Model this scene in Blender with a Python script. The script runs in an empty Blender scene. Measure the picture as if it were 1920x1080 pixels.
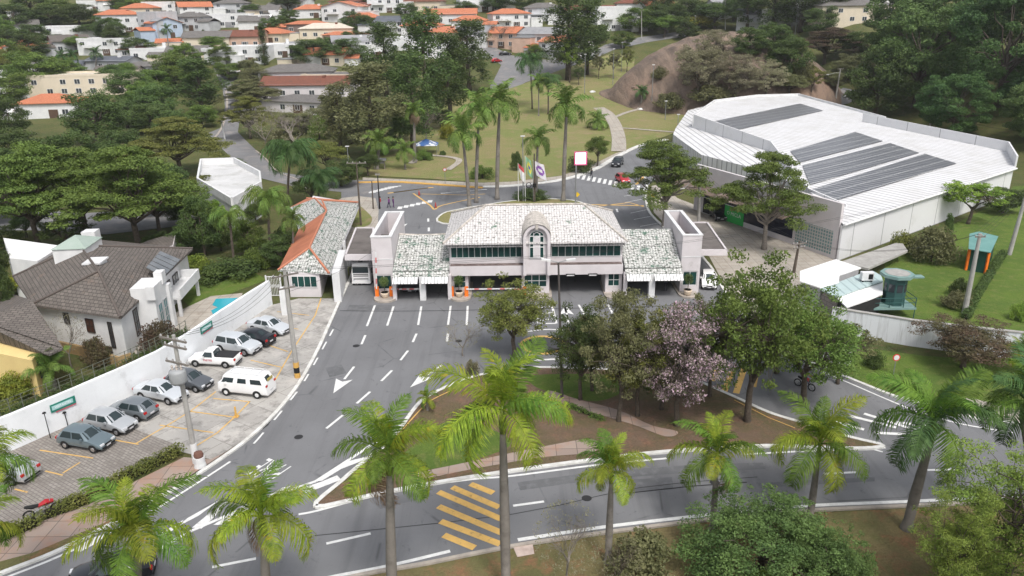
import bpy, bmesh, math, random
from mathutils import Vector, Matrix, noise
R=math.radians
random.seed(7)
scene=bpy.context.scene
C=bpy.data.collections.new('place'); scene.collection.children.link(C)
# ---------------- camera, sky, sun, exposure
CH=30.0; FL=1450.0; PITCH=R(20.1); ROLL=R(-0.72)
cam=bpy.data.cameras.new('camera'); co=bpy.data.objects.new('camera',cam); C.objects.link(co)
CM=Matrix.Rotation(math.pi/2-PITCH,4,'X')@Matrix.Rotation(ROLL,4,'Z')
co.matrix_world=Matrix.Translation((0,0,CH))@CM
cam.sensor_width=36; cam.lens=FL/1920*36; cam.clip_start=.5; cam.clip_end=4000
scene.camera=co
w=bpy.data.worlds.new('World'); scene.world=w; w.use_nodes=True
nt=w.node_tree; bg=nt.nodes['Background']
sky=nt.nodes.new('ShaderNodeTexSky'); sky.sky_type='NISHITA'; sky.sun_disc=False
SE,SR=R(56),R(158)
sky.sun_elevation=SE; sky.sun_rotation=SR; sky.air_density=1.0; sky.dust_density=4.0; sky.ozone_density=1.0
hs=nt.nodes.new('ShaderNodeHueSaturation'); hs.inputs['Saturation'].default_value=.35   # cloud deck: nearly colourless sky light
nt.links.new(sky.outputs[0],hs.inputs['Color']); nt.links.new(hs.outputs[0],bg.inputs[0]); bg.inputs[1].default_value=.135
sl=bpy.data.lights.new('sun','SUN'); sl.energy=1.5; sl.angle=R(12); sl.color=(1,.96,.9)
so=bpy.data.objects.new('sun',sl); C.objects.link(so)
so.rotation_euler=(math.pi/2-SE,0,math.pi-SR)
so.location=(0,0,100)
vs=scene.view_settings; vs.view_transform='Standard'; vs.look='None'; vs.gamma=1; vs.exposure=0.58
scene.render.resolution_x=1024; scene.render.resolution_y=576
# ---------------- terrain and the photograph's survey (pixel of the 1920 px photograph -> place on the land)
def sst(a,b,x):
    t=min(1,max(0,(x-a)/(b-a))); return t*t*(3-2*t)
RKX,RKY=63.0,232.0
def hbase(x,y):   # the land without the granite dome
    t=max(0,y-150); h=t*t*.0006 if t<150 else 13.5+(t-150)*.18
    return h+10*sst(95,130,x)*sst(120,185,y)
def hgt(x,y):
    h=hbase(x,y)
    d=math.hypot((x-RKX)/34,(y-RKY)/27)
    if d<1: h+=16.5*(1-d**2.2)**.9
    return h
def ray(px,py):
    return CM.to_3x3()@Vector(((px-960)/FL,-(py-540)/FL,-1))
def Z(px,py,z=0.0):
    d=ray(px,py); t=(z-CH)/d.z; return Vector((d.x*t,d.y*t,z))
def W(px,py,Y):
    d=ray(px,py); t=Y/d.y; return Vector((d.x*t,Y,CH+d.z*t))
def T(px,py):
    d=ray(px,py); d=d/d.y; lo=20.0
    y=20.0
    while y<900:
        p=d*y; 
        if CH+p.z<=hgt(p.x,p.y): break
        y+=2.0
    a,b=y-2,y
    for _ in range(18):
        m=(a+b)/2; p=d*m
        if CH+p.z<=hgt(p.x,p.y): b=m
        else: a=m
    p=d*b; return Vector((p.x,p.y,hgt(p.x,p.y)))
def ppm(P):   # pixels per metre at a place
    v=CM.to_3x3().transposed()@(P-Vector((0,0,CH))); return FL/-v.z
# ---------------- helpers
def tag(o,label=None,cat=None,group=None,kind=None):
    if label: o['label']=label
    if cat: o['category']=cat
    if group: o['group']=group
    if kind: o['kind']=kind
    return o
def thing(name,label,cat,loc=(0,0,0),rz=0,group=None,scale=None):
    o=bpy.data.objects.new(name,None); C.objects.link(o); o.location=loc; o.rotation_euler=(0,0,rz)
    o.empty_display_size=.3
    if scale: o.scale=scale
    return tag(o,label,cat,group)
class MB:
    def __init__(s): s.v=[]; s.f=[]; s.m=[]; s.M=Matrix()
    def add(s,vs,fs,m=0):
        b=len(s.v); s.v+=[tuple(s.M@Vector(p)) for p in vs]; s.f+=[tuple(b+i for i in f) for f in fs]; s.m+=[m]*len(fs); return s
    def box(s,x0,x1,y0,y1,z0,z1,m=0):
        return s.add([(x0,y0,z0),(x1,y0,z0),(x1,y1,z0),(x0,y1,z0),(x0,y0,z1),(x1,y0,z1),(x1,y1,z1),(x0,y1,z1)],
            [(0,3,2,1),(4,5,6,7),(0,1,5,4),(1,2,6,5),(2,3,7,6),(3,0,4,7)],m)
    def prism(s,poly,z0,z1,m=0,top=None):
        n=len(poly); A=0
        for i in range(n): A+=poly[i][0]*poly[(i+1)%n][1]-poly[(i+1)%n][0]*poly[i][1]
        if A<0: poly=poly[::-1]
        z1s=[z1(p[0],p[1]) if callable(z1) else z1 for p in poly]; z0s=[z0(p[0],p[1]) if callable(z0) else z0 for p in poly]
        vs=[(p[0],p[1],z) for p,z in zip(poly,z0s)]+[(p[0],p[1],z) for p,z in zip(poly,z1s)]
        s.add(vs,[tuple(range(n-1,-1,-1))]+[(i,(i+1)%n,n+(i+1)%n,n+i) for i in range(n)],m)
        s.add([v for v in vs[n:]],[tuple(range(n))],m if top is None else top); return s
    def quad(s,a,b,c,d,m=0): return s.add([a,b,c,d],[(0,1,2,3)],m)
    def tube(s,pts,rad,n=8,m=0,cap=True):
        pts=[Vector(p) for p in pts]
        if not isinstance(rad,(list,tuple)): rad=[rad]*len(pts)
        vs=[];fs=[]; up=None
        for i,p in enumerate(pts):
            t=(pts[min(i+1,len(pts)-1)]-pts[max(i-1,0)])
            if t.length<1e-6: t=Vector((0,0,1))
            t.normalize()
            if up is None: up=Vector((1,0,0)) if abs(t.x)<.9 else Vector((0,1,0))
            a=(up-t*up.dot(t)).normalized(); b=t.cross(a); up=a
            for k in range(n):
                w_=2*math.pi*k/n; vs.append(p+(a*math.cos(w_)+b*math.sin(w_))*rad[i])
        for i in range(len(pts)-1):
            for k in range(n): fs.append((i*n+k,i*n+(k+1)%n,(i+1)*n+(k+1)%n,(i+1)*n+k))
        if cap: fs+= [tuple(range(n-1,-1,-1)),tuple((len(pts)-1)*n+k for k in range(n))]
        return s.add(vs,fs,m)
    def cyl(s,x,y,z0,z1,r0,r1=None,n=12,m=0): return s.tube([(x,y,z0),(x,y,z1)],[r0,r0 if r1 is None else r1],n,m)
    def lathe(s,prof,n=16,m=0,x=0,y=0):
        return s.tube([(x,y,z) for r,z in prof],[r for r,z in prof],n,m)
    def mesh(s,name,mats,smooth=False,uv=True):
        me=bpy.data.meshes.new(name); me.from_pydata(s.v,[],s.f)
        for mt in (mats if isinstance(mats,(list,tuple)) else [mats]): me.materials.append(mt)
        me.polygons.foreach_set('material_index',s.m)
        if smooth: me.polygons.foreach_set('use_smooth',[True]*len(s.f))
        if uv:
            u=me.uv_layers.new(name='UVMap'); 
            for p in me.polygons:
                n=p.normal; a=Vector((0,0,1)).cross(n)
                a=Vector((1,0,0)) if a.length<.02 else a.normalized()
                b=n.cross(a)
                for li in p.loop_indices:
                    c=me.vertices[me.loops[li].vertex_index].co; u.data[li].uv=(c.dot(a),c.dot(b))
        me.update(); return me
    def build(s,name,mats,parent=None,smooth=False,uv=True,loc=None,label=None):
        o=bpy.data.objects.new(name,s.mesh(name,mats,smooth,uv)); C.objects.link(o)
        if parent: o.parent=parent
        if loc: o.location=loc
        if label: o['label']=label
        return o
def xf(loc=(0,0,0),rz=0,rx=0,ry=0,sc=1): 
    return Matrix.Translation(loc)@Matrix.Rotation(rz,4,'Z')@Matrix.Rotation(ry,4,'Y')@Matrix.Rotation(rx,4,'X')@Matrix.Diagonal((sc,sc,sc,1))
def cop(o,parent,loc=None,rz=None,name=None):
    c=o.copy(); C.objects.link(c); c.parent=parent
    if loc is not None: c.location=loc
    if rz is not None: c.rotation_euler=(0,0,rz)
    return c
def setmat(o,m,slot=0):
    o.material_slots[slot].link='OBJECT'; o.material_slots[slot].material=m
# ---------------- materials
def nodes(name):
    m=bpy.data.materials.new(name); m.use_nodes=True; n=m.node_tree; b=n.nodes['Principled BSDF']; return m,n,b
def col(c): return (*c,1)
def mixn(n,fac,a,b,bt='MIX'):
    x=n.nodes.new('ShaderNodeMix'); x.data_type='RGBA'; x.blend_type=bt
    if isinstance(fac,(int,float)): x.inputs[0].default_value=fac
    else: n.links.new(fac,x.inputs[0])
    for i,v in ((6,a),(7,b)):
        if isinstance(v,tuple): x.inputs[i].default_value=col(v) if len(v)==3 else v
        else: n.links.new(v,x.inputs[i])
    return x.outputs[2]
def ramp(n,fac,lo,hi,a=0,b=1):
    x=n.nodes.new('ShaderNodeMapRange'); n.links.new(fac,x.inputs[0]); 
    for i,v in zip((1,2,3,4),(lo,hi,a,b)): x.inputs[i].default_value=v
    return x.outputs[0]
def noi(n,vec,scale,detail=4,rough=.6,dist=0):
    x=n.nodes.new('ShaderNodeTexNoise'); x.inputs['Scale'].default_value=scale; x.inputs['Detail'].default_value=detail
    x.inputs['Roughness'].default_value=rough; x.inputs['Distortion'].default_value=dist
    if vec is not None: n.links.new(vec,x.inputs['Vector'])
    return x.outputs[0]
def coord(n,k='Object'):
    return n.nodes.new('ShaderNodeTexCoord').outputs[k]
def bump(n,b,h,s=.3,d=.02):
    x=n.nodes.new('ShaderNodeBump'); x.inputs['Strength'].default_value=s; x.inputs['Distance'].default_value=d
    n.links.new(h,x.inputs['Height']); n.links.new(x.outputs[0],b.inputs['Normal'])
_mc={}
def P(name,c1,c2=None,scale=1.0,rough=.8,metal=0,lo=.35,hi=.65,c3=None,s3=.15,lo3=.5,hi3=.7,bmp=0,spec=.3,coat=0):
    if name in _mc: return _mc[name]
    m,n,b=nodes(name); c2=c2 or tuple(x*.85 for x in c1); v=coord(n)
    c=mixn(n,ramp(n,noi(n,v,scale),lo,hi),c1,c2)
    if c3: c=mixn(n,ramp(n,noi(n,v,s3,5,.65),lo3,hi3),c,c3)
    n.links.new(c,b.inputs['Base Color']); b.inputs['Roughness'].default_value=rough; b.inputs['Metallic'].default_value=metal
    b.inputs['Specular IOR Level'].default_value=spec
    if coat: b.inputs['Coat Weight'].default_value=coat; b.inputs['Coat Roughness'].default_value=.08
    if bmp: bump(n,b,noi(n,v,scale*6),.4,bmp)
    _mc[name]=m; return m
def brickmat(name,c1,c2,mortar,bw,bh,ms=.02,moss=None,mlo=.5,mhi=.6,mscale=.35,dark=None,dlo=.55,dhi=.7,dscale=.8,rough=.85,off=.5,vec='UV',bmp=.02,rot=0,mdet=8,mrough=.75,cs=(1,1,1)):
    m,n,b=nodes(name); v=coord(n,vec)
    mp=n.nodes.new('ShaderNodeMapping'); mp.inputs['Rotation'].default_value=(0,0,rot); n.links.new(v,mp.inputs[0])
    t=n.nodes.new('ShaderNodeTexBrick'); n.links.new(mp.outputs[0],t.inputs['Vector'])
    t.inputs['Scale'].default_value=1; t.inputs['Brick Width'].default_value=bw; t.inputs['Row Height'].default_value=bh
    t.inputs['Mortar Size'].default_value=ms; t.inputs['Mortar Smooth'].default_value=.4; t.offset=off
    for k,c_ in (('Color1',c1),('Color2',c2),('Mortar',mortar)): t.inputs[k].default_value=col(c_)
    c=t.outputs[0]
    if dark: c=mixn(n,ramp(n,noi(n,v,dscale,6,.7),dlo,dhi),c,dark)
    if moss:
        a=noi(n,v,mscale,mdet,mrough); c=mixn(n,ramp(n,a,mlo,mhi),c,moss)
    n.links.new(c,b.inputs['Base Color']); b.inputs['Roughness'].default_value=rough; b.inputs['Specular IOR Level'].default_value=.25
    if bmp:
        i=n.nodes.new('ShaderNodeMath'); i.operation='SUBTRACT'; i.inputs[0].default_value=1; n.links.new(t.outputs['Fac'],i.inputs[1]); bump(n,b,i.outputs[0],.6,bmp)
    return m
def leafmat(name,c1,c2,c3=None,f3=.72,sc=.45,trans=.25):
    m,n,b=nodes(name); v=coord(n); oi=n.nodes.new('ShaderNodeObjectInfo')
    va=n.nodes.new('ShaderNodeVectorMath'); va.operation='ADD'; n.links.new(v,va.inputs[0])
    vm=n.nodes.new('ShaderNodeVectorMath'); vm.operation='SCALE'; n.links.new(oi.outputs['Location'],vm.inputs[0]); vm.inputs[3].default_value=.37
    n.links.new(vm.outputs[0],va.inputs[1]); v=va.outputs[0]
    c=mixn(n,ramp(n,noi(n,v,sc,3),.36,.64),c1,c2)
    c=mixn(n,ramp(n,noi(n,v,5,2),.4,.75,0,.55),c,tuple(min(1,x*1.7) for x in c2))
    if c3: c=mixn(n,ramp(n,noi(n,v,sc*1.6,4,.7),f3-.08,f3),c,c3)
    h=n.nodes.new('ShaderNodeHueSaturation'); n.links.new(c,h.inputs['Color'])
    n.links.new(ramp(n,oi.outputs['Random'],0,1,.8,1.2),h.inputs['Value']); n.links.new(ramp(n,oi.outputs['Random'],0,1,.488,.512),h.inputs['Hue'])
    n.links.new(h.outputs[0],b.inputs['Base Color']); b.inputs['Roughness'].default_value=.6; b.inputs['Specular IOR Level'].default_value=.25
    tr=n.nodes.new('ShaderNodeBsdfTranslucent'); n.links.new(h.outputs[0],tr.inputs[0])
    mx=n.nodes.new('ShaderNodeMixShader'); mx.inputs[0].default_value=trans
    n.links.new(b.outputs[0],mx.inputs[1]); n.links.new(tr.outputs[0],mx.inputs[2]); n.links.new(mx.outputs[0],n.nodes['Material Output'].inputs[0])
    return m
white=P('white_paint',(.7,.7,.7),(.6,.605,.61),.7,.7,c3=(.5,.5,.47),s3=.25,lo3=.6,hi3=.85)
pinkw=P('pinkish_render',(.62,.585,.595),(.56,.525,.535),.6,.85,c3=(.34,.32,.3),s3=.5,lo3=.62,hi3=.85)
cream=P('cream_render',(.66,.58,.46),(.6,.53,.42),.5,.85)
grey=P('grey_render',(.42,.42,.43),(.34,.34,.35),.6,.85)
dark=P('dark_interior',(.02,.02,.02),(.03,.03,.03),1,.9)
black=P('black_plastic',(.015,.015,.016),None,1,.5)
tyre=P('tyre_rubber',(.02,.02,.02),None,3,.85)
rimm=P('rim_metal',(.5,.5,.52),None,3,.35,.8)
chrome=P('bright_metal',(.6,.6,.62),None,3,.25,.9)
glassd=P('tinted_glass',(.018,.028,.03),(.03,.045,.05),.5,.08,0,spec=.6)
glassg=P('green_glass',(.008,.03,.03),(.012,.06,.052),.8,.25,0,spec=.3)
glassb=P('window_glass',(.03,.035,.04),(.06,.07,.08),.6,.1,0,spec=.6)
concr=P('concrete',(.38,.37,.35),(.3,.29,.275),1.5,.9,c3=(.2,.19,.18),s3=.8,lo3=.55,hi3=.8)
bark=P('bark',(.07,.055,.042),(.12,.1,.08),4,.95,bmp=.03)
barkl=P('pale_bark',(.26,.23,.2),(.17,.15,.13),4,.95,bmp=.02)
steel=P('grey_steel',(.3,.31,.32),None,3,.5,.4)
orange=P('orange_paint',(.85,.2,.02),(.7,.15,.02),2,.5)
red=P('red_paint',(.5,.03,.03),None,2,.5)
roadw=P('road_paint_white',(.72,.72,.71),(.6,.6,.59),3,.7,c3=(.3,.3,.3),s3=2.5,lo3=.62,hi3=.8)
roady=P('road_paint_yellow',(.68,.42,.12),(.56,.36,.12),2,.7,c3=(.25,.17,.07),s3=2.2,lo3=.58,hi3=.75)
kerbw=P('kerb_white',(.68,.68,.66),(.52,.51,.48),1.5,.85,c3=(.3,.28,.25),s3=1.2,lo3=.58,hi3=.8)
kerby=P('kerb_yellow',(.62,.36,.08),(.5,.3,.1),1.5,.85)
kerbg=P('kerb_grey',(.42,.37,.32),(.3,.27,.24),1.5,.9)
tilegreen=brickmat('mossy_white_tile',(.62,.62,.6),(.53,.53,.51),(.2,.2,.19),.3,.42,.03,moss=(.06,.13,.09),mlo=.535,mhi=.59,mscale=.6,dark=(.09,.1,.085),dlo=.505,dhi=.57,dscale=3.6,off=0,mdet=10,mrough=.8)
tilewhite=brickmat('white_tile_grid',(.66,.64,.63),(.57,.55,.545),(.28,.27,.26),.3,.42,.03,moss=(.08,.16,.11),mlo=.6,mhi=.65,mscale=.4,dark=(.17,.16,.15),dlo=.54,dhi=.6,dscale=3.4,mdet=10,mrough=.8,off=0)
tiledark=brickmat('dark_tile',(.17,.15,.135),(.125,.11,.1),(.05,.045,.04),.5,.33,.03,dark=(.2,.15,.12),dlo=.58,dhi=.75,dscale=.5,bmp=.04)
terra=brickmat('terracotta_tile',(.58,.22,.12),(.5,.18,.095),(.2,.07,.04),.3,.4,.03,dark=(.28,.1,.06),dlo=.55,dhi=.8,dscale=.6)
terraold=brickmat('old_red_tile',(.24,.09,.06),(.19,.075,.05),(.08,.04,.03),.3,.4,.03,dark=(.1,.06,.05),dlo=.5,dhi=.75,dscale=.5)
terrapl=P('smooth_terracotta',(.48,.18,.1),(.38,.14,.08),.5,.8)
tilegrey=brickmat('grey_tile',(.2,.19,.18),(.15,.14,.135),(.07,.065,.06),.4,.35,.03,dark=(.09,.085,.08),dlo=.5,dhi=.8,dscale=.5)
def corr(name,c1,c2,per=.9,axis='Y',dirt=(.4,.38,.33),rough=.6,dlo=.55,dhi=.85):
    m,n,b=nodes(name); v=coord(n,'UV'); s=n.nodes.new('ShaderNodeSeparateXYZ'); n.links.new(v,s.inputs[0])
    mo=n.nodes.new('ShaderNodeMath'); mo.operation='PINGPONG'; n.links.new(s.outputs[axis],mo.inputs[0]); mo.inputs[1].default_value=per/2
    f=ramp(n,mo.outputs[0],per*.04,per*.13); c=mixn(n,f,c2,c1)
    c=mixn(n,ramp(n,noi(n,v,.25,6,.7),dlo,dhi,0,.8),c,dirt)
    mp=n.nodes.new('ShaderNodeMapping'); mp.inputs['Scale'].default_value=(1.4,.12,1); n.links.new(v,mp.inputs[0]); c=mixn(n,ramp(n,noi(n,mp.outputs[0],1,6,.75),.54,.75,0,.55),c,tuple(x*.7 for x in dirt))
    n.links.new(c,b.inputs['Base Color']); b.inputs['Roughness'].default_value=rough; b.inputs['Specular IOR Level'].default_value=.3
    return m
roofwhite=corr('white_sheet_roof',(.66,.66,.67),(.25,.25,.27),1.3,'X',dirt=(.42,.41,.38),dlo=.45,dhi=.85)
roofteal=corr('pale_teal_sheet_roof',(.42,.52,.52),(.28,.36,.37),1.0,'X',dirt=(.35,.4,.38))
flatroof=P('flat_roof_felt',(.12,.105,.1),(.16,.145,.135),.6,.95,c3=(.07,.065,.06),s3=.5,lo3=.55,hi3=.75)
awn=corr('striped_awning',(.8,.8,.8),(.05,.05,.06),.36,'X',dlo=.8,dhi=1)
# ground materials
asph=None
def asphmat():
    m,n,b=nodes('asphalt'); v=coord(n)
    c=mixn(n,ramp(n,noi(n,v,.12,5,.6),.35,.65),(.175,.178,.186),(.135,.137,.143))
    c=mixn(n,ramp(n,noi(n,v,.9,6,.75,.5),.6,.72,0,.7),c,(.05,.05,.052))
    mp=n.nodes.new('ShaderNodeMapping'); mp.inputs['Scale'].default_value=(1.6,.07,1); mp.inputs['Rotation'].default_value=(0,0,R(-35)); n.links.new(v,mp.inputs[0])
    c=mixn(n,ramp(n,noi(n,mp.outputs[0],.6,4,.6),.5,.75,0,.5),c,(.07,.07,.073))
    c=mixn(n,ramp(n,noi(n,v,60,2,.5),.3,.8,0,.35),c,(.24,.24,.25))
    vo=n.nodes.new('ShaderNodeTexVoronoi'); vo.feature='DISTANCE_TO_EDGE'; vo.inputs['Scale'].default_value=.13; n.links.new(mixn(n,.16,v,n.nodes.new('ShaderNodeTexNoise').outputs[1]) if 0 else v,vo.inputs['Vector'])
    ck=ramp(n,vo.outputs[0],.0,.012,.55,0); mk_=ramp(n,noi(n,v,.3,3),.5,.6); mu=n.nodes.new('ShaderNodeMath'); mu.operation='MULTIPLY'; n.links.new(ck,mu.inputs[0]); n.links.new(mk_,mu.inputs[1]); c=mixn(n,mu.outputs[0],c,(.04,.04,.042))
    c=mixn(n,ramp(n,noi(n,v,2.5,6,.8,.3),.64,.7,0,.6),c,(.06,.06,.062))
    n.links.new(c,b.inputs['Base Color']); b.inputs['Roughness'].default_value=.85; b.inputs['Specular IOR Level'].default_value=.3
    bump(n,b,noi(n,v,45,2),.3,.01); return m
asph=asphmat()
def groundmat(name,stops,sc=.12,sc2=1.2,fine=9,c_f=None,lo=.3,hi=.7):
    m,n,b=nodes(name); v=coord(n)
    c=mixn(n,ramp(n,noi(n,v,sc,6,.65),.42,.58),stops[0],stops[1])
    c=mixn(n,ramp(n,noi(n,v,sc2,6,.7,.3),.5,.68),c,stops[2])
    c=mixn(n,ramp(n,noi(n,v,fine,4,.7),lo,hi,0,.6),c,c_f or tuple(x*.5 for x in stops[0]))
    n.links.new(c,b.inputs['Base Color']); b.inputs['Roughness'].default_value=.95; b.inputs['Specular IOR Level'].default_value=.15
    bump(n,b,noi(n,v,fine*.5,5,.75),.9,.25); return m
g_base=groundmat('earth_and_grass',[(.13,.14,.05),(.08,.11,.035),(.17,.12,.07)])
g_lawn=groundmat('lawn',[(.27,.25,.11),(.2,.24,.075),(.33,.25,.15)],.05,.35,5)
g_green=groundmat('green_grass',[(.14,.21,.04),(.1,.165,.035),(.2,.22,.07)],.15,.9,7)
g_drygrass=groundmat('worn_verge_grass',[(.25,.2,.1),(.17,.17,.07),(.36,.17,.1)],.18,.6,7)
g_red=groundmat('leaf_strewn_soil',[(.2,.14,.1),(.14,.125,.06),(.27,.15,.1)],.2,1.1,6)
g_pave=brickmat('pinkish_paving_slabs',(.34,.27,.23),(.28,.22,.19),(.13,.11,.09),1.5,1.5,.03,dark=(.36,.2,.13),dlo=.5,dhi=.75,dscale=.35,vec='Object',bmp=.01,off=0)
g_lot=brickmat('stained_concrete_slabs',(.41,.395,.37),(.33,.315,.295),(.2,.19,.175),2.5,2.5,.03,moss=(.14,.13,.12),mlo=.5,mhi=.72,mscale=.7,dark=(.48,.455,.425),dlo=.5,dhi=.65,dscale=.5,vec='Object',bmp=.01,off=0,rot=R(33))
g_cobble=brickmat('grey_paving_blocks',(.3,.275,.25),(.24,.22,.2),(.1,.09,.08),.42,.24,.02,dark=(.17,.15,.135),dlo=.45,dhi=.7,dscale=.5,vec='Object',rot=R(33))
g_side=brickmat('light_paving',(.42,.38,.33),(.36,.33,.29),(.2,.18,.16),1.2,1.2,.03,dark=(.26,.22,.18),dlo=.5,dhi=.75,dscale=.6,vec='Object',bmp=.01,off=0)
g_street=P('far_asphalt',(.2,.2,.205),(.15,.15,.155),.15,.9,c3=(.27,.25,.24),s3=.3)
# ---------------- ground sheets, kerbs, road paint
def smooth(pts,k=6,closed=False):
    pts=[Vector(p) for p in pts]; n=len(pts); out=[]
    for i in range(n if closed else n-1):
        p0=pts[(i-1)%n] if closed or i>0 else pts[0]; p1=pts[i]; p2=pts[(i+1)%n]; p3=pts[(i+2)%n] if closed or i<n-2 else pts[-1]
        for j in range(k):
            t=j/k; out.append(.5*((2*p1)+(p2-p0)*t+(2*p0-5*p1+4*p2-p3)*t*t+(3*p1-p0-3*p2+p3)*t**3))
    if not closed: out.append(pts[-1])
    return out
def drape(name,poly,mat,off,grid=5.0,land=False):
    bm=bmesh.new(); vs=[bm.verts.new((p.x,p.y,0)) for p in poly]; bm.faces.new(vs)
    if max(p.y for p in poly)>140 or max(p.x for p in poly)>90:
        for ax in (0,1):
            lo=min(p[ax] for p in poly); hi=max(p[ax] for p in poly); g=math.ceil(lo/grid)*grid
            while g<hi:
                co_=[0,0,0]; no=[0,0,0]; co_[ax]=g; no[ax]=1
                bmesh.ops.bisect_plane(bm,geom=bm.verts[:]+bm.edges[:]+bm.faces[:],plane_co=co_,plane_no=no); g+=grid
    for v in bm.verts: v.co.z=(hbase if land else hgt)(v.co.x,v.co.y)+off
    bmesh.ops.triangulate(bm,faces=bm.faces[:])
    for f in bm.faces:
        f.normal_update()
        if f.normal.z<0: f.normal_flip()
    me=bpy.data.meshes.new(name); bm.to_mesh(me); bm.free(); me.materials.append(mat)
    o=bpy.data.objects.new(name,me); C.objects.link(o); return tag(o,kind='structure')
def sheet(name,px,mat,off,k=0,land=False):
    pts=[T(*p) for p in px]
    if k: pts=smooth(pts,k,True)
    return drape(name,pts,mat,off,land=land)
def ribbon(mb,pts,wd,z0,z1,m=0,side=0):
    n=len(pts); L=[];Rr=[]
    for i,p in enumerate(pts):
        t=pts[min(i+1,n-1)]-pts[max(i-1,0)]; t.z=0; t.normalize(); q=Vector((-t.y,t.x,0))
        a=p+q*wd*(.5+side*.5); b=p-q*wd*(.5-side*.5); L.append(a); Rr.append(b)
    for i in range(n-1):
        h=[hgt(v.x,v.y) for v in (L[i],Rr[i],L[i+1],Rr[i+1])]
        a,b,c,d=L[i],Rr[i],L[i+1],Rr[i+1]
        tops=[(a.x,a.y,h[0]+z1),(b.x,b.y,h[1]+z1),(d.x,d.y,h[3]+z1),(c.x,c.y,h[2]+z1)]
        if z0 is None: mb.add(tops,[(0,1,2,3)],m)
        else:
            bots=[(v[0],v[1],v[2]-z1+z0) for v in tops]
            fs=[(0,1,2,3),(0,3,7,4),(1,5,6,2)]
            if i==0: fs.append((0,4,5,1))
            if i==n-2: fs.append((2,6,7,3))
            mb.add(tops+bots,fs,m)
def line(mb,px,wd,z=.012,k=0,dash=None,m=0):
    if z<.03: z+=.022
    pts=[T(*p) for p in px]
    if k: pts=smooth(pts,k)
    if not dash: ribbon(mb,pts,wd,None,z,m); return
    on,offd=dash; seg=[]; run=0; acc=0; d=[]
    # resample
    rs=[pts[0]]
    for a,b in zip(pts,pts[1:]):
        L_=(b-a).length; k_=max(1,int(L_/.25))
        for j in range(1,k_+1): rs.append(a.lerp(b,j/k_))
    acc=0; cur=[rs[0]]
    for a,b in zip(rs,rs[1:]):
        acc+=(b-a).length; ph=acc%(on+offd)
        if ph<on: cur.append(b)
        else:
            if len(cur)>1: ribbon(mb,cur,wd,None,z,m)
            cur=[b]
    if len(cur)>1: ribbon(mb,cur,wd,None,z,m)
def poly(mb,px,z=.012,m=0):
    if z<.03: z+=.022
    pts=[T(*p) for p in px]; pts=[(p.x,p.y,p.z+z) for p in pts]
    A=sum(pts[i][0]*pts[(i+1)%len(pts)][1]-pts[(i+1)%len(pts)][0]*pts[i][1] for i in range(len(pts)))
    if A<0: pts=pts[::-1]
    mb.add(pts,[tuple(range(len(pts)))],m)
def flat(pts): return [Vector((p.x,p.y,0)) for p in pts]
# the land
bm=bmesh.new(); xs=[-700,-500,-400]+[-300+5*i for i in range(121)]+[400,500,700]; ys=[-60,-20,10]+[20+5*i for i in range(117)]+[650,750,900,1200]
gr=[[bm.verts.new((x,y,hbase(x,y))) for x in xs] for y in ys]
for j in range(len(ys)-1):
    for i in range(len(xs)-1): bm.faces.new((gr[j][i],gr[j][i+1],gr[j+1][i+1],gr[j+1][i]))
me=bpy.data.meshes.new('ground'); bm.to_mesh(me); bm.free(); me.materials.append(g_base)
go=bpy.data.objects.new('ground',me); C.objects.link(go); tag(go,kind='structure')
LK=[(668,490),(658,520),(635,570),(619,606),(591,667),(549,737),(480,812),(380,885),(278,947),(120,1030),(0,1078),(-160,1140)]   # left kerb
RK=[(1296,440),(1313,477),(1335,505),(1360,549),(1400,600),(1451,650),(1540,689),(1662,739),(1707,751),(1800,778),(1870,792),(2100,815)]
LOW=[(400,1170),(600,1100),(700,1075),(800,1058),(960,1026),(1138,1000),(1330,976),(1440,966),(1532,958),(1701,950),(1920,940),(2200,930)]
road=smooth([T(*p) for p in LK],5)+smooth([T(*p) for p in LOW],5)+smooth([T(*p) for p in RK[::-1]],5)
drape('road',road,asph,.02)
back=[(640,470),(640,340),(700,338),(808,344),(905,351),(960,349),(1052,338),(1115,318),(1154,296),(1199,274),(1290,262),(1330,300),(1240,330),(1213,349),(1211,371),(1218,399),(1250,430),(1320,480),(1330,500),(640,500)]
drape('roundabout_road',[T(*p) for p in back],asph,.028)
# left branch of the roundabout and the streets of the neighbourhood
sheet('street',[(700,338),(690,366),(560,352),(470,330),(400,262),(390,250),(414,240),(422,200),(416,160),(400,128),(428,122),(450,148),(452,200),(446,248),(480,282),(520,322),(610,338)],g_street,.06)
sheet('street',[(-60,398),(60,392),(160,400),(300,392),(400,360),(420,330),(470,330),(440,380),(330,425),(200,440),(60,432),(-60,436)],g_street,.05)
sheet('street',[(908,180),(925,152),(940,122),(905,96),(880,60),(900,40),(925,88),(960,104),(1010,112),(1055,112),(1110,98),(1135,84),(1200,70),(1300,56),(1302,66),(1210,80),(1150,94),(1115,110),(1060,128),(985,155),(950,175)],g_street,.07)
sheet('street',[(1500,215),(1530,190),(1580,165),(1610,170),(1600,190),(1560,205),(1530,222)],g_street,.07)
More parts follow.
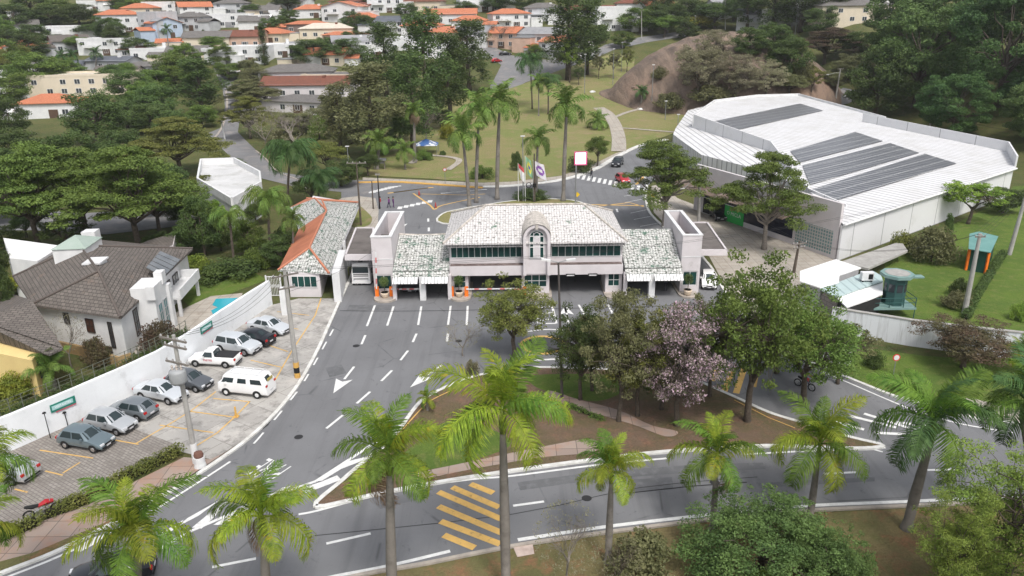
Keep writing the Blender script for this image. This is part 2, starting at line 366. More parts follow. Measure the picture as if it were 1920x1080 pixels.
# park lawn, paths
sheet('park_lawn',[(690,330),(700,300),(740,250),(800,200),(880,180),(960,165),(1060,128),(1150,100),(1190,110),(1180,200),(1300,215),(1290,240),(1215,268),(1154,288),(1110,310),(1052,330),(960,341),(905,343),(808,336)],g_lawn,.08,land=True)
pth=MB(); ribbon(pth,smooth([T(*p) for p in ((1122,203),(1140,215),(1153,235),(1160,260),(1160,285))],6),3.2,None,.2)
ribbon(pth,smooth([T(*p) for p in ((1150,222),(1175,212),(1200,203))],5),1.2,None,.2); ribbon(pth,[T(1165,241),T(1240,247),T(1275,250)],1.0,None,.2)
ribbon(pth,smooth([T(*p) for p in ((770,308),(800,293),(860,300),(840,320))],5),1.3,None,.2)
tag(pth.build('park_path',g_side),kind='structure')
sheet('verge',[(1215,262),(1154,288),(1110,308),(1052,330),(960,341),(905,343),(680,333),(680,338),(905,350),(960,347),(1052,336),(1115,316),(1154,294),(1205,270)],g_side,.05)
# sidewalk between the guard office and the roundabout
sheet('paved_island',[(600,395),(640,372),(672,368),(704,372),(710,395),(708,426),(690,440),(668,452),(650,470),(600,470)],g_side,.05)
sheet('island_grass',[(655,415),(668,385),(690,400),(698,412),(690,424),(665,428)],g_lawn,.1,3)
sheet('island_grass',[(655,452),(664,432),(690,432),(680,448)],g_lawn,.1)
sheet('parking_apron',[(1222,349),(1220,371),(1226,399),(1256,430),(1330,482),(1363,545),(1410,600),(1470,640),(1560,600),(1600,520),(1560,480),(1440,440),(1330,395),(1270,372),(1240,345)],g_side,.045)
# parking lot
lotp=[(510,572),(560,560),(640,560)]+[(632,570),(616,606),(588,667),(546,737),(477,812),(420,850),(395,862),(330,845),(300,850),(150,790),(250,742),(305,714),(361,676),(480,590)]
drape('parking_lot',[T(*p) for p in lotp],g_lot,.03)
sheet('paved_parking',[(340,838),(236,896),(167,934),(83,966),(-80,1030),(-80,880),(20,838),(60,825),(150,788),(240,800)],g_cobble,.036)
sheet('footpath',[(395,862),(420,850),(345,910),(240,965),(60,1040),(-80,1080),(-80,1040),(60,985),(170,945),(250,905),(345,858)],g_pave,.04)
sheet('verge_grass',[(418,852),(477,814),(380,884),(278,944),(120,1028),(0,1074),(-80,1105),(-80,1075),(60,1038),(240,963),(345,908)],g_drygrass,.044)
sheet('garden_lawn',[(350,530),(480,512),(500,525),(440,548),(360,580),(340,560)],g_green,.03)
sheet('patio',[(235,640),(300,600),(395,556),(455,550),(450,565),(330,645),(255,665)],g_side,.04)
wm,wn,wb=nodes('pool_water'); wb.inputs['Base Color'].default_value=(.03,.36,.45,1); wb.inputs['Roughness'].default_value=.08
bump(wn,wb,noi(wn,coord(wn),2.5),.2,.03)
po=sheet('pool_water',[(405,561),(447,559),(400,592),(396,583),(408,577),(398,573)],wm,.06)
# grass on the right
sheet('grass_slope',[(1600,590),(1660,500),(1640,480),(1700,470),(1790,420),(1870,380),(1900,350),(2100,330),(2100,700),(1920,640),(1740,600)],g_green,.03)
sheet('verge_grass',[(1545,686),(1600,650),(1735,668),(1920,680),(2120,700),(2120,800),(1920,775),(1812,752),(1800,772),(1707,748),(1662,736)],g_green,.03)
sheet('driveway',[(1800,775),(1812,745),(1920,772),(2050,790),(2050,808),(1875,790)],g_side,.05)
sheet('bank',[(600,1104),(700,1079),(800,1062),(960,1030),(1138,1004),(1330,980),(1532,962),(1701,954),(1920,944),(2200,934),(2300,1300),(300,1300)],g_drygrass,.03)
# central wooded island, raised inside its kerb
isl=[(592,952),(640,905),(690,862),(735,826),(780,765),(808,742),(860,718),(905,704),(960,698),(1004,691),(1154,695),(1240,700),(1310,718),(1376,746),(1440,775),(1500,794),(1594,822),(1655,838),(1593,843),(1440,838),(1260,848),(1115,864),(960,885),(808,909),(700,930)]
ip=smooth([T(*p) for p in isl],4,True)
def islandtop(name,pts,mat,h=.13):
    mb=MB(); mb.add([(p.x,p.y,p.z+h) for p in pts],[tuple(range(len(pts)))] if 1 else [],0)
    o=mb.build(name,mat,uv=False)
    if o.data.polygons[0].normal.z<0: o.data.flip_normals()
    return tag(o,kind='structure')
islandtop('wooded_island',ip,g_red)
kb=MB(); ribbon(kb,ip+[ip[0]],.32,0,.16); tag(kb.build('island_kerb',kerbw,uv=False),kind='structure')
# worn grass patches and path on the island
def patch(name,px,mat,z): 
    pts=smooth([T(*p) for p in px],4,True); mb=MB(); mb.add([(p.x,p.y,p.z+z) for p in pts],[tuple(range(len(pts)))]); o=mb.build(name,mat,uv=False)
    if o.data.polygons[0].normal.z<0: o.data.flip_normals()
    return tag(o,kind='structure')
patch('island_grass',[(1000,706),(1150,706),(1175,730),(1120,755),(1040,740),(1000,725)],g_green,.136)
patch('island_grass',[(700,895),(760,850),(850,790),(960,830),(880,868),(760,890)],g_green,.136)
patch('footpath',[(770,893),(900,865),(1020,840),(1110,826),(1115,850),(1020,860),(900,880),(780,903)],g_pave,.14)
patch('footpath',[(1030,735),(1085,752),(1160,772),(1220,800),(1270,812),(1250,822),(1190,800),(1130,782),(1040,755)],g_pave,.144)
k2=MB(); ribbon(k2,smooth([T(*p) for p in LK],6),.3,0,.15); ribbon(k2,smooth([T(*p) for p in RK],6),.3,0,.15)
ribbon(k2,smooth([T(*p) for p in ((1208,330),(1213,349),(1211,371),(1218,399),(1246,428),(1290,470))],6),.35,0,.15)
ribbon(k2,smooth([T(*p) for p in ((905,351),(960,349),(1052,338),(1115,318),(1154,296),(1199,274),(1250,262))],6),1.1,0,.15)
tag(k2.build('kerb',kerbw,uv=False),kind='structure')
k3=MB(); ribbon(k3,smooth([T(*p) for p in LOW],6),.25,0,.14); ribbon(k3,smooth([T(*p) for p in ((480,283),(500,300),(520,322),(560,338))],4),.3,0,.15)
ribbon(k3,smooth([T(*p) for p in ((396,262),(406,255),(418,235),(426,200),(424,170))],4),.5,0,.15)
tag(k3.build('kerb_stone',kerbg,uv=False),kind='structure')
k4=MB(); ribbon(k4,smooth([T(*p) for p in ((672,343),(740,342),(808,346),(905,353))],6),.9,0,.17); tag(k4.build('yellow_kerb',kerby,uv=False),kind='structure')
# roundabout bed
bed=[(830,402),(870,392),(905,386),(960,378),(1020,374),(1080,378),(1105,392),(1100,410),(960,420),(830,420)]
bp=smooth([T(*p) for p in bed],4,True); islandtop('roundabout_bed',bp,g_lawn,.14); kb=MB(); ribbon(kb,bp+[bp[0]],.3,0,.16); tag(kb.build('bed_kerb',kerbw,uv=False),kind='structure')
# ---------------- road paint
wp=MB(); yp=MB()
for a in ([(703,573),(688,612)],[(738,575),(726,611)],[(790,575),(784,610)],[(845,574),(840,610)],[(877,574),(875,610)],
          [(685,629),(678,646)],[(781,626),(774,642)],[(840,625),(838,641)],[(765,658),(751,676)],[(735,695),(715,715)],[(694,735),(669,757)],[(643,779),(612,804)],
          [(612,1020),(695,1001)],[(962,949),(1020,941)],[(398,1064),(480,1048)],[(1545,889),(1606,886)],[(1738,882),(1790,881)],[(1140,572),(1150,590)],[(1085,572),(1096,590)],[(1058,573),(1066,600)]):
    line(wp,a,.22)
line(wp,[(625,618),(609,647),(588,685),(557,735),(480,828),(452,852)],.16,k=6,dash=(1.6,1.7))
line(wp,[(432,866),(380,900),(290,957)],.18,k=4); line(wp,[(290,957),(127,1037),(0,1088)],.2,k=4)
def arrow(mb,tail,head,w_=.22):
    a=T(*tail); b=T(*head); d=(b-a).normalized(); q=Vector((-d.y,d.x,0)); m_=b-d*2.6; z=Vector((0,0,.034))
    ribbon(mb,[a,m_],w_,None,.034); p=[m_-q*.75+z,b+z,m_+q*.75+z,m_+d*.5+z]; mb.add(p if q.cross(d).z>0 else p[::-1],[(0,1,2,3)])
arrow(wp,(664,688),(625,738)); arrow(wp,(829,685),(769,727)); arrow(wp,(755,414),(754,429),.3); arrow(wp,(832,408),(843,422),.3)
arrow(wp,(1065,607),(1060,573),.3)
line(wp,[(960,703),(902,709),(812,747),(784,770),(740,806),(592,903)],.25,k=5)
line(wp,[(592,903),(500,935),(350,1000),(300,1030)],.25)
for q in ([(592,903),(650,866),(692,856),(686,862),(640,880),(604,902)],[(560,918),(600,905),(632,892),(640,900),(575,925)],[(495,935),(530,915),(545,912),(520,932)],
          [(395,948),(415,936),(372,968),(330,990),(352,972)],[(360,990),(415,945),(430,938),(425,945),(400,972),(378,992)],[(300,1002),(345,975),(330,992),(280,1018)],[(400,985),(470,940),(480,945),(425,985)],[(430,975),(460,958),(455,968),(440,978)],[(140,1030),(172,1010),(205,1000),(180,1020),(150,1036)]): poly(wp,q,.014)
line(wp,[(560,965),(600,957),(740,920),(880,900),(960,893),(1115,873),(1250,860)],.2,z=.011,k=5); line(wp,[(1395,852),(1440,850),(1540,845),(1660,840)],.2,k=3)
line(wp,[(600,1088),(633,1080),(727,1062),(844,1034)],.26,k=3)
line(wp,[(971,1013),(1138,988),(1330,966),(1440,956),(1532,948),(1701,941),(1784,937),(1960,929)],.3,k=4)
line(wp,[(1380,612),(1451,657),(1530,692),(1600,722),(1660,748),(1720,772),(1800,795),(1900,812)],.16,k=4)
line(wp,[(1376,755),(1440,784),(1490,800)],.2); line(wp,[(1594,832),(1655,848)],.16)
for a in ([(1592,780),(1680,802)],[(1620,776),(1720,808)],[(1560,790),(1620,806)],[(1680,792),(1740,800)],[(1640,812),(1700,815)]): line(wp,a,.35)
line(wp,[(1002,676),(1075,672)],.3); line(wp,[(990,622),(1030,618),(1080,622)],.2,k=3)
for a in ([(1035,573),(1043,607)],[(1010,607),(1043,607)],[(1010,578),(1035,574)],[(1005,590),(1038,586)],[(1003,602),(1041,598)],[(1002,580),(1010,607)]): line(wp,a,.25)
# crosswalks
def zebra(mb,a,b,n,lv,w_=.5):
    A=T(*a); B=T(*b)
    for i in range(n):
        t=i/(n-1); p=A.lerp(B,t); q=Vector((lv[0],lv[1],0)); mb.M=Matrix(); ribbon(mb,[p-q,p+q],w_,None,.036)
zebra(wp,(1085,331),(1208,355),13,(.35,1.9),.55); zebra(wp,(750,390),(806,378),6,(0,.8),.75)
zebra(wp,(692,362),(740,350),8,(1.1,.45),.5); zebra(wp,(840,362),(900,356),7,(1.2,.25),.45)
for a in ([(1170,368),(1207,363)],[(1172,380),(1208,373)],[(1182,400),(1215,393)],[(1188,412),(1220,406)],[(1200,425),(1238,418)]): line(wp,a,.12,z=.036)
line(wp,[(1156,392),(1158,398)],.3,z=.036); line(wp,[(803,410),(803,416)],.3,z=.036); line(wp,[(804,427),(804,434)],.3,z=.036)
# yellow
for i,(a,b) in enumerate(((( 882,908),(925,925)),((848,914),(936,952)),((822,923),(940,974)),((822,950),(941,1000)),((826,978),(938,1021)),((832,1004),(890,1028)))):
    line(yp,[a,b],.5)
line(yp,[(775,363),(806,385),(815,393),(830,385),(900,370)],.3,z=.037,k=4); line(yp,[(790,364),(870,366),(910,364)],.25,z=.037)
line(yp,[(1193,346),(1218,321)],.5,z=.037); line(yp,[(1106,384),(1207,386)],.4,z=.037); line(yp,[(1115,388),(1180,380),(1207,388)],.3,z=.037)
zebra(yp,(740,361),(800,353),7,(1.1,.6),.5)
for a in ([(1335,715),(1345,695)],[(1358,735),(1372,697)],[(1380,738),(1395,692)],[(1412,726),(1418,695)]): line(yp,a,.5)
line(yp,[(1440,640),(1500,668),(1545,690)],.1)
for a in ([(602,560),(591,592),(547,659),(515,715)],[(469,753),(442,781),(408,812),(360,842)],[(405,735),(360,770),(328,790),(256,832)],[(480,640),(540,660)],[(470,676),(530,690)],[(400,748),(469,754)],[(355,772),(440,783)],[(300,798),(400,812)],[(215,826),(260,834)],[(75,845),(175,860)],[(150,868),(118,888)],[(85,884),(118,892)],[(28,918),(52,924)],[(490,605),(560,618)],[(520,585),(580,592)]): line(yp,a,.12,z=.045)
line(yp,[(730,838),(786,774),(812,752),(850,734)],.1,z=.165,k=4); line(yp,[(1376,753),(1440,786),(1490,806)],.08,z=.165)

tag(wp.build('road_marking_white',roadw,uv=False),kind='structure'); tag(yp.build('road_marking_yellow',roady,uv=False),kind='structure')
def text(s,size,mat,M,parent=None,name='lettering',ext=.005,align='CENTER'):
    cu=bpy.data.curves.new(name,'FONT'); cu.body=s; cu.size=size; cu.extrude=ext; cu.align_x=align; cu.resolution_u=2
    t=bpy.data.objects.new('tmp',cu); C.objects.link(t); dg=bpy.context.evaluated_depsgraph_get(); me=bpy.data.meshes.new_from_object(t.evaluated_get(dg))
    bpy.data.objects.remove(t); me.transform(M); me.materials.clear(); me.materials.append(mat)
    o=bpy.data.objects.new(name,me); C.objects.link(o)
    if parent: o.parent=parent
    return o
def roadtext(s,a,b,size,stretch):   # text reads from pixel a towards pixel b
    A=T(*a); B=T(*b); d=(B-A).normalized(); up=Vector((-d.y,d.x,0)); M=Matrix.Translation(A+Vector((0,0,.038)))@Matrix(((d.x,up.x*stretch,0,0),(d.y,up.y*stretch,0,0),(0,0,1,0),(0,0,0,1)))
    return tag(text(s,size,roadw,M,ext=.001,align='LEFT'),kind='structure')
roadtext('PARE',(548,876),(510,862),1.0,3.2).name='road_lettering'
roadtext('PARE',(692,527),(662,529),1.0,1.6).name='road_lettering'
# trampoline-like round plate with a yellow ring, painted on the road
c0=T(1017,647); ring=MB(); n=40
for r0,r1,mi,z in ((0,1.75,1,.042),(1.75,2.15,0,.044)):
    for i in range(n):
        a=2*math.pi*i/n; b=2*math.pi*(i+1)/n; f=lambda r,t:(c0.x+r*math.cos(t),c0.y+r*math.sin(t),z)
        if r0==0: ring.add([(c0.x,c0.y,z),f(r1,a),f(r1,b)],[(0,1,2)],mi)
        else: ring.add([f(r0,a),f(r1,a),f(r1,b),f(r0,b)],[(0,1,2,3)],mi)
tag(ring.build('painted_circle',[roady,P('dark_asphalt',(.06,.062,.068),None,1,.9)],uv=False),kind='structure')
pm=P('patched_asphalt',(.14,.142,.148),(.11,.112,.117),.5,.9,c3=(.165,.168,.175),s3=1.5); pa=MB()
for q in ([(970,905),(1120,885),(1300,872),(1430,868),(1435,880),(1300,886),(1120,900),(975,920)],[(1440,905),(1640,895),(1640,903),(1445,914)],[(700,940),(800,918),(812,930),(712,955)],[(610,690),(640,684),(650,700),(618,708)],[(655,572),(735,572),(732,582),(650,582)],[(1180,900),(1260,895),(1262,915),(1190,922)],[(900,600),(930,600),(930,612),(898,612)]): poly(pa,q,.005)
tag(pa.build('asphalt_patch',pm,uv=False),kind='structure')
# dark joint in the road near the gates, manhole covers, drain
dk=MB(); line(dk,[(637,583),(740,584),(880,582),(960,580),(1100,578),(1320,572)],.12,z=.013,k=2); line(dk,[(590,1005),(960,965),(1200,915),(1420,895)],.06,z=.011,k=3); line(dk,[(1400,905),(1300,912),(1180,925)],.1,z=.011)
poly(dk,[(495,798),(508,789),(503,798),(492,806)],.03)
for px_,py_ in ((668,649),(560,820),(1340,905),(1100,935),(860,640),(720,880),(1250,590)):
    c_=T(px_,py_); dk.add([(c_.x+.33*math.cos(i*math.pi/8),c_.y+.33*math.sin(i*math.pi/8),.036) for i in range(16)],[tuple(range(16))])
tag(dk.build('road_joint',P('tar',(.03,.03,.032),None,2,.8),uv=False),kind='structure')
mh=MB(); poly(mh,[(960,1022),(998,1018),(1002,1040),(970,1046)],.06); tag(mh.build('inspection_cover',P('pale_concrete',(.55,.45,.4),(.42,.33,.29),2,.9),uv=False),kind='structure')
# bare granite dome
rk=MB(); m_=80
rk_m,rn,rb=nodes('granite'); v=coord(rn); mp=rn.nodes.new('ShaderNodeMapping'); mp.inputs['Scale'].default_value=(.9,.12,.5); mp.inputs['Rotation'].default_value=(0,0,R(28)); rn.links.new(v,mp.inputs[0])
c=mixn(rn,ramp(rn,noi(rn,mp.outputs[0],.35,6,.7,.5),.4,.62),(.22,.16,.12),(.1,.075,.06)); c=mixn(rn,ramp(rn,noi(rn,v,.05,5),.5,.7),c,(.27,.18,.13)); c=mixn(rn,ramp(rn,noi(rn,v,.9,5,.7),.55,.8),c,(.07,.06,.055))
rn.links.new(c,rb.inputs['Base Color']); rb.inputs['Roughness'].default_value=.9; bump(rn,rb,noi(rn,mp.outputs[0],.8,6,.7),.8,.5)
for i in range(m_+1):
    for j in range(m_+1):
        u=-1+2*i/m_; v_=-1+2*j/m_; k=math.sqrt(max(1e-6,1-.5*max(u*u,v_*v_)*0)); x=u*math.sqrt(1-v_*v_/2); y=v_*math.sqrt(1-u*u/2)
        X=RKX+x*36*(1+.06*math.sin(5*math.atan2(y,x))); Y=RKY+y*29*(1+.08*math.sin(4*math.atan2(y,x)+1)); r=math.hypot(x,y)
        rk.v.append((X,Y,hgt(X,Y)+.9*(1-r**8)+1.6*noise.noise(Vector((X*.1,Y*.1,0)))*(1-r**3)+.8*noise.noise(Vector((X*.35,Y*.35,2)))*(1-r**3)+0)); rk.v[-1]=(X,Y,rk.v[-1][2]-(2.5 if r>.985 else 0))
for i in range(m_):
    for j in range(m_):
        a=i*(m_+1)+j; rk.f.append((a,a+m_+1,a+m_+2,a+1)); rk.m.append(0)
tag(rk.build('rock_hill',rk_m,smooth=True,uv=False),kind='structure')

# the far houses fade a little into pale air
hz_=MB(); hz_.box(-760,760,-90,1260,-1.5,205); hm=bpy.data.materials.new('haze_air'); hm.use_nodes=True; hn=hm.node_tree; hn.nodes.remove(hn.nodes['Principled BSDF'])
pv=hn.nodes.new('ShaderNodeVolumePrincipled'); pv.inputs['Color'].default_value=(.9,.93,.97,1); pv.inputs['Density'].default_value=.00015; pv.inputs['Anisotropy'].default_value=.2; hn.links.new(pv.outputs[0],hn.nodes['Material Output'].inputs['Volume'])
tag(hz_.build('haze',hm,uv=False),kind='stuff')
# ---------------- buildings
def win(mb_frame,mb_glass,M,w_,h_,bars=1,hb=0,fr=.06,proud=.05,glass=0):
    """a framed window in the local XZ plane of M, centre bottom at origin, looking to -Y"""
    mb_frame.M=M; mb_glass.M=M
    mb_glass.box(-w_/2,w_/2,-.02,.02,0,h_)
    for x in [-w_/2,w_/2]+[-w_/2+w_*(i+1)/(bars+1) for i in range(bars)]: mb_frame.box(x-fr/2,x+fr/2,-proud,.03,0,h_)
    for z in [0,h_]+[h_*(i+1)/(hb+1) for i in range(hb)]: mb_frame.box(-w_/2-fr/2,w_/2+fr/2,-proud-.003,.033,z-fr/2,z+fr/2)
    mb_frame.M=Matrix(); mb_glass.M=Matrix()
def window(parent,M,w_,h_,bars=1,hb=0,gm=None,fm=None,name='window',label=None):
    a=MB(); b=MB(); win(a,b,M,w_,h_,bars,hb)
    f=a.build(name,fm or white,parent,uv=False,label=label); b.build('pane',gm or glassb,f,uv=False); return f
def roofpoly(mb,faces,th=.12,m=0):
    for i,f in enumerate(faces):
        mi=m
        if isinstance(f,tuple): f,mi=f
        n=len(f); nn=(Vector(f[1])-Vector(f[0])).cross(Vector(f[2])-Vector(f[0]))
        if nn.z<0: f=f[::-1]
        lo=[Vector(p)-Vector((0,0,th)) for p in f]
        mb.add([tuple(p) for p in f]+[tuple(p) for p in lo],[tuple(range(n)),tuple(range(2*n-1,n-1,-1))]+[(i,n+i,n+(i+1)%n,(i+1)%n) for i in range(n)],mi)
def ridge(mb,a,b,r=.12,m=0): mb.tube([a,b],r,6,m)
Y0=79.7
def FX(px,Y=Y0,py=500): return W(px,py,Y).x
def FZ(py,Y=Y0,px=1000): return W(px,py,Y).z
gh=thing('gatehouse','long entrance building with mossy tiled roofs, arched centre window and two end towers','gatehouse')
xa,xb=FX(843),FX(1167); yb=91.2; zf0,zf1=FZ(513),FZ(495); z1=FZ(483); z2=FZ(463); ez=FZ(455,79.0)
def tower(x0,x1,y0,y1,zt):
    t=MB(); th=.28
    t.box(x0,x1,y0,y0+th,2.55,zt); t.box(x0,x1,y1-th,y1,0,zt); t.box(x0,x0+th,y0+th,y1-th,0,zt); t.box(x1-th,x1,y0+th,y1-th,0,zt)
    t.box(x0,x1,y0,y0+th,0,.85); t.box(x0,x0+.25,y0,y0+th,.85,2.55); t.box(x1-.25,x1,y0,y0+th,.85,2.55)
    o=t.build('tower',pinkw,gh)
    c=MB(); 
    for q in ((x0-.06,x1+.06,y0-.06,y0+th+.03),(x0-.06,x1+.06,y1-th-.03,y1+.06),(x0-.06,x0+th+.03,y0+th+.03,y1-th-.03),(x1-th-.03,x1+.06,y0+th+.03,y1-th-.03)): c.box(*q,zt,zt+.12)
    c.box(x0-.03,x1+.03,y0-.04,y0-.002,zt*.63,zt*.63+.1); c.build('coping',white,o)
    f=MB(); f.box(x0+th,x1-th,y0+th,y0+5.2,zt-1.3,zt-1.15); f.build('tower_roof',flatroof,o)
    window(o,xf(((x0+x1)/2,y0+.1,.9)),x1-x0-.6,1.55,1,0,glassg)
    return o
tower(FX(699),FX(737),Y0,90.4,6.8); tower(FX(1277),FX(1313),Y0,90.2,6.55)
# upper storey
u=MB(); ww=.22; ax0,ax1=FX(981),FX(1031)
u.box(xa,xb,Y0-.5,Y0+.02,zf0,zf1); u.box(xa,xb,Y0+.25,Y0+.45,zf1-.1,z1); u.box(xa,xb,Y0+.27,Y0+.43,z2,ez)
u.box(xa,xb,yb-.2,yb,zf0,ez); u.box(xa,xa+ww,Y0+.45,yb-.2,zf0,ez); u.box(xb-ww,xb,Y0+.45,yb-.2,zf0,ez); u.box(xa+ww,xb-ww,Y0+.45,yb-.2,zf0+.05,zf0+.3)
uo=u.build('upper_storey',pinkw,gh)
lg=MB(); lg.box(xa+.1,xb-.1,Y0-.44,Y0+.25,zf1-.02,zf1+.06); lg.build('ledge',P('shadow_gap_ledge',(.08,.06,.055),(.2,.16,.15),2,.9),uo)  # dark brown colour paints in the gap's shadow above the lower fascia
for x0,x1,n in ((FX(846),FX(979),12),(FX(1034),FX(1163),10)):
    wd=(x1-x0)/n
    for i in range(n): window(uo,xf((x0+wd*(i+.5),Y0+.24,z1+.02)),wd-.02,z2-z1-.04,0,0,glassg)
# main roof
rz=FZ(384,85.3); l,r=xa-.55,xb+.35; f_,b_=78.9,92.0; rl,rr=FX(911,85.3,384),FX(1094,85.3,383)
A_,B_,C_,D_=(l,f_,ez),(r,f_,ez),(r,b_,ez),(l,b_,ez); Ra,Rb=(rl,85.3,rz),(rr,85.3,rz)
m=MB(); roofpoly(m,[[A_,B_,Rb,Ra],[C_,D_,Ra,Rb],[B_,C_,Rb],[D_,A_,Ra]],.14); ro=m.build('main_roof',tilewhite,gh)
m=MB(); l2,r2=xa-.2,xb+.15; roofpoly(m,[[(l2,Y0-.5,ez-.42),(r2,Y0-.5,ez-.42),(r2,Y0+.27,ez-.18),(l2,Y0+.27,ez-.18)]],.08); m.build('lower_eave',tilewhite,gh)
m=MB()
for p,q in ((A_,Ra),(B_,Rb),(Ra,Rb),(C_,Rb),(D_,Ra)): ridge(m,Vector(p)+Vector((0,0,.05)),Vector(q)+Vector((0,0,.05)),.13)
m.build('ridge_tiles',P('pale_ridge',(.6,.55,.5),(.3,.28,.25),3,.8),ro,uv=False)
# wings
def wing(x0,x1,pyr):
    ze=FZ(504,78.9); zr=FZ(pyr,85.2); zl=FZ(512,78.6)
    m=MB(); roofpoly(m,[[(x0,78.95,ze),(x1,78.95,ze),(x1,85.2,zr),(x0,85.2,zr)],[(x0,85.2,zr),(x1,85.2,zr),(x1,91,ze),(x0,91,ze)]],.12); o=m.build('wing_roof',tilegreen,gh)
    m=MB(); roofpoly(m,[[(x0,78.35,zl-.12),(x1,78.35,zl-.12),(x1,78.9,ze-.14),(x0,78.9,ze-.14)]],.07); m.build('lower_eave',tilegreen,o)
    m=MB(); m.box(x0,x1,78.5,78.9,zl-.42,zl-.24); m.box(x0,x1,79.2,90.6,2.42,2.5); m.box(x0,x1,78.8,79.0,zl-.3,ze-.25); m.build('fascia',grey,o)
    return o
wl=wing(FX(738),FX(842),437); wr=wing(FX(1170),FX(1276),432)
m=MB(); m.tube([(FX(738)+i*(FX(842)-FX(738))/12,85.2,FZ(437,85.2)+.08-.25*math.sin(math.pi*i/12)*.6) for i in range(13)],.12,6); m.build('ridge_tiles',bpy.data.materials['pale_ridge'],wl,uv=False)
for x0,x1,p in ((FX(739),FX(786),wl),(FX(793),FX(842),wl),(FX(1172),FX(1216),wr),(FX(1223),FX(1275),wr)):
    m=MB(); zt=FZ(515,78.4)-.05; m.add([(x0,77.6,zt-.5),(x1,77.6,zt-.5),(x1,78.45,zt),(x0,78.45,zt),(x0,77.6,zt-.56),(x1,77.6,zt-.56),(x1,78.45,zt-.05),(x0,78.45,zt-.05)],[(0,1,2,3),(4,7,6,5),(0,4,5,1),(2,6,7,3),(0,3,7,4),(1,5,6,2)]); m.build('awning',awn,gh)
# ground floor: booths, columns, deep lanes
for x0,x1 in ((FX(845),FX(877)),(FX(978),FX(1030)),(FX(1136),FX(1167))):
    m=MB(); t=.18; m.box(x0,x1,Y0,Y0+t,0,.9); m.box(x0,x0+.3,Y0,Y0+t,.9,2.5); m.box(x1-.3,x1,Y0,Y0+t,.9,2.5); m.box(x0+.3,x1-.3,Y0,Y0+t,2.35,2.5)
    m.box(x0,x0+t,Y0+t,Y0+4,0,2.5); m.box(x1-t,x1,Y0+t,Y0+4,0,2.5); m.box(x0+t,x1-t,Y0+3.8,Y0+4,0,2.5); m.box(x0,x1,yb-1,yb,0,2.5); b=m.build('booth',pinkw,gh)
    window(b,xf(((x0+x1)/2,Y0+.06,.95)),x1-x0-.6,1.38,1 if x1-x0<2.5 else 2,1,glassg)
m=MB()
for x in (FX(793),FX(1220)):
    m.box(x-.32,x+.32,78.3,79.0,0,2.75); m.box(x-.25,x+.25,90,90.5,0,2.6)
m.box(FX(736),FX(743),78.6,79.2,0,2.7); m.box(FX(843)-.25,FX(843)+.15,78.5,79.1,0,3.0); m.box(FX(1168),FX(1173),78.5,79.1,0,3.0)

for x in (FX(793),FX(1220)):
    m=MB(); m.box(x-.32,x+.32,78.3,79.0,0,2.75); m.build('column',white,gh)
for x in (FX(740),FX(843),FX(1171)):
    m=MB(); m.box(x-.2,x+.2,78.5,79.1,0,2.8); m.build('column',pinkw,gh)
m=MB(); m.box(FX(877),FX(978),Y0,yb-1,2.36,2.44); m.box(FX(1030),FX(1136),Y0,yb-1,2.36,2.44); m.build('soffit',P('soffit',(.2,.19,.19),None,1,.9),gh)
# arched centre bay: barrel vault with round window
cx=(ax0+ax1)/2; hw=(ax1-ax0)/2; zt=FZ(422,78.6); zs=zt-hw; n=16
def archring(r,y): return [(cx-r,y,zf0+.15)]+[(cx+r*math.cos(math.pi-math.pi*i/n),y,zs+r*math.sin(math.pi*i/n)) for i in range(n+1)]+[(cx+r,y,zf0+.15)]
m=MB(); o_=archring(hw,78.6); i_=archring(hw-.32,78.6); ob=archring(hw,84.6); ib=archring(hw-.32,79.1); k=len(o_)
m.add(o_+i_,[(j+1,j,k+j,k+j+1) for j in range(k-1)]); m.add(o_+ob,[(j,j+1,k+j+1,k+j) for j in range(k-1)]); m.add(i_+ib,[(j+1,j,k+j,k+j+1) for j in range(k-1)])
m.add(ib,[tuple(range(k-1,-1,-1))]); ar=m.build('arched_bay',pinkw,gh)
m=MB(); pr=[(cx+(hw+.1)*math.cos(math.pi-math.pi*i/n),zs+(hw+.1)*math.sin(math.pi*i/n)) for i in range(n+1)]; V_=[(x,78.5,z) for x,z in pr]+[(x,84.7,z) for x,z in pr]; m.add(V_,[(j,j+1,n+2+j,n+1+j) for j in range(n)]); m.add([(cx-.14,78.4,zt+.0),(cx+.14,78.4,zt),(cx+.14,78.4,zt-.45),(cx-.14,78.4,zt-.45),(cx-.14,78.6,zt),(cx+.14,78.6,zt),(cx+.14,78.6,zt-.45),(cx-.14,78.6,zt-.45)],[(0,3,2,1),(4,5,6,7),(0,1,5,4),(2,3,7,6),(0,4,7,3),(1,2,6,5)]); m.build('vault_roof',P('pale_ridge',(.6,.55,.5)),ar)
aw=MB(); rw=FX(1018)-FX(992); rw=rw/2; zb_=FZ(483,79.1); gl=MB(); zc=FZ(437,79.1)-rw*.9+.35
pts=[(cx-rw,79.05,zb_),(cx+rw,79.05,zb_)]+[(cx+rw*math.cos(math.pi*i/12),79.05,zc+rw*.8*math.sin(math.pi*i/12)) for i in range(13)]
gl.add(pts,[tuple(range(len(pts)))]); 
for x in (-rw,-rw*.45,rw*.45,rw): aw.box(cx+x-.04,cx+x+.04,78.98,79.04,zb_,zc+(.35 if abs(x)<rw else 0))
for z in (zb_,(zb_+zc)/2,zc): aw.box(cx-rw,cx+rw,78.975,79.038,z-.04,z+.04)
aw.tube([(cx+rw*math.cos(math.pi*i/12),79,zc+rw*.8*math.sin(math.pi*i/12)) for i in range(13)],.05,5); aw.tube([(cx+rw*.42*math.cos(2*math.pi*i/14),78.99,zc+.1+rw*.42*math.sin(2*math.pi*i/14)) for i in range(15)],.04,5)
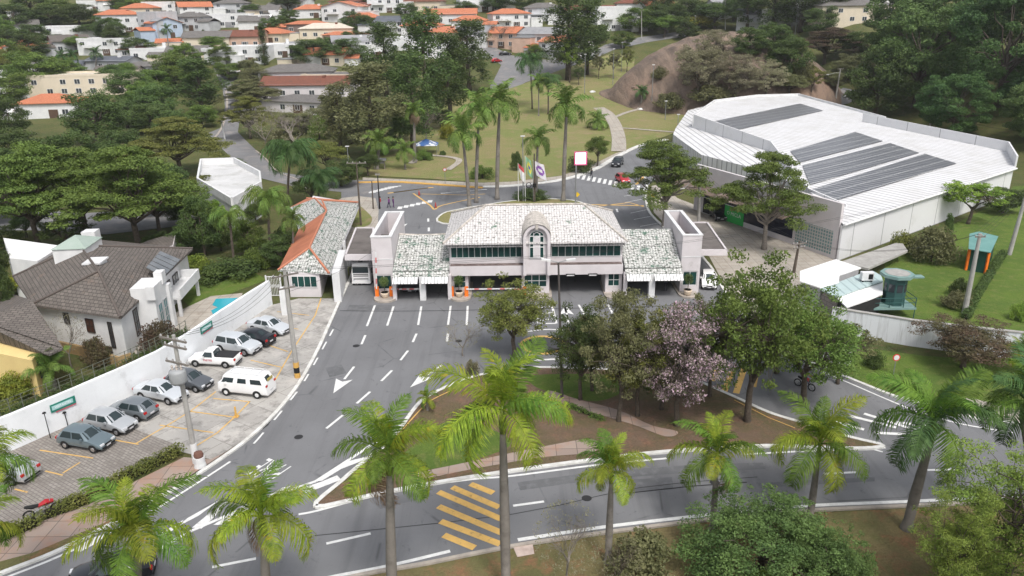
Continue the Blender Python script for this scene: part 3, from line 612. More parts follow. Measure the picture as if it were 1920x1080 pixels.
fo=aw.build('arched_window',white,ar,uv=False); gl.build('pane',glassg,fo,uv=False); m=MB(); m.box(cx-rw*.43,cx+rw*.43,79.0,79.045,zb_+.04,zc-.05); m.build('infill_panel',pinkw,fo)
# side canopies over the outer lanes
def canopy(px,z,label=None):
    pts=[Z(x,y,z) for x,y in px]; m=MB(); m.prism([(p.x,p.y) for p in pts],z-.06,z,0); o=m.build('canopy',flatroof,gh)
    m=MB(); pp=pts+[pts[0]]
    for a,b in zip(pp,pp[1:]):
        d=(b-a).normalized(); q=Vector((-d.y,d.x,0))*.1; m.prism([((a-q-d*.1).x,(a-q-d*.1).y),((b-q+d*.1).x,(b-q+d*.1).y),((b+q+d*.1).x,(b+q+d*.1).y),((a+q-d*.1).x,(a+q-d*.1).y)],z-.55,z+.14)
    m.build('fascia',pinkw,o); return o
canopy([(648,479),(698,479),(700,428),(668,428)],3.9); canopy([(1312,470),(1362,470),(1326,418),(1300,418)],3.7)
m=MB(); m.box(FX(650,90.5),FX(650,90.5)+.3,89.5,89.8,0,3.5); m.build('column',white,gh)
# traffic islands with rounded noses in front of the booths
for x0,x1 in ((FX(702),FX(740)),(FX(845),FX(880)),(FX(978),FX(1032)),(FX(1136),FX(1167)),(FX(1275),FX(1305))):
    cx_=(x0+x1)/2; r=(x1-x0)/2+.15; pl=[(cx_-r,Y0+4),(cx_-r,78.9)]+[(cx_-r*math.cos(math.pi*i/10),78.9-min(r,1.3)*math.sin(math.pi*i/10)) for i in range(1,10)]+[(cx_+r,78.9),(cx_+r,Y0+4)]
    m=MB(); m.prism(pl,.02,.2); m.build('traffic_island',kerbg,gh)
for px in (1070,1112,1270-30):
    m=MB(); x=FX(px,78.9); m.box(x-.5,x+.5,78.95,79.15,2.35,2.6); sg=m.build('lane_sign',black,gh); m=MB(); m.box(x-.4,x+.4,78.93,78.947,2.42,2.53); m.build('lit_strip',P('sign_face',(.7,.7,.7)),sg)
# ---- guard office with swept roofs
go_=thing('guard_office','low guard office left of the gates, mossy white roof with one bare terracotta slope','office')
ze=2.9; e=lambda x,y,z=ze: tuple(Z(x,y,z)); zr=4.9
fl,fr,br,bl=e(521,507),e(617,513),e(674,380),e(575,372); r1,r2=e(580,465,zr),e(612,395,zr)
m=MB(); roofpoly(m,[([fl,fr,r1],0),([fr,br,r2,r1],0),([br,bl,r2],0),([fl,r1,r2,e(560,430)],1),([e(560,430),r2,e(586,374,zr-.4),e(541,390)],0),([e(541,390),e(586,374,zr-.4),bl],1)],.14); gr_=m.build('roof',[tilegreen,terrapl],go_)
m=MB()
for p,q in ((fr,r1),(fl,r1),(r1,r2),(r2,e(590,372,zr-.6)),(r2,e(604,376,zr-.3)),(e(604,376,zr-.3),br),(br,bl)): ridge(m,Vector(p)+Vector((0,0,.06)),Vector(q)+Vector((0,0,.06)),.13)
m.build('ridge_tiles',P('terracotta_ridge',(.5,.2,.12),None,2,.8),gr_,uv=False)
m=MB(); wlp=[Z(545,557,0),Z(603,557,0),Z(608,545,0),Z(625,470,0),Z(655,412,0),Z(590,400,0)]; 
m.prism([(p.x,p.y) for p in wlp],0,ze-.1); wo=m.build('wall',pinkw,go_)
a,b=wlp[0],wlp[1]; ang=math.atan2((b-a).y,(b-a).x); window(wo,xf(((a+b)/2)+Vector((0,-.04,1.2)),ang),(b-a).length*.8,1.25,3,0,glassg)
m=MB(); q=Z(535,590,0); m.box(q.x-.28,q.x+.28,q.y-.28,q.y+.28,0,3.0); m.build('column',white,go_)
m=MB(); q=Z(634,567,0); p2=Z(648,520,0); m.prism([(q.x-.4,q.y),(q.x+.4,q.y),(p2.x+.3,p2.y),(p2.x-.5,p2.y)],0,3.4); m.build('side_wall',white,go_)
m=MB(); m.tube([Vector(fr)+Vector((.1,0,-.1)),Vector(br)+Vector((.1,0,-.1))],.1,6); m.build('gutter',grey,go_)
gt=thing('metal_gate','white barred pedestrian gate between boundary wall and guard office','gate',Z(516,556)); m=MB()
for i in range(9): m.box(-.7+i*.17,-.66+i*.17,-.02,.02,.1,2.3)
for z in (.1,1.1,1.3,2.3): m.box(-.72,.72,-.03,.03,z,z+.08)
m.build('bars',white,gt,uv=False); m=MB(); m.box(-.85,-.72,-.06,.06,0,2.5); m.box(.72,.85,-.06,.06,0,2.5); m.build('gate_posts',white,gt,uv=False)
# ---- big white house with dark hip roof
hz=4.3
wh=thing('white_house','large white two storey house under a broad dark tiled hip roof with glass skylight box','house')
A,B,Cc,D=e(226,595,hz),e(60,571,hz),e(24,519,hz),e(361,466,hz); E_=e(150,446,hz); P1,P2=e(185,509,7.2),e(150,461,7.2)
m=MB(); roofpoly(m,[[B,A,P1],[B,P1,P2,Cc],[A,D,P2,P1],[D,E_,P2],[E_,Cc,P2]],.2); rf=m.build('roof',tiledark,wh)
m=MB(); 
for p,q in ((A,P1),(B,P1),(P1,P2),(D,P2),(Cc,P2)): ridge(m,Vector(p)+Vector((0,0,.05)),Vector(q)+Vector((0,0,.05)),.12)
m.build('ridge_tiles',P('dark_ridge',(.12,.1,.09),None,2,.85),rf,uv=False)
cen=(Vector(A)+Vector(Cc)+Vector(D)+Vector(E_))/4; ins=lambda p,d=.7:(lambda v:(v.x,v.y))(Vector(p)+(cen-Vector(p)).normalized()*d)
m=MB(); m.prism([ins(A),ins(D),ins(E_),ins(Cc),ins(B)],0,hz-.05); wo=m.build('wall',white,wh)
a,b=Vector((*ins(B),0)),Vector((*ins(A),0)); ang=math.atan2((b-a).y,(b-a).x); nrm=Vector((math.sin(ang),-math.cos(ang),0))
shut=P('brown_shutter',(.07,.03,.02),None,2,.6)
for t,w_,h_,z,gm in ((.34,.6,1.0,2.6,glassb),(.62,.9,1.3,2.1,shut),(.86,.42,2.5,.9,glassb),(.8,.5,.6,.3,glassb)):
    window(wo,xf(a.lerp(b,t)+nrm*.05+Vector((0,0,z)),ang),w_,h_,1,1,gm,P('dark_frame',(.04,.03,.025)))
a,b=Vector((*ins(A),0)),Vector((*ins(D),0)); ang2=math.atan2((b-a).y,(b-a).x); n2=Vector((math.sin(ang2),-math.cos(ang2),0))
for t,w_,h_,z in ((.16,.9,2.6,1.0),(.62,1.6,2.2,.9),(.75,1.6,2.2,.9)): window(wo,xf(a.lerp(b,t)+n2*.05+Vector((0,0,z)),ang2),w_,h_,1,1,glassb,P('dark_frame',(.04,.03,.025)))
# projecting stair bay with stepped parapet and balcony
m=MB(); base=a.lerp(b,.27)+n2*.9; m.M=xf(base,ang2); m.box(-1.6,1.6,-.9,1.2,0,5.4); m.box(-1.9,-1.3,-1.1,-.3,4.3,5.6); m.box(.9,1.9,-1.0,-.2,4.9,6.1); m.box(1.6,2.3,-1.2,0,0,4.6); m.M=Matrix(); bay=m.build('stair_bay',white,wh)
for x in (-.7,.7): window(bay,xf(base,ang2)@xf((x,-.95,.9)),.9,2.6,1,2,P('pale_teal_glass',(.1,.2,.2),None,1,.1),grey)
m=MB(); bb=a.lerp(b,.66)+n2*1.0; m.M=xf(bb,ang2); m.box(-3.2,3.6,-.9,.95,1.9,2.1); m.box(-3.2,3.6,-1.05,-.9,1.9,3.0); m.box(3.45,3.6,-.9,.95,2.1,3.0); m.box(3.0,3.3,-.9,-.6,0,1.9); m.box(-3.2,-2.9,-.9,-.6,0,1.9); m.M=Matrix(); m.build('balcony',white,wh)
# roof furniture
m=MB(); c1=Z(150,482,6.0); m.M=xf(c1,ang2); m.box(-2.0,2.0,-1.6,1.6,-1,1.5); m.M=Matrix(); sk=m.build('skylight_box',white,rf)
m=MB(); m.M=xf(c1,ang2); roofpoly(m,[[(-2.1,-1.7,1.5),(2.1,-1.7,1.5),(0,0,2.4)],[(2.1,-1.7,1.5),(2.1,1.7,1.5),(0,0,2.4)],[(2.1,1.7,1.5),(-2.1,1.7,1.5),(0,0,2.4)],[(-2.1,1.7,1.5),(-2.1,-1.7,1.5),(0,0,2.4)]],.06); m.M=Matrix(); m.build('skylight_glass',P('pale_green_glass',(.3,.37,.32),(.36,.42,.38),.4,.2),sk)
m=MB(); c2=Z(182,505,6.2); m.M=xf(c2,ang2); m.box(-.9,.9,-.7,.7,-.6,.8); m.box(-1.05,1.05,-.85,.85,.8,.95); m.M=Matrix(); m.build('chimney',white,rf)
m=MB(); c2=Z(172,447,6.6); m.M=xf(c2,ang2); m.box(-.7,.7,-.7,.7,-.6,.9); m.M=Matrix(); m.build('chimney',white,rf)
# solar water panels on the right slope
m=MB(); q=[e(301,472,5.75),e(339,488,4.9),e(307,521,4.95),e(274,504,5.8)]; q=[Vector(p)+Vector((0,0,.12)) for p in q]
for i in range(5):
    a0=q[0].lerp(q[3],i/5+.015); a1=q[1].lerp(q[2],i/5+.015); b1=q[1].lerp(q[2],(i+1)/5-.015); b0=q[0].lerp(q[3],(i+1)/5-.015); roofpoly(m,[[tuple(a0),tuple(a1),tuple(b1),tuple(b0)]],.06)
m.build('solar_collector',P('collector_glass',(.12,.13,.14),(.17,.18,.19),1,.2),rf)
# yellow house, nearest left edge
yh=thing('yellow_house','pale yellow house at the left edge with steep dark tiled roof','house')
z0=3.6; pA,pB,pC,pD=e(118,652,z0),e(60,563,5.6),e(-40,600,5.6),e(-40,622,z0); pE=e(92,664,z0)
m=MB(); roofpoly(m,[[pE,pA,pB,pC,e(-40,628,z0)],[pB,pC,e(-40,560,z0),e(20,550,z0)]],.18); m.build('roof',tiledark,yh)
m=MB(); pts=[Z(-60,745,0),Z(60,742,0),Z(64,690,0),Z(30,600,0),Z(-60,600,0)]; a=Z(62,672,z0-.3); m.prism([(Z(-60,650,3.3).x,Z(-60,650,3.3).y),(Z(60,676,3.3).x,Z(60,676,3.3).y),(Z(95,660,3.3).x-1.2,Z(95,660,3.3).y+.4),(Z(40,600,3.3).x,Z(40,600,3.3).y),(Z(-60,600,3.3).x,Z(-60,600,3.3).y)],0,3.3)
m.build('wall',P('yellow_render',(.75,.58,.26),(.7,.53,.24),.5,.85),yh)
m=MB(); q=Z(64,690,2.2); m.M=xf((q.x,q.y,1.2),R(40)); m.box(-.1,1.0,-.15,.05,0,1.5); m.M=Matrix(); m.build('window',glassb,yh)
# low retaining wall in the garden
tw=thing('garden_wall','ochre retaining wall along the white house garden','wall'); m=MB(); ribbon(m,[Z(100,655),Z(160,668),Z(225,688),Z(250,680)],.25,0,1.0); m.build('wall',P('ochre_render',(.4,.27,.12),(.25,.18,.1),.8,.9),tw)
# ---- warehouse
wz=4.7; ea,eb=Z(1583,422,wz),Z(1906,316,wz); dr=(eb-ea).normalized(); up=Vector((-dr.y,dr.x,0))
def rp(px,py,off=0):   # point of the sloping roof plane seen at a pixel
    d=ray(px,py); s=.035; n=Vector((-up.x*s,-up.y*s,1)); o=Vector((0,0,CH)); p0=ea+Vector((0,0,off)); t=(p0-o).dot(n)/d.dot(n); return o+d*t
wa=thing('warehouse','large white warehouse with sheet roof carrying rows of solar panels and pinkish shop front','warehouse')
far=[rp(1888,284),rp(1660,222),rp(1495,178),rp(1420,180),rp(1340,190),rp(1300,217),rp(1445,268),rp(1517,358)]
ridx=[ea,eb]+far; fa=rp(1587,385); 
base=[Z(1565,487)]; A0=Vector((ea.x-.1,ea.y+.35,0))
rpoly=[ea,eb]+far
m=MB(); m.add([tuple(p) for p in rpoly],[tuple(range(len(rpoly)))]); m.add([(p.x,p.y,p.z-.2) for p in rpoly],[tuple(range(len(rpoly)-1,-1,-1))]); ro=m.build('roof',roofwhite,wa)
if ro.data.polygons[0].normal.z<0: ro.data.flip_normals()
# roof uv: corrugations run down the slope
uvl=ro.data.uv_layers[0]
for pl_ in ro.data.polygons:
    for li in pl_.loop_indices:
        c_=ro.data.vertices[ro.data.loops[li].vertex_index].co; uvl.data[li].uv=(c_.dot(dr),c_.dot(up))
def wallrun(mb,pts,h0,dz=0):
    for a,b in zip(pts,pts[1:]):
        d=(b-a).normalized(); q=Vector((-d.y,d.x,0))*.12; L=[a-q,b-q,b+q,a+q]; zz=lambda p:p.z+dz
        V=[(p.x,p.y,h0) for p in L]+[(L[0].x,L[0].y,zz(a)),(L[1].x,L[1].y,zz(b)),(L[2].x,L[2].y,zz(b)),(L[3].x,L[3].y,zz(a))]
        mb.add(V,[(0,3,2,1),(4,5,6,7),(0,1,5,4),(1,2,6,5),(2,3,7,6),(3,0,4,7)])
off=up*.45
wm_=brickmat('panelled_white_wall',(.66,.66,.67),(.64,.64,.65),(.3,.3,.31),7.5,20,.1,dark=(.5,.49,.47),dlo=.55,dhi=.9,dscale=.3,bmp=0,off=0)
m=MB(); wallrun(m,[ea+off+dr*.3,eb+off-dr*.2,rp(1888,284)],0,-.25); wallrun(m,far[:6],0,-.25); wallrun(m,far[5:8]+[rp(1587,388)],3.0,.35); m.build('side_wall',wm_,wa)
m=MB(); m.tube([ea-up*.02,eb-up*.02],.16,6); m.build('gutter',white,wa,uv=False)
m=MB()
wallrun(m,[rp(1904,312),rp(1888,284)+Vector((0,0,0)),rp(1617,228)],wz,1.7); m.build('parapet',wm_,wa)
m=MB(); wallrun(m,[rp(1660,223),rp(1497,179),rp(1420,181),rp(1340,191),rp(1300,218)],wz,.5); m.build('parapet',white,wa)
# shop front wall
f0=Z(1565,487); f1=Z(1300,393); fd=(f1-f0).normalized(); fn=Vector((fd.y,-fd.x,0)); fn=-fn if fn.y>0 else fn
topz=W(1587,382,f0.y).z; L_=(f1-f0).length
fang=math.atan2((-fd).y,(-fd).x)
FM=xf(f1,fang)   # local x runs from the far end to the near corner; -y faces the street
m=MB(); m.M=FM; m.box(0,L_,0,.4,0,topz); m.M=Matrix(); fc=m.build('shop_front',pinkw,wa)
def fpt(px,py,yl=0):   # pixel -> local coordinates on the shop-front plane
    d=ray(px,py); o=Vector((0,0,CH)); nn=Vector((math.sin(fang),-math.cos(fang),0)); p0=f1+nn*(-yl); t=(p0-o).dot(nn)/d.dot(nn); p=FM.inverted()@(o+d*t); return p.x,p.z
def fpanel(name,px,mat,y,par,th=.08):
    q=[fpt(*p) for p in px]; m=MB(); m.M=FM; n=len(q); m.add([(x,-y,z) for x,z in q]+[(x,-y+th,z) for x,z in q],[tuple(range(n)),tuple(range(2*n-1,n-1,-1))]+[(i,n+i,n+(i+1)%n,(i+1)%n) for i in range(n)]); m.M=Matrix(); return m.build(name,mat,par)
def rect(name,x0,x1,z0,z1,mat,y,par,th=.08):
    m=MB(); m.M=FM; m.box(x0,x1,-y,-y+th,z0,z1); m.M=Matrix(); return m.build(name,mat,par)
x0,_=fpt(1318,395); x1,_=fpt(1487,430); navy=P('navy_panel',(.025,.028,.05),(.035,.04,.065),.5,.5); xg0,_=fpt(1357,430); xg1,_=fpt(1392,440)
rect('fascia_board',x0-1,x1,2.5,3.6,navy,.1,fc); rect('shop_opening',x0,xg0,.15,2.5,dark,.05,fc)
gp=rect('green_panel',xg0,xg1,.1,2.45,P('green_panel',(.04,.42,.09),(.035,.38,.08),.4,.6),.12,fc); rect('shop_glazing',xg1,x1,.8,2.5,P('dark_blue_glass',(.01,.012,.03),None,1,.1),.05,fc)
rect('light_strip',x0,xg1+1,2.46,2.56,white,.16,fc)
text('O MICLA',.75,white,FM@xf(((xg0+xg1)/2,-.135,1.15),rx=R(90)),gp); sx,_=fpt(1362,402); text('MICA',.85,white,FM@xf((sx,-.115,2.75),rx=R(90)),fc)
xa_,za_=fpt(1494,424); xb_,zb_2=fpt(1562,440); gb=brickmat('glass_blocks',(.16,.27,.27),(.12,.22,.22),(.45,.43,.42),.42,.42,.09,rough=.3,off=0); rect('glass_block_panel',xa_,xb_,.5,3.5,gb,.06,fc)
m=MB(); m.M=FM; q0,_=fpt(1274,352); q1,_=fpt(1490,418); zc1=fpt(1493,418)[1]
roofpoly(m,[[(-3,-.0,4.3),(q1,-.0,4.3),(q1,-2.3,3.75),(-3,-2.3,3.75)]],.12); m.M=Matrix(); m.build('canopy',brickmat('rusty_canopy',(.2,.15,.12),(.15,.11,.09),(.4,.36,.33),3.2,40,.08,dark=(.09,.075,.065),dlo=.45,dhi=.7,dscale=.8,bmp=0,off=0),fc)
# low annex roof left of the main block
ax=[Z(x,y,4.4) for x,y in ((1267,240),(1262,252),(1315,290),(1450,325),(1517,362),(1517,340),(1445,272),(1304,222),(1330,196),(1290,207))]
m=MB(); m.prism([(p.x,p.y) for p in ax],0,4.4); m.build('annex',[roofwhite],wa)
# solar arrays
sp=P('solar_cells',(.06,.065,.075),(.08,.085,.095),.8,.25); sb=brickmat('solar_panels',(.12,.125,.14),(.1,.105,.12),(.42,.42,.43),1.3,2.2,.09,rough=.3,off=0,bmp=0)
for q in (((1516,357),(1571,374),(1793,306),(1734,288)),((1505,310),(1519,346),(1723,286),(1669,268)),((1482,283),(1500,304),(1655,264),(1604,247)),((1335,228),(1382,243),(1543,207),(1500,194))):
    pts=[rp(x,y,.15) for x,y in q]; m=MB(); roofpoly(m,[[tuple(p) for p in pts]],.06); so_=m.build('solar_array',sb,ro); uvl=so_.data.uv_layers[0]
    for pl_ in so_.data.polygons:
        for li in pl_.loop_indices: c_=so_.data.vertices[so_.data.loops[li].vertex_index].co; uvl.data[li].uv=(c_.dot(dr),c_.dot(up))
m=MB(); q=[Z(x,y,1.6) for x,y in ((1572,492),(1690,452),(1702,470),(1628,503))]; m.prism([(p.x,p.y) for p in q],1.35,1.6); m.build('low_canopy',concr,wa)
# ---- sheds beside the warehouse
def slab(px,z,th=.12): 
    q=[Z(x,y,z) for x,y in px]; return q
def shed(label,px,z,rmat,wmat,name='shed',h0=0):
    t=thing(name,label,'shed'); q=[Z(x,y,z) for x,y in px]; m=MB(); m.prism([(p.x,p.y) for p in q],z-.12,z); m.build('roof',rmat,t)
    c=sum(q,Vector())/len(q); m=MB(); m.prism([tuple((p+(c-p)*.07)[:2]) for p in q],h0,z-.13); m.build('wall',wmat,t); return t
shed('white roofed shed beside the glass block wall of the warehouse',[(1500,508),(1567,486),(1615,502),(1574,516),(1573,529),(1538,539),(1500,527)],2.9,P('bright_white_roof',(.85,.85,.84),None,1,.6),grey)
stone=brickmat('grey_stone_wall',(.28,.25,.23),(.22,.2,.19),(.14,.13,.12),.8,.4,.04)
shed('pale teal roofed shed behind the watchtower',[(1536,541),(1574,528),(1624,509),(1637,508),(1652,516),(1656,527),(1606,543),(1569,557)],2.7,roofteal,stone)
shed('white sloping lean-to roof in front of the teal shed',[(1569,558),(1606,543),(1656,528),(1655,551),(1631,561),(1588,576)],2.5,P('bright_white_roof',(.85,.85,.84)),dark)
ac=thing('roof_fan_unit','white air unit standing on the teal shed roof','air unit',Z(1624,527,2.72)); m=MB(); m.box(-.6,.6,-.3,.3,.15,1.0); m.build('casing',white,ac); m=MB(); m.box(.05,.5,-.32,-.3,.3,.85); m.build('grille',black,ac); m=MB(); m.box(-.5,-.4,-.3,.3,0,.15); m.box(.4,.5,-.3,.3,0,.15); m.build('feet',black,ac)
# guard watchtower
wt=thing('watchtower','dark green octagonal watchtower on a railed platform above the boundary wall','tower',Z(1670,588)); grn=P('dark_teal_paint',(.03,.085,.08),(.04,.1,.095),1,.5); grl=P('pale_teal_paint',(.16,.27,.26),(.2,.3,.28),1,.6)
octo=lambda r,z,x=0,y=0:[(x+r*math.cos(math.pi/8+i*math.pi/4),y+r*math.sin(math.pi/8+i*math.pi/4)) for i in range(8)]
m=MB(); m.prism(octo(1.05,0),1.2,4.1); ca=m.build('cabin',grn,wt); m=MB(); m.prism(octo(1.6,0),4.1,4.4); m.box(1.2,2.6,-.35,.35,3.9,4.05); m.build('roof_rim',grl,ca); m=MB(); m.prism(octo(1.2,0),4.405,4.43); m.build('roof_top',concr,ca)
m=MB(); m.box(-2.6,1.7,-1.5,1.6,1.0,1.2); m.build('platform',grl,wt); m=MB()
for x,y in ((-2.5,-1.4),(-1,-1.4),(.4,-1.4),(1.6,-1.4),(1.6,1.5),(-2.5,1.5),(-2.5,0)): m.cyl(x,y,0 if abs(x)>1.5 else 1.2,2.2,.05,n=6)
for z in (1.7,2.2): m.tube([(-2.5,1.5,z),(-2.5,-1.4,z),(1.6,-1.4,z),(1.6,1.5,z)],.04,5)
m.build('railing',grn,wt,uv=False)
for a in (-math.pi/2,-math.pi/2-math.pi/4,-math.pi/4,0,math.pi): 
    m=MB(); m.M=xf((.99*math.cos(a),.99*math.sin(a),2.6),a+math.pi/2); m.box(-.28,.28,-.02,.02,0,.8); m.M=Matrix(); m.build('window',glassb,ca)
# green shelter
gs=thing('green_shelter','small dark green kiosk with teal roof and orange edges on the grass slope','kiosk'); q=[Z(x,y,2.8) for x,y in ((1816,466),(1818,438),(1836,434),(1872,443),(1858,473))]; m=MB(); m.prism([(p.x,p.y) for p in q],2.7,2.8); m.build('roof',P('teal_roof',(.12,.27,.25),(.16,.32,.3),.6,.5),gs)
c=sum(q,Vector())/len(q); qq=[tuple((p+(c-p)*.12)[:2]) for p in (q[0],q[1],q[3],q[4])]; m=MB(); m.prism(qq,0,2.69); m.build('wall',P('dark_green_wall',(.015,.07,.05),None,1,.6),gs)
for p in (qq[0],qq[3]): m=MB(); m.box(p[0]-.12,p[0]+.12,p[1]-.12,p[1]+.12,0,2.68); m.build('corner_panel',orange,gs)
# ---- boundary walls
stainw=P('stained_white_wall',(.78,.8,.82),(.7,.72,.74),.5,.8,c3=(.42,.42,.42),s3=.5,lo3=.58,hi3=.85)
bw=thing('boundary_wall','long white boundary wall behind the parked cars','wall'); WB=[(-60,878),(36,838),(150,787),(250,740),(305,712),(361,676),(420,632),(480,590),(509,571)]
wp_=[Z(*p) for p in WB]; m=MB(); ribbon(m,wp_,.3,0,2.75); m.build('wall',stainw,bw); m=MB(); up_=[p+Vector((-.28,.45,0)) for p in wp_[:6]]
m=MB(); ribbon(m,up_,.03,3.7,3.73); ribbon(m,up_,.025,3.1,3.12); ribbon(m,up_,.025,3.4,3.42)
for i in range(26):
    t=i/25*(len(up_)-1); j=min(int(t),len(up_)-2); p=up_[j].lerp(up_[j+1],t-j); m.cyl(p.x,p.y,0,3.76,.035,n=5)
m.build('fence_rail',P('weathered_wire',(.13,.14,.11),None,2,.8),bw,uv=False)
rw_=thing('boundary_wall','streaked white boundary wall below the watchtower and grass slope','wall'); m=MB(); rwp=[Z(x,y) for x,y in ((1555,622),(1600,630),(1655,639),(1707,648),(1800,660),(1920,674),(2100,695))]
ribbon(m,rwp,.3,0,2.5); 
mm,n_,b_=nodes('streaked_wall'); v=coord(n_); mp=n_.nodes.new('ShaderNodeMapping'); mp.inputs['Scale'].default_value=(1.6,1.6,.12); n_.links.new(v,mp.inputs[0]); c=mixn(n_,ramp(n_,noi(n_,mp.outputs[0],1,5,.7),.5,.68,0,.75),(.66,.68,.72),(.3,.3,.3)); n_.links.new(c,b_.inputs['Base Color']); b_.inputs['Roughness'].default_value=.9
m.build('wall',mm,rw_); m=MB(); ribbon(m,rwp,.42,2.5,2.58); m.build('coping',concr,rw_)
hut=shed('low grey hut roof tucked under the boundary wall behind trees',[(1560,618),(1606,640),(1600,652),(1545,640)],1.9,concr,white)
# white neighbours on the left
def block(name,label,px,z,rmat,wmat,par=0,cat='house',grp=None):
    t=thing(name,label,cat,group=grp); q=[Z(x,y,z) for x,y in px]; m=MB(); m.prism([(p.x,p.y) for p in q],0,z); m.build('wall',wmat,t)
    m=MB(); c=sum(q,Vector())/len(q); m.prism([tuple((p+(c-p)*.04)[:2]) for p in q],z+.003,z+.03); m.build('roof',rmat,t)
    if par:
        m=MB(); ql=q+[q[0]]
        for a,b in zip(ql,ql[1:]):
            d=(b-a).normalized(); s_=Vector((-d.y,d.x,0))*.15; m.prism([tuple((a-s_)[:2]),tuple((b-s_)[:2]),tuple((b+s_)[:2]),tuple((a+s_)[:2])],z-.2,z+par)
        m.build('parapet',wmat,t)
    return t
block('white_house','white flat roofed house with low parapets behind the queen palms',[(372,345),(378,308),(440,306),(488,332),(490,352),(436,384)],4.2,P('dull_white_roof',(.6,.6,.6),(.5,.5,.5),.3,.7,c3=(.4,.4,.38),s3=.4),white,1.0)
block('white_house','plain white house with slanting bright roof at the left edge behind the big hip roof',[(18,484),(6,446),(116,461),(70,490)],4.8,P('bright_white_roof',(.85,.85,.84)),white,0)
block('tiled_annex','low brown tiled garage roof between tall trees and the white house',[(232,470),(280,450),(330,436),(325,460),(270,478)],2.6,tiledark,pinkw,0,'garage')
# ---- houses up the hill
def house(px,py,w_,d_,h_,rz_,roof,wmat,rmat,label,rise=1.8,name='house',nw=3,group='houses on the far hillside',extra=None):
    g=T(px,py); t=thing(name,label,'house',g,rz_,group); x,y=w_/2,d_
    m=MB(); m.box(-x,x,0,y,-2.5,h_)
    if roof=='gablef': m.add([(-x,0,h_),(x,0,h_),(0,0,h_+rise),(-x,y,h_),(x,y,h_),(0,y,h_+rise)],[(0,1,2),(4,3,5)])
    if roof=='gable': m.add([(-x,0,h_),(-x,y,h_),(-x,y/2,h_+rise),(x,0,h_),(x,y,h_),(x,y/2,h_+rise)],[(0,2,1),(3,4,5)])
    m.build('wall',wmat,t,uv=False)
    m=MB(); o=.6; hh=h_+.02
    if roof=='hip':
        k=min(x,y/2)*.9; a,b=((-x+k,y/2),(x-k,y/2)) if x>y/2 else ((0,k),(0,y-k)); zr=hh+rise
        c=[(-x-o,-o,hh),(x+o,-o,hh),(x+o,y+o,hh),(-x-o,y+o,hh)]; a=(*a,zr); b=(*b,zr)
        if x>y/2: roofpoly(m,[[c[0],c[1],b,a],[c[1],c[2],b],[c[2],c[3],a,b],[c[3],c[0],a]])
        else: roofpoly(m,[[c[0],c[1],a],[c[1],c[2],b,a],[c[2],c[3],b],[c[3],c[0],a,b]])
    elif roof=='gable': roofpoly(m,[[(-x-o,-o,hh-.25),(x+o,-o,hh-.25),(x+o,y/2,hh+rise),(-x-o,y/2,hh+rise)],[(-x-o,y/2,hh+rise),(x+o,y/2,hh+rise),(x+o,y+o,hh-.25),(-x-o,y+o,hh-.25)]])
    elif roof=='gablef': roofpoly(m,[[(-x-o,-o,hh-.25),(0,-o,hh+rise),(0,y+o,hh+rise),(-x-o,y+o,hh-.25)],[(0,-o,hh+rise),(x+o,-o,hh-.25),(x+o,y+o,hh-.25),(0,y+o,hh+rise)]])
    else:
        m.box(-x+.2,x-.2,.2,y-.2,h_,h_+.08)
        pr=MB(); 
        for q in ((-x-.05,x+.05,-.05,.2),(-x-.05,x+.05,y-.2,y+.05),(-x-.05,-x+.2,.2,y-.2),(x-.2,x+.05,.2,y-.2)): pr.box(*q,h_-.1,h_+.6)
        pr.build('parapet',wmat,t,uv=False)
    rf_=m.build('roof',rmat,t)
    fl=2 if h_>4.5 else 1
    for f in range(fl):
        for i in range(nw):
            if (i*7+f*3+int(px))%5==0: continue
            xx=-x+w_*(i+.5)/nw; zz=(.9 if f==0 else h_/2+.7)
            ww_=min(1.6,w_/nw*.55); a=MB(); b=MB(); win(a,b,xf((xx,-.04,zz)),ww_,1.4,1,0,.09); fo=a.build('window',white,t,uv=False); b.build('pane',glassb,fo,uv=False)
    r_=random.Random(int(px*3+py)); 
    if h_>3 and w_<24:
        sd=r_.choice((-1,1)); aw_=w_*r_.uniform(.3,.5); ah=h_*r_.uniform(.45,.75); ad=y*r_.uniform(.5,.8); X0=sd*x; m=MB(); a0,a1=sorted((X0,X0+sd*aw_)); y0_=-r_.uniform(1,3.5); m.box(a0+(.01 if sd>0 else 0),a1-(.01 if sd<0 else 0),y0_,y0_+ad,-2.5,ah); an=m.build('annex',wmat,t,uv=False)
        m=MB(); 
        if r_.random()<.5: m.box(a0-.15,a1+.15,y0_-.15,y0_+ad+.15,ah+.003,ah+.25); m.build('roof',wroof if wmat is white else greyr,an)
        else: roofpoly(m,[[(a0-.4,y0_-.4,ah),(a1+.4,y0_-.4,ah),(a1+.4,y0_+ad/2,ah+1.3),(a0-.4,y0_+ad/2,ah+1.3)],[(a0-.4,y0_+ad/2,ah+1.3),(a1+.4,y0_+ad/2,ah+1.3),(a1+.4,y0_+ad+.3,ah),(a0-.4,y0_+ad+.3,ah)]]); m.build('roof',rmat,an)
        m=MB(); m.box(-x*.7,-x*.05,-1.5,-.01,h_*.5,h_*.5+.15); m.box(-x*.7,-x*.05,-1.5,-1.4,h_*.5+.15,h_*.5+1.0); 
        if h_>4.5: m.build('balcony',wmat,t,uv=False)
        m=MB(); m.box(x*.1,x*.1+w_*.16,-.06,.0,0,2.3); m.build('garage_door',P('brown_door',(.1,.06,.04),None,1,.7) if r_.random()<.5 else greyr,t,uv=False)
    if extra:
        m=MB(); ex=extra[0]; m.box(*ex[0]); m.build(ex[1],ex[2],rf_ if ex[1]=='chimney' else t)
    return t
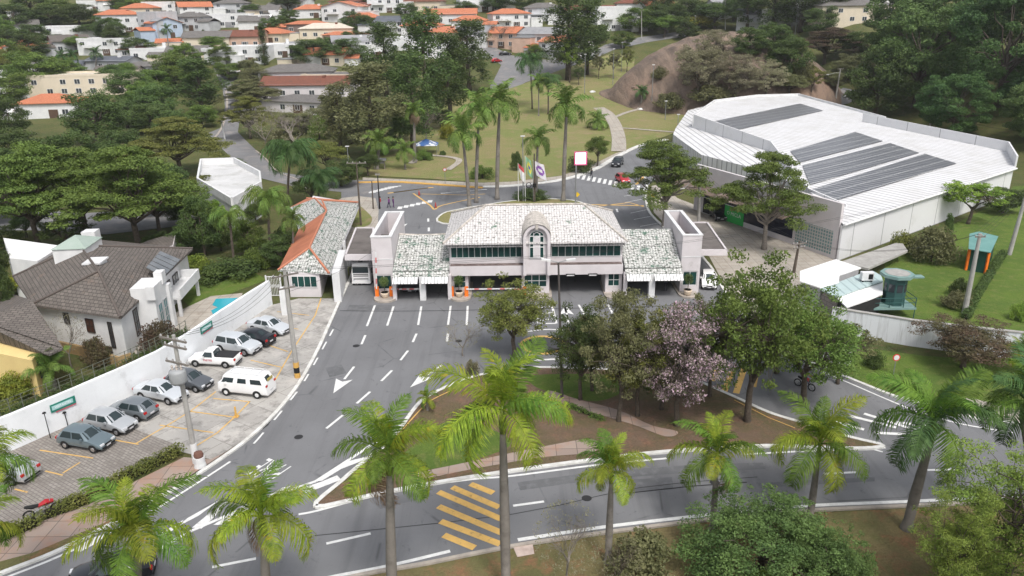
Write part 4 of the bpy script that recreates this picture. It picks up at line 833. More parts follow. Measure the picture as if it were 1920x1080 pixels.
lb=P('pale_blue_render',(.42,.5,.62),None,.4,.8); gb_=P('brown_render',(.2,.15,.13),None,.5,.85); peach=P('peach_render',(.6,.42,.33),None,.5,.85); ltg=P('light_grey_render',(.5,.51,.53),None,.5,.85); wroof=P('bright_white_roof',(.85,.85,.84)); slate=P('slate_blue_roof',(.09,.1,.12),(.12,.13,.15),.5,.7); darkr=P('dark_flat_roof',(.07,.065,.06),None,.5,.85); creamr=P('cream_roof',(.6,.54,.45),(.5,.45,.38),.5,.8); greyr=P('grey_sheet_roof',(.3,.3,.31),(.24,.24,.25),.5,.7)
HS=[(232,62,15,10,6.5,.25,'hip',white,terra,'white villa with orange hip roof standing left of a grey block'),
(281,68,10,9,8,-.15,'flat',ltg,greyr,'grey three storey block with square dark windows'),
(318,72,10,10,5.5,.3,'gablef',lb,terra,'pale blue house with small orange gable'),
(352,58,12,9,5,0,'hip',ltg,tilegrey,'grey house with slate hip roof right of the pale blue one'),
(418,52,20,9,4.5,.1,'flat',white,wroof,'wide white terraced villa with flat roofs near the top left'),
(120,76,12,8,4.5,.2,'flat',white,wroof,'white box villa with flat roof above the fan palms'),
(138,98,11,8,3.8,.4,'gable',ltg,tiledark,'house with dark pitched roof left of the white courtyard walls'),
(190,104,15,9,5,.1,'flat',white,greyr,'white house with grey courtyard walls in the left middle distance'),
(246,108,8,6,2.6,.2,'hip',white,terraold,'small maroon roofed cottage between white houses'),
(288,112,14,8,3.2,.1,'flat',white,wroof,'long low white house with flat roof under the tall thin palm'),
(320,96,8,6,3,.2,'gable',cream,terra,'little orange roof peeping right of the thin palm'),
(388,92,15,9,4,.15,'gable',cream,tilegrey,'cream house with wide grey roof beside a dark cypress tip'),
(450,90,15,9,4,-.1,'gable',peach,terraold,'peach house with long maroon roof'),
(462,120,12,8,5,.1,'flat',white,wroof,'stacked white cube house left of the dark cypress'),
(265,142,15,9,2.8,.1,'hip',ltg,tilegrey,'low house with broad grey brown hip roof behind the villa'),
(300,156,10,7,2.6,.2,'gable',dark,darkr,'open carport with black roof'),
(150,180,25,12,5.2,.18,'flat',cream,creamr,'big cream villa with stepped flat roofs on the left'),
(88,222,13,10,3.6,.15,'hip',white,terra,'white house with faded orange hip roof near the left edge'),
(18,186,9,7,3.5,.1,'flat',white,wroof,'tiny white house cut by the left edge'),
(6,44,9,7,4,.1,'flat',white,wroof,'far white house in the top left corner'),
(105,142,10,8,2.8,.1,'hip',pinkw,terraold,'brown roofed bungalow behind two fan palms'),
(200,132,14,8,3,.1,'gable',ltg,slate,'house with pale slate roof above the cream villa'),
(52,64,8,7,3.4,.1,'gable',grey,tilegrey,'greenish grey roofed house among the far left trees'),
(172,22,10,8,4,.1,'flat',white,wroof,'white house near the top edge left of the orange roofs'),
(205,20,8,7,4,.1,'hip',white,terra,'small orange roofed house at the top edge'),
(492,42,12,9,4.5,.1,'gable',cream,tilegrey,'cream gabled house with grey roof at the top'),
(521,42,6,6,4,.1,'flat',white,darkr,'narrow white house with dark flat roof'),
(585,34,13,9,3.4,0,'hip',white,terra,'house with tall bright orange roof behind two small cypresses'),
(638,42,15,10,6,.1,'gablef',white,terra,'white gabled house with dark attic glazing and orange edge'),
(577,62,15,9,3.2,.1,'hip',gb_,terra,'low brown house under an orange roof'),
(612,72,18,10,3.4,.1,'hip',cream,creamr,'house under a rounded cream roof'),
(575,104,15,9,3.2,.35,'gable',white,greyr,'white house with ridged grey sheet roof'),
(640,80,14,7,2.6,.1,'hip',peach,terra,'long orange roof below the rounded cream roof'),
(526,108,11,8,3.8,.1,'flat',white,wroof,'white cube house right of the dark cypress'),
(688,54,12,9,4,.3,'hip',peach,terra,'peach house with stepped orange roofs'),
(750,64,19,10,4.5,-.25,'gable',white,slate,'white house with long slate blue roof'),
(722,24,14,9,6,.1,'flat',white,wroof,'tall white house at the top edge above the slate roof'),
(845,46,19,11,4,-.15,'gable',white,terra,'white gabled house with broad orange red roofs'),
(900,22,16,9,5,.1,'flat',white,wroof,'white flat roofed house at the top right of the orange roofs'),
(790,22,16,9,4,.1,'hip',cream,terraold,'maroon roofed house at the top edge'),
(878,58,12,8,3.6,-.1,'hip',white,terra,'small orange hip roof left of the cream street front'),
(760,96,18,8,4,-.2,'flat',white,wroof,'low white garden wing seen through the tall dark trees'),
(835,110,22,8,4.5,-.1,'flat',white,wroof,'long white wall of a house glimpsed behind the tall dark trees'),
(930,90,15,9,5,-.1,'gable',peach,terra,'peach street house with orange roof beside the dark trees'),
(568,112,8,6,4,.05,'flat',dark,darkr,'dark cube roof volume above the grey hip roofs'),
(600,122,16,8,3.4,-.1,'gable',cream,terra,'house with bright orange shallow roof below the white ridged one'),
(556,162,20,11,4,0,'hip',pinkw,tilegrey,'wide house with grey hip roof and pink eaves'),
(612,168,14,9,3.6,-.05,'flat',cream,darkr,'flat roofed pink grey house extension'),
(572,184,23,10,3.6,-.05,'gable',pinkw,terraold,'house with long red brown tiled roofs'),
(545,212,17,12,2.8,0,'hip',pinkw,tilegrey,'nearest hillside house with brown grey hip roof and brick chimney'),
(1000,98,17,11,6,-.55,'gable',white,greyr,'white street house with grey roof at the park corner'),
(1040,112,13,12,5.6,-.5,'gable',white,terra,'white two storey house with orange red roof facing the park'),
(1150,58,12,10,8,-.3,'flat',white,wroof,'tall white modern house above the curving street'),
(1185,26,12,8,4,-.1,'hip',white,terraold,'maroon roofed house behind the tall white modern one'),
(1310,30,13,9,3,.1,'hip',gb_,tiledark,'thatched looking brown roof above the hedge'),
(1608,44,23,12,5.5,.1,'hip',cream,tilegrey,'cream house with brown roof and one arched window at the top right'),
(1650,16,14,8,8,.1,'flat',white,wroof,'white block cut by the top edge behind the cream house'),
(1430,60,18,10,6,.1,'gable',ltg,greyr,'pale house hidden behind dark trees at the top right')]
HS+=[
(70,150,14,10,4,.1,'hip',white,tilegrey,'house with grey roof between autumn tinted trees and villa'),
(215,160,12,8,3.4,.2,'gable',cream,tiledark,'dark roofed outbuilding right of the cream villa'),
(40,110,11,9,4,.1,'hip',white,terra,'orange roofed house deep in the left wood'),
(260,40,12,9,5,.1,'hip',cream,terra,'house with orange roof behind the grey block'),
(370,34,12,9,4.5,.1,'gable',white,terra,'orange gabled house at the top above the terraced villa'),
(430,28,12,9,4.5,0,'hip',ltg,tilegrey,'grey hip roofed house at the top edge'),
(300,30,13,9,5,.1,'flat',white,wroof,'white box house at the top between orange roofs'),
(335,18,12,9,4,.1,'hip',white,terra,'orange hip roof touching the top edge'),
(545,20,12,9,4,.1,'gable',white,tilegrey,'white house with grey gable at the top'),
(500,82,12,9,3.4,.1,'hip',cream,terra,'small house with orange roof left of the rounded cream roof'),
(610,122,12,8,3.4,-.2,'gable',white,terra,'white house with orange gable above the hillside driveway'),
(665,104,13,9,4.5,.1,'gable',white,greyr,'white house with grey gable left of the feathery trees'),
(700,110,13,9,4,-.1,'flat',white,wroof,'white flat house seen between feathery crowns'),
(790,70,14,9,4,.1,'hip',white,terra,'orange roofed house behind the tallest feathery tree'),
(825,84,14,9,4,-.1,'hip',cream,terra,'cream house with orange hip roof above the grove'),
(880,88,12,8,5,-.2,'gable',white,greyr,'white house with grey roof at the street bend'),
(960,52,14,10,5,-.1,'hip',white,terra,'white house with orange roof behind the park corner houses'),
(1020,40,14,10,5,.1,'hip',ltg,tilegrey,'grey house behind the huge dark park trees'),
(1090,45,14,10,5,.1,'hip',white,terraold,'red roofed house between huge dark trees and white modern one'),
(1240,30,13,9,4,.1,'gable',white,terra,'orange roof above the green trees of the curving street'),
(1370,34,13,9,5,.1,'gable',white,greyr,'white gabled house left of the dark conifers'),
(1520,34,16,10,6,0,'flat',white,wroof,'white flat house behind the right dark conifer'),
(645,22,12,9,4,.1,'hip',white,terraold,'red roofed house at the top right of the white gabled one'),
(475,60,10,8,4,.1,'gable',white,tilegrey,'slim white house above the dark cypress'),
(410,118,11,8,4,.1,'flat',white,wroof,'white house end at the top of the side street'),
(350,118,12,8,3.4,.1,'gable',cream,tilegrey,'cream house with grey roof above the bright leafy tree')]
for i,h in enumerate(HS):
    px,py,w_,d_,h_,rz_,roof,wm3,rm3,lab=h
    rz_+=random.Random(i).uniform(-.45,.45)*(.3 if w_>19 else 1)
    t=house(px,py,w_*1.15,d_*1.15,h_*1.12,rz_,roof,wm3,rm3,lab,nw=max(2,int(w_/3.5)),rise=1.2 if h_<3.3 else 2.0,extra=[((.2*w_,.2*w_+1,d_*.4,d_*.4+.9,h_,h_+2.6),'chimney',white if i%2 else terraold)] if i%3==0 else None)
# ---------------- vegetation
L_dark=leafmat('foliage_dark_green',(.045,.076,.024),(.09,.13,.036))
L_mid=leafmat('foliage_mid_green',(.07,.12,.027),(.14,.2,.042))
L_lush=leafmat('foliage_lush_green',(.05,.09,.028),(.115,.17,.05),(.17,.18,.06),.7,sc=.5)
L_forest=leafmat('foliage_forest_green',(.04,.1,.034),(.095,.18,.05),(.16,.2,.05),.74,sc=.12)
L_feather=leafmat('feathery_yellow_green',(.11,.165,.03),(.19,.24,.045),sc=.5)
L_palmg=leafmat('green_palm_leaf',(.065,.14,.018),(.13,.21,.03),sc=.9,trans=.3)
L_palmy=leafmat('yellowing_palm_leaf',(.15,.22,.02),(.24,.27,.03),(.32,.26,.04),.68,1.1,.35)
L_bright=leafmat('foliage_bright_green',(.12,.2,.03),(.2,.27,.045))
L_olive=leafmat('foliage_olive',(.1,.11,.045),(.17,.17,.08))
L_oliveY=leafmat('foliage_yellow_olive',(.1,.125,.028),(.18,.19,.05),(.17,.11,.04))
L_brown=leafmat('foliage_purple_brown',(.12,.07,.055),(.09,.085,.04))
L_grey=leafmat('foliage_grey_brown',(.27,.24,.17),(.2,.2,.11))
L_yel=leafmat('foliage_yellow_green',(.3,.28,.03),(.14,.18,.03))
L_pink=leafmat('foliage_with_pink_flowers',(.075,.09,.045),(.12,.12,.065),(.6,.43,.52),.56,2.6)
L_palm=leafmat('palm_leaf',(.12,.2,.018),(.27,.33,.035),(.36,.32,.03),.66,1.1,.35)
L_palmd=leafmat('dark_palm_leaf',(.035,.085,.026),(.075,.135,.04),sc=.8)
L_palmb=leafmat('far_palm_leaf',(.07,.14,.03),(.15,.22,.045),sc=.5)
L_dead=leafmat('dead_palm_leaf',(.25,.17,.1),(.32,.24,.16))
ptr=P('palm_trunk',(.23,.21,.19),(.16,.145,.13),.9,.9,c3=(.1,.09,.08),s3=1.2,lo3=.5,hi3=.75,bmp=.02)
pts_=P('palm_crownshaft',(.13,.2,.04),(.2,.22,.05),1,.5)
rng=random.Random(11)
def rdir(r): 
    z=r.uniform(-1,1); a=r.uniform(0,2*math.pi); q=math.sqrt(1-z*z); return Vector((q*math.cos(a),q*math.sin(a),z))
def leaves(mb,c,rad,n,size,r,flat=.25,squash=.7):
    V=mb.v; F=mb.f; M_=mb.m
    for _ in range(n):
        d=rdir(r); k=r.random()**.4; p=Vector((c[0]+d.x*rad*k,c[1]+d.y*rad*k,c[2]+d.z*rad*k*squash))
        nn=(rdir(r)+Vector((0,0,flat*2))+d*.5).normalized(); a=nn.orthogonal().normalized(); ang=r.uniform(0,6.28)
        b=nn.cross(a); u=a*math.cos(ang)+b*math.sin(ang); v=nn.cross(u); s=size*r.uniform(.6,1.35)
        i=len(V); V.append(tuple(p-u*s*.5)); V.append(tuple(p-v*s*.28)); V.append(tuple(p+u*s*.55-nn*s*.12)); V.append(tuple(p+v*s*.28)); F.append((i,i+1,i+2,i+3)); M_.append(0)
def limb(tb,a,b,r0,r1,r,wob=.12,n=4,seg=6):
    a=Vector(a);b=Vector(b); L=(b-a).length; pts=[a]
    for i in range(1,n): pts.append(a.lerp(b,i/n)+rdir(r)*L*wob*.5+Vector((0,0,L*.06*math.sin(math.pi*i/n))))
    pts.append(b); tb.tube(pts,[r0+(r1-r0)*i/n for i in range(n+1)],seg,0,cap=False); return pts
def make_tree(kind,seed):
    r=random.Random(seed*101+hash(kind)%1 if 0 else seed*101+sum(map(ord,kind))); cr=MB(); tb=MB()
    if kind=='airy':     # 10 wide 11 high: many small separate clumps on visible limbs
        W0,H0=10,11; cl=[]
        for i in range(150):
            d=rdir(r); 
            k=r.uniform(.35,1.0); cl.append((Vector((d.x*4.4*k,d.y*4.4*k,6.1+d.z*(4.2 if d.z>0 else 3.7)*k)),r.uniform(.45,.95)))
        for c,rr in cl: leaves(cr,c,rr,int(150*rr),.2,r,squash=.55)
        tb.tube([(0,0,-.3),(0,0,.6),(.15,.1,2),(.0,.15,3.4)],[.34,.25,.21,.18],8)
        for j in range(7):
            a=j*.9+r.uniform(-.3,.3); e_=Vector((2*math.cos(a),2*math.sin(a),5.4+r.uniform(-.6,1.2))); limb(tb,(0,.1,2.2+.22*j),e_,.14,.06,r)
            for c,rr in cl[::2]:
                if (c-e_).length<2.8: limb(tb,e_,c,.045,.012,r,n=3,seg=4)
    elif kind=='feather': # loose sprays of tiny leaves
        W0,H0=10,11; 
        tb.tube([(0,0,-.3),(0,0,1),(.15,.1,2.5),(.0,.15,4)],[.26,.2,.16,.12],8)
        for j in range(46):
            a=r.uniform(0,6.28); e_=rdir(r); e_=Vector((e_.x*4.5,e_.y*4.5,5.4+e_.z*4.4)); b_=Vector((r.uniform(-.6,.6),r.uniform(-.6,.6),r.uniform(1.5,6))); ps=limb(tb,b_,e_,.05,.012,r,.2,5,5)
            for p in ps[2:]:
                for q in range(3): leaves(cr,p+rdir(r)*.5,.62,85,.13,r,flat=.6,squash=.35)
    elif kind=='forest': # 26 x 24
        W0,H0=26,24; cl=[]
        for i in range(120):
            z=r.uniform(-.9,1); q=math.sqrt(1-z*z*.9); a=r.uniform(0,6.28); k=r.uniform(.72,1.03); cl.append((Vector((10.6*q*k*math.cos(a),10.6*q*k*math.sin(a),11.6+z*10.2*k)),r.uniform(1.3,3.0)))
        for c,rr in cl: leaves(cr,c,rr,int(190*rr),.5,r,flat=.35,squash=.6)
        tb.tube([(0,0,-1),(0,0,4),(0,0,12)],[.8,.5,.3],8)
        for c,rr in cl[:30]: limb(tb,(0,0,r.uniform(4,10)),c,.2,.05,r)
    elif kind=='full':     # 9 wide 10 high, leafy to the ground
        W0,H0=9,10
        for i in range(58):
            d=rdir(r); z=r.uniform(-.95,1); k=r.uniform(.6,1.0); q=math.sqrt(1-z*z*.85); a=r.uniform(0,6.28); rr=r.uniform(.8,1.4)
            leaves(cr,(3.5*q*k*math.cos(a),3.5*q*k*math.sin(a),5.1+z*4.0*k),rr,int(230*rr),.26,r,squash=.68)
        tb.tube([(0,0,-.4),(0,0,1),(0,0,6)],[.3,.25,.1],7)
        for i in range(12): d=rdir(r); limb(tb,(0,0,3),(d.x*3,d.y*3,5+d.z*3),.1,.03,r)
    elif kind=='broad':    # 9 wide, 10 high
        W0,H0=9,10; cl=[]
        for i in range(34):
            d=rdir(r); 
            if d.z<-.55: d.z*=-.5
            k=r.uniform(.55,1.0); rr=r.uniform(.95,1.5); cl.append((Vector((d.x*3.2*k,d.y*3.2*k,6.2+d.z*2.9*k)),rr))
        for c,rr in cl: leaves(cr,c,rr,int(330*rr),.23,r,squash=.62)
        top=Vector((.1,0,3.6)); tb.tube([(0,0,-.3),(0,0,.6),(.12,.05,2),top],[.34,.25,.2,.18],8)
        for c,rr in cl[:18]: limb(tb,top+Vector((0,0,r.uniform(-1,.6))),c,.1,.025,r)
    elif kind=='sparse':  # open crown, limbs show
        W0,H0=8,9.5; cl=[]
        for i in range(52):
            d=rdir(r); 
            if d.z<-.7: d.z=abs(d.z)*.6
            k=r.uniform(.5,1.05); rr=r.uniform(.45,.95); cl.append((Vector((d.x*3.2*k,d.y*3.2*k,5.7+d.z*3.3*k)),rr))
        for c,rr in cl: leaves(cr,c,rr,int(125*rr),.27,r,squash=.6)
        tb.tube([(0,0,-.3),(0,0,.5),(.1,.1,1.8),(.0,.15,3.2)],[.26,.2,.17,.14],8)
        for j in range(5):
            a=j*1.256+r.uniform(-.3,.3); e_=Vector((1.5*math.cos(a),1.5*math.sin(a),5+r.uniform(-.3,.8))); limb(tb,(0,.1,2.4+.2*j),e_,.12,.06,r)
            for c,rr in cl:
                if (c-e_).length<2.6 and r.random()<.7: limb(tb,e_,c,.05,.015,r,n=3,seg=5)
    elif kind=='umbrella': # 14 wide, 11 high; flat layers
        W0,H0=14,11; cl=[]
        for i in range(85):
            a=r.uniform(0,6.283); k=math.sqrt(r.random()); lay=r.choice((-1,0,0,1,1,2,2,3)); R_=6.6*(1-.16*lay)*k; z=6.3+lay*1.15+r.uniform(-.25,.25)-1.1*k*k
            cl.append((Vector((R_*math.cos(a),R_*math.sin(a),z)),r.uniform(1.0,1.9)))
        for c,rr in cl: leaves(cr,c,rr,int(250*rr),.24,r,flat=.7,squash=.24)
        tb.tube([(0,0,-.3),(0,0,.8),(.1,0,2.6),(0,.1,4)],[.45,.33,.28,.24],8)
        for c,rr in cl[::3]: limb(tb,(0,0,r.uniform(2.6,4)),c-Vector((0,0,.2)),.14,.03,r,.14)
    elif kind=='conif':  # tall drooping casuarina, 7 wide 18 high
        W0,H0=7,18; cl=[]
        for i in range(95):
            z=r.uniform(3.5,17.4); t=(z-3.5)/14; R_=(2.9*(1-abs(t-.38)*1.15)**.8+.3)*r.uniform(.25,1); a=r.uniform(0,6.28)
            cl.append((Vector((R_*math.cos(a),R_*math.sin(a),z)),r.uniform(.6,1.1)))
        for c,rr in cl: leaves(cr,c,rr,int(120*rr),.3,r,flat=-.2,squash=1.15)
        tb.tube([(0,0,-.5),(0,0,3),(.2,0,9),(0,0,16)],[.35,.28,.18,.05],8)
        for c,rr in cl[::3]: limb(tb,(0,0,c.z-1.5),c,.06,.02,r,n=3,seg=5)
    elif kind=='cypress':
        W0,H0=3,13
        for i in range(60):
            z=r.uniform(.6,12.8); t=z/13; R_=1.35*math.sin(math.pi*min(1,(t*.85+.15)))**.6*r.uniform(.3,.9); a=r.uniform(0,6.28); leaves(cr,(R_*math.cos(a),R_*math.sin(a),z),.6,90,.26,r,flat=-.1,squash=1.6)
        tb.tube([(0,0,-.3),(0,0,10)],[.2,.05],6)
    elif kind=='bush':   # 5 wide 3 high, to the ground
        W0,H0=5,3
        for i in range(34):
            d=rdir(r); d.z=abs(d.z); k=r.uniform(.5,1); leaves(cr,(d.x*1.9*k,d.y*1.9*k,.5+d.z*1.75*k),r.uniform(.5,.85),150,.2,r,squash=.75)
        tb.tube([(0,0,-.2),(0,0,1.5)],[.12,.05],6)
    elif kind=='dome':   # big dense near bush
        W0,H0=11,8
        for i in range(125):
            d=rdir(r); d.z=abs(d.z)*1.0-.1; k=r.uniform(.62,1.12); rr=r.uniform(.4,1.15); leaves(cr,(d.x*4.4*k,d.y*4.4*k,2.2+d.z*4.8*k),rr,int(280*rr),.17,r,squash=.62)
        for i in range(60):
            d=rdir(r); d.z=abs(d.z); b_=Vector((d.x*4.4,d.y*4.4,2.2+d.z*4.9)); leaves(cr,b_+d*.5,.3,30,.16,r)
        for i in range(48):
            a=r.uniform(0,6.28); q=r.uniform(2.6,4.7); leaves(cr,(q*math.cos(a),q*math.sin(a),r.uniform(.5,2.6)),r.uniform(.75,1.2),300,.16,r,squash=.8)
        tb.tube([(0,0,-.2),(0,0,4)],[.3,.1],6)
        for i in range(10): d=rdir(r); limb(tb,(0,0,1.5),(d.x*3.5,d.y*3.5,3+abs(d.z)*3),.1,.03,r)
    elif kind=='bare':   # fine leafless branching
        W0,H0=8,9
        def grow(p,d,L,rad,dep):
            q=p+d*L; mid=p.lerp(q,.5)+rdir(r)*L*.08; tb.tube([p,mid,q],[rad,rad*.85,rad*.65],5 if dep>3 else 3,0,cap=False)
            if dep==0: 
                return
            for _ in range(3 if dep>1 else 3):
                nd=(d+rdir(r)*.62+Vector((0,0,.12))).normalized(); grow(q,nd,L*r.uniform(.62,.82),rad*.6,dep-1)
        grow(Vector((0,0,-.2)),Vector((0,0,1)),2.4,.17,5)
        for i in range(260):
            d=rdir(r); leaves(cr,(d.x*3.4,d.y*3.4,5.6+d.z*2.8),.35,4,.17,r)
    zz=[v[2] for v in cr.v]
    tm=tb.mesh('trunk',bark,smooth=True,uv=False); cm=cr.mesh('crown',L_mid,uv=False)
    return tm,cm,W0,H0
_tc={}
def tproto(kind,s):
    if (kind,s) not in _tc: _tc[(kind,s)]=make_tree(kind,s)
    return _tc[(kind,s)]
def place(kind,base,w_,h_,mat,label,group=None,seed=0,name='tree',rz=None,cat=None,bk=None):
    tm,cm,W0,H0=tproto(kind,seed)
    t=thing(name,label,cat or name.replace('_',' ').split()[-1],base,rz if rz is not None else rng.uniform(0,6.28),group,(w_/W0,w_/W0,h_/H0))
    a=bpy.data.objects.new('trunk',tm); C.objects.link(a); a.parent=t
    b=bpy.data.objects.new('crown',cm); C.objects.link(b); b.parent=t
    if kind in('bush','dome'): a.name='stems'; b.name='foliage'
    setmat(b,mat)
    if bk: setmat(a,bk)
    return t
def fit(cx,by,ty,wpx,bx=None):
    g=T(cx if bx is None else bx,by); top=W(cx,ty,g.y); return g,wpx/ppm(Vector((g.x,g.y,g.z+(top.z-g.z)*.6))),max(.4,top.z-g.z)
def tree(kind,cx,by,ty,wpx,mat,label,group=None,seed=0,name='tree',**k):
    g,w_,h_=fit(cx,by,ty,wpx,k.pop('bx',None)); return place(kind,g,w_*{'sparse':1.3,'broad':1.22,'umbrella':1.12,'conif':1.25,'airy':1.12,'feather':1.15,'full':1.15,'bare':1.2}.get(kind,1.05),h_*.97,mat,label,group,seed,name,**k)
# ---- palms
def frond_mesh(L,seed,leaf=.62,droop=1.0,nl=46,sag=.5,width=.055):
    """an arching feather leaf, root at the origin, pointing out along +X"""
    r=random.Random(seed); mb=MB(); pts=[]; x=z=0; ang=R(38)
    n=16
    for i in range(n+1):
        pts.append(Vector((x,0,z))); s=L/n; ang-=droop*R(7.2)*(0.55+i/n*.9); x+=s*math.cos(ang); z+=s*math.sin(ang)
    mb.tube(pts,[.045*(1-.85*i/n)+.006 for i in range(n+1)],5,0,cap=False)
    def at(t):
        f=t*n; i=min(int(f),n-1); return pts[i].lerp(pts[i+1],f-i),(pts[i+1]-pts[i]).normalized()
    for k in range(nl):
        t=.1+.9*(k+r.uniform(-.2,.2))/nl; t=min(.995,t); p,d=at(t); side0=Vector((0,1,0)); up=d.cross(side0)*-1
        if up.z<0: up=-up
        ll=leaf*(math.sin(math.pi*min(1,.16+t*.9))**.6)*r.uniform(.85,1.12)
        for sgn in (1,-1):
            for plane in (r.uniform(-.35,.55),):
                o=(side0*sgn*math.cos(plane)+up*math.sin(plane)+d*.55).normalized()
                m1=p+o*ll*.5+Vector((0,0,-.08*ll*sag)); m2=p+o*ll*.85+Vector((0,0,-sag*ll*.55)); m3=p+o*ll*.98+Vector((0,0,-sag*ll*1.05))
                wv=d*width*.5; i=len(mb.v)
                mb.v+=[tuple(p-wv*.5),tuple(p+wv*.5),tuple(m1+wv),tuple(m1-wv),tuple(m2+wv*.8),tuple(m2-wv*.8),tuple(m3)]
                mb.f+=[(i,i+1,i+2,i+3),(i+3,i+2,i+4,i+5),(i+5,i+4,i+6)]; mb.m+=[0,0,0]
    return mb.mesh('frond',L_palm,uv=False)
FR=[frond_mesh(4.0,s,.82,dr,92,sg,.052) for s,dr,sg in ((1,.85,.45),(2,1.15,.6),(3,1.45,.75))]   # near royal palms
FF=[frond_mesh(3.6,s,.8,dr,26,sg,.13) for s,dr,sg in ((4,.9,.5),(5,1.4,.8))]               # lighter ones for far palms
FQ=[frond_mesh(3.6,s,.75,dr,30,1.3,.09) for s,dr in ((6,1.3),(7,1.8))]                       # drooping queen palm
def palm(base,crown,fl,label,kind='royal',n=15,near=True,mat=None,seed=0,tr=.2,group=None,name='palm_tree',dead=0,pal=None):
    r=random.Random(seed*7+3); b=Vector(base); c=Vector(crown); t=thing(name,label,'palm tree',b,0,group); v=c-b
    if kind=='royal': prof=((0,1.75),(.035,1.35),(.12,1.0),(.4,1.12),(.7,.92),(.9,.75),(1,.62))
    else: prof=((0,1.4),(.1,1),(.5,.95),(1,.85))
    cs=1.15*fl/4 if kind=='royal' else 0
    m=MB(); lean=Vector((v.x,v.y,0)); pts=[Vector((0,0,-.3))]+[lean*(k**1.4)+Vector((0,0,(v.z-cs)*k)) for k,_ in prof[1:]]
    m.tube(pts,[tr*q for _,q in prof],10); m.build('trunk',ptr if kind!='queen' else bark,t,smooth=True,uv=False)
    if cs: m=MB(); m.tube([pts[-1],pts[-1].lerp(v,.3),pts[-1].lerp(v,.75),v+Vector((0,0,.15))],[tr*.68,tr*.85,tr*.55,tr*.25],8); m.build('crownshaft',pts_,t,smooth=True,uv=False)
    S=(FR if near else FF) if kind!='queen' else FQ; pm_=pal or [L_palm,L_palmg,L_palm,L_palmy]
    L0=4.0 if S is FR else 3.6
    for i in range(n):
        k=i/n; me=S[min(len(S)-1,int(k*len(S)))]; o=bpy.data.objects.new('frond',me); C.objects.link(o); o.parent=t; o.location=v-Vector((0,0,.12*k))
        el=R(66)*(1-k)**1.3-R(36)*k+R(r.uniform(-9,9)) if kind!='queen' else R(40)-R(55)*k+R(r.uniform(-8,8))
        s=fl/L0*r.uniform(.88,1.1)*(.8 if k<.12 else 1)
        o.rotation_euler=(R(r.uniform(-22,22)),-el,i*2.39996+r.uniform(-.25,.25)+seed); o.scale=(s,s,s)
        setmat(o,mat or ((pm_[min(len(pm_)-1,int(r.random()*len(pm_)))]) if near else L_palmb))
        if dead and i>=n-dead: setmat(o,L_dead); o['label']='dry brown frond'; o.rotation_euler[1]=R(62)
    return t
def palmpx(cx,cy,bx,by,fpx,label,tr=.2,**k):
    b=T(bx,by); c=W(cx,cy,b.y); fl=fpx/ppm(c); return palm(b,c,fl*(1.24 if k.get('near',True) else 1.3),label,tr=tr,seed=int(cx)%97,**k)
NG='royal palms planted along the lower road'
for a in ((250,1000,262,1215,140,'royal palm with yellowing fronds standing nearest the bottom left corner',.26),
          (490,965,506,1195,125,'royal palm over the white hatching, second from the left along the verge',.25),
          (728,850,738,1165,128,'tall royal palm with grey trunk left of the yellow striped speed hump',.25),
          (942,765,949,1108,150,'tallest royal palm, right of the yellow striped speed hump',.25),
          (1147,880,1140,1055,82,'slim small royal palm with swollen trunk foot on the brown verge',.19),
          (1345,850,1336,995,96,'royal palm rising behind the big round green bush',.18),
          (1538,830,1518,975,112,'royal palm with drooping yellow fronds right of the round bush',.2),
          (1752,790,1700,992,135,'leaning royal palm with thick dark foot on bare red soil',.28),
          (1925,750,1935,985,110,'royal palm cut by the right edge beside the junction',.24)):
    palmpx(*a[:5],a[5],tr=a[6],group=NG,n=13,dead=1 if a[0] in (1345,728,490) else 0,pal={942:[L_palm,L_palmg,L_palm],250:[L_palm,L_palmy,L_palmg,L_palm],728:[L_palmg,L_palm],1147:[L_palmg,L_palm,L_palm],1752:[L_palmd,L_palmg,L_palmg],1538:[L_palmg,L_palmy,L_palm],1925:[L_palmg,L_palmd]}.get(a[0]))
palmpx(-35,870,-60,1180,98,'palm fronds reaching in from the left edge over the block paving',group=NG,n=15)
palmpx(-60,1000,-80,1260,110,'lowest palm crown at the left edge beside the bottom hedge',group=NG,n=15)
BG='royal palms around the roundabout'
for a in ((868,250,880,388,46,'leftmost of the royal palms behind the main roof',.26),(897,205,893,380,46,'royal palm close behind the leftmost one at the roundabout',.26),
          (936,190,932,374,50,'tall royal palm on a white ringed bed at the roundabout, left of the flags',.3),(1062,200,1056,378,50,'tall royal palm on a white ringed bed between flags and pink screen',.3),
          (1008,262,1005,372,36,'shorter royal palm directly behind the flags',.24)):
    palmpx(*a[:5],a[5],tr=a[6],group=BG,n=14,near=False)
QG='queen palms in the park'
palmpx(994,115,998,205,34,'drooping queen palm at the left of the park cluster',kind='queen',n=14,mat=L_palmd,group=QG,near=False,tr=.2)
palmpx(1028,150,1028,215,30,'drooping queen palm at the right of the park cluster',kind='queen',n=14,mat=L_palmd,group=QG,near=False,tr=.2)
palmpx(1010,155,1010,218,24,'slender small palm between the two queen palms in the park',n=11,near=False,mat=L_palmb,tr=.15)
palmpx(1120,228,1120,242,26,'short bushy palm on the lawn beside the path',n=16,near=False,mat=L_palmb,tr=.25)
palmpx(1203,172,1203,192,18,'small dark palm on the lawn below the granite dome',n=14,near=False,mat=L_palmd,tr=.25)
palmpx(776,208,778,306,24,'fan shaped palm with skirt of dry leaves beside the park corner',kind='royal',n=16,near=False,mat=L_palmb,tr=.3,dead=3)
palmpx(710,266,708,318,32,'bright bushy palm behind the notice board',n=18,near=False,mat=L_palmb,tr=.3)
palmpx(758,282,760,318,26,'small palm left of the fan palm',n=12,near=False,mat=L_palmb,tr=.2)
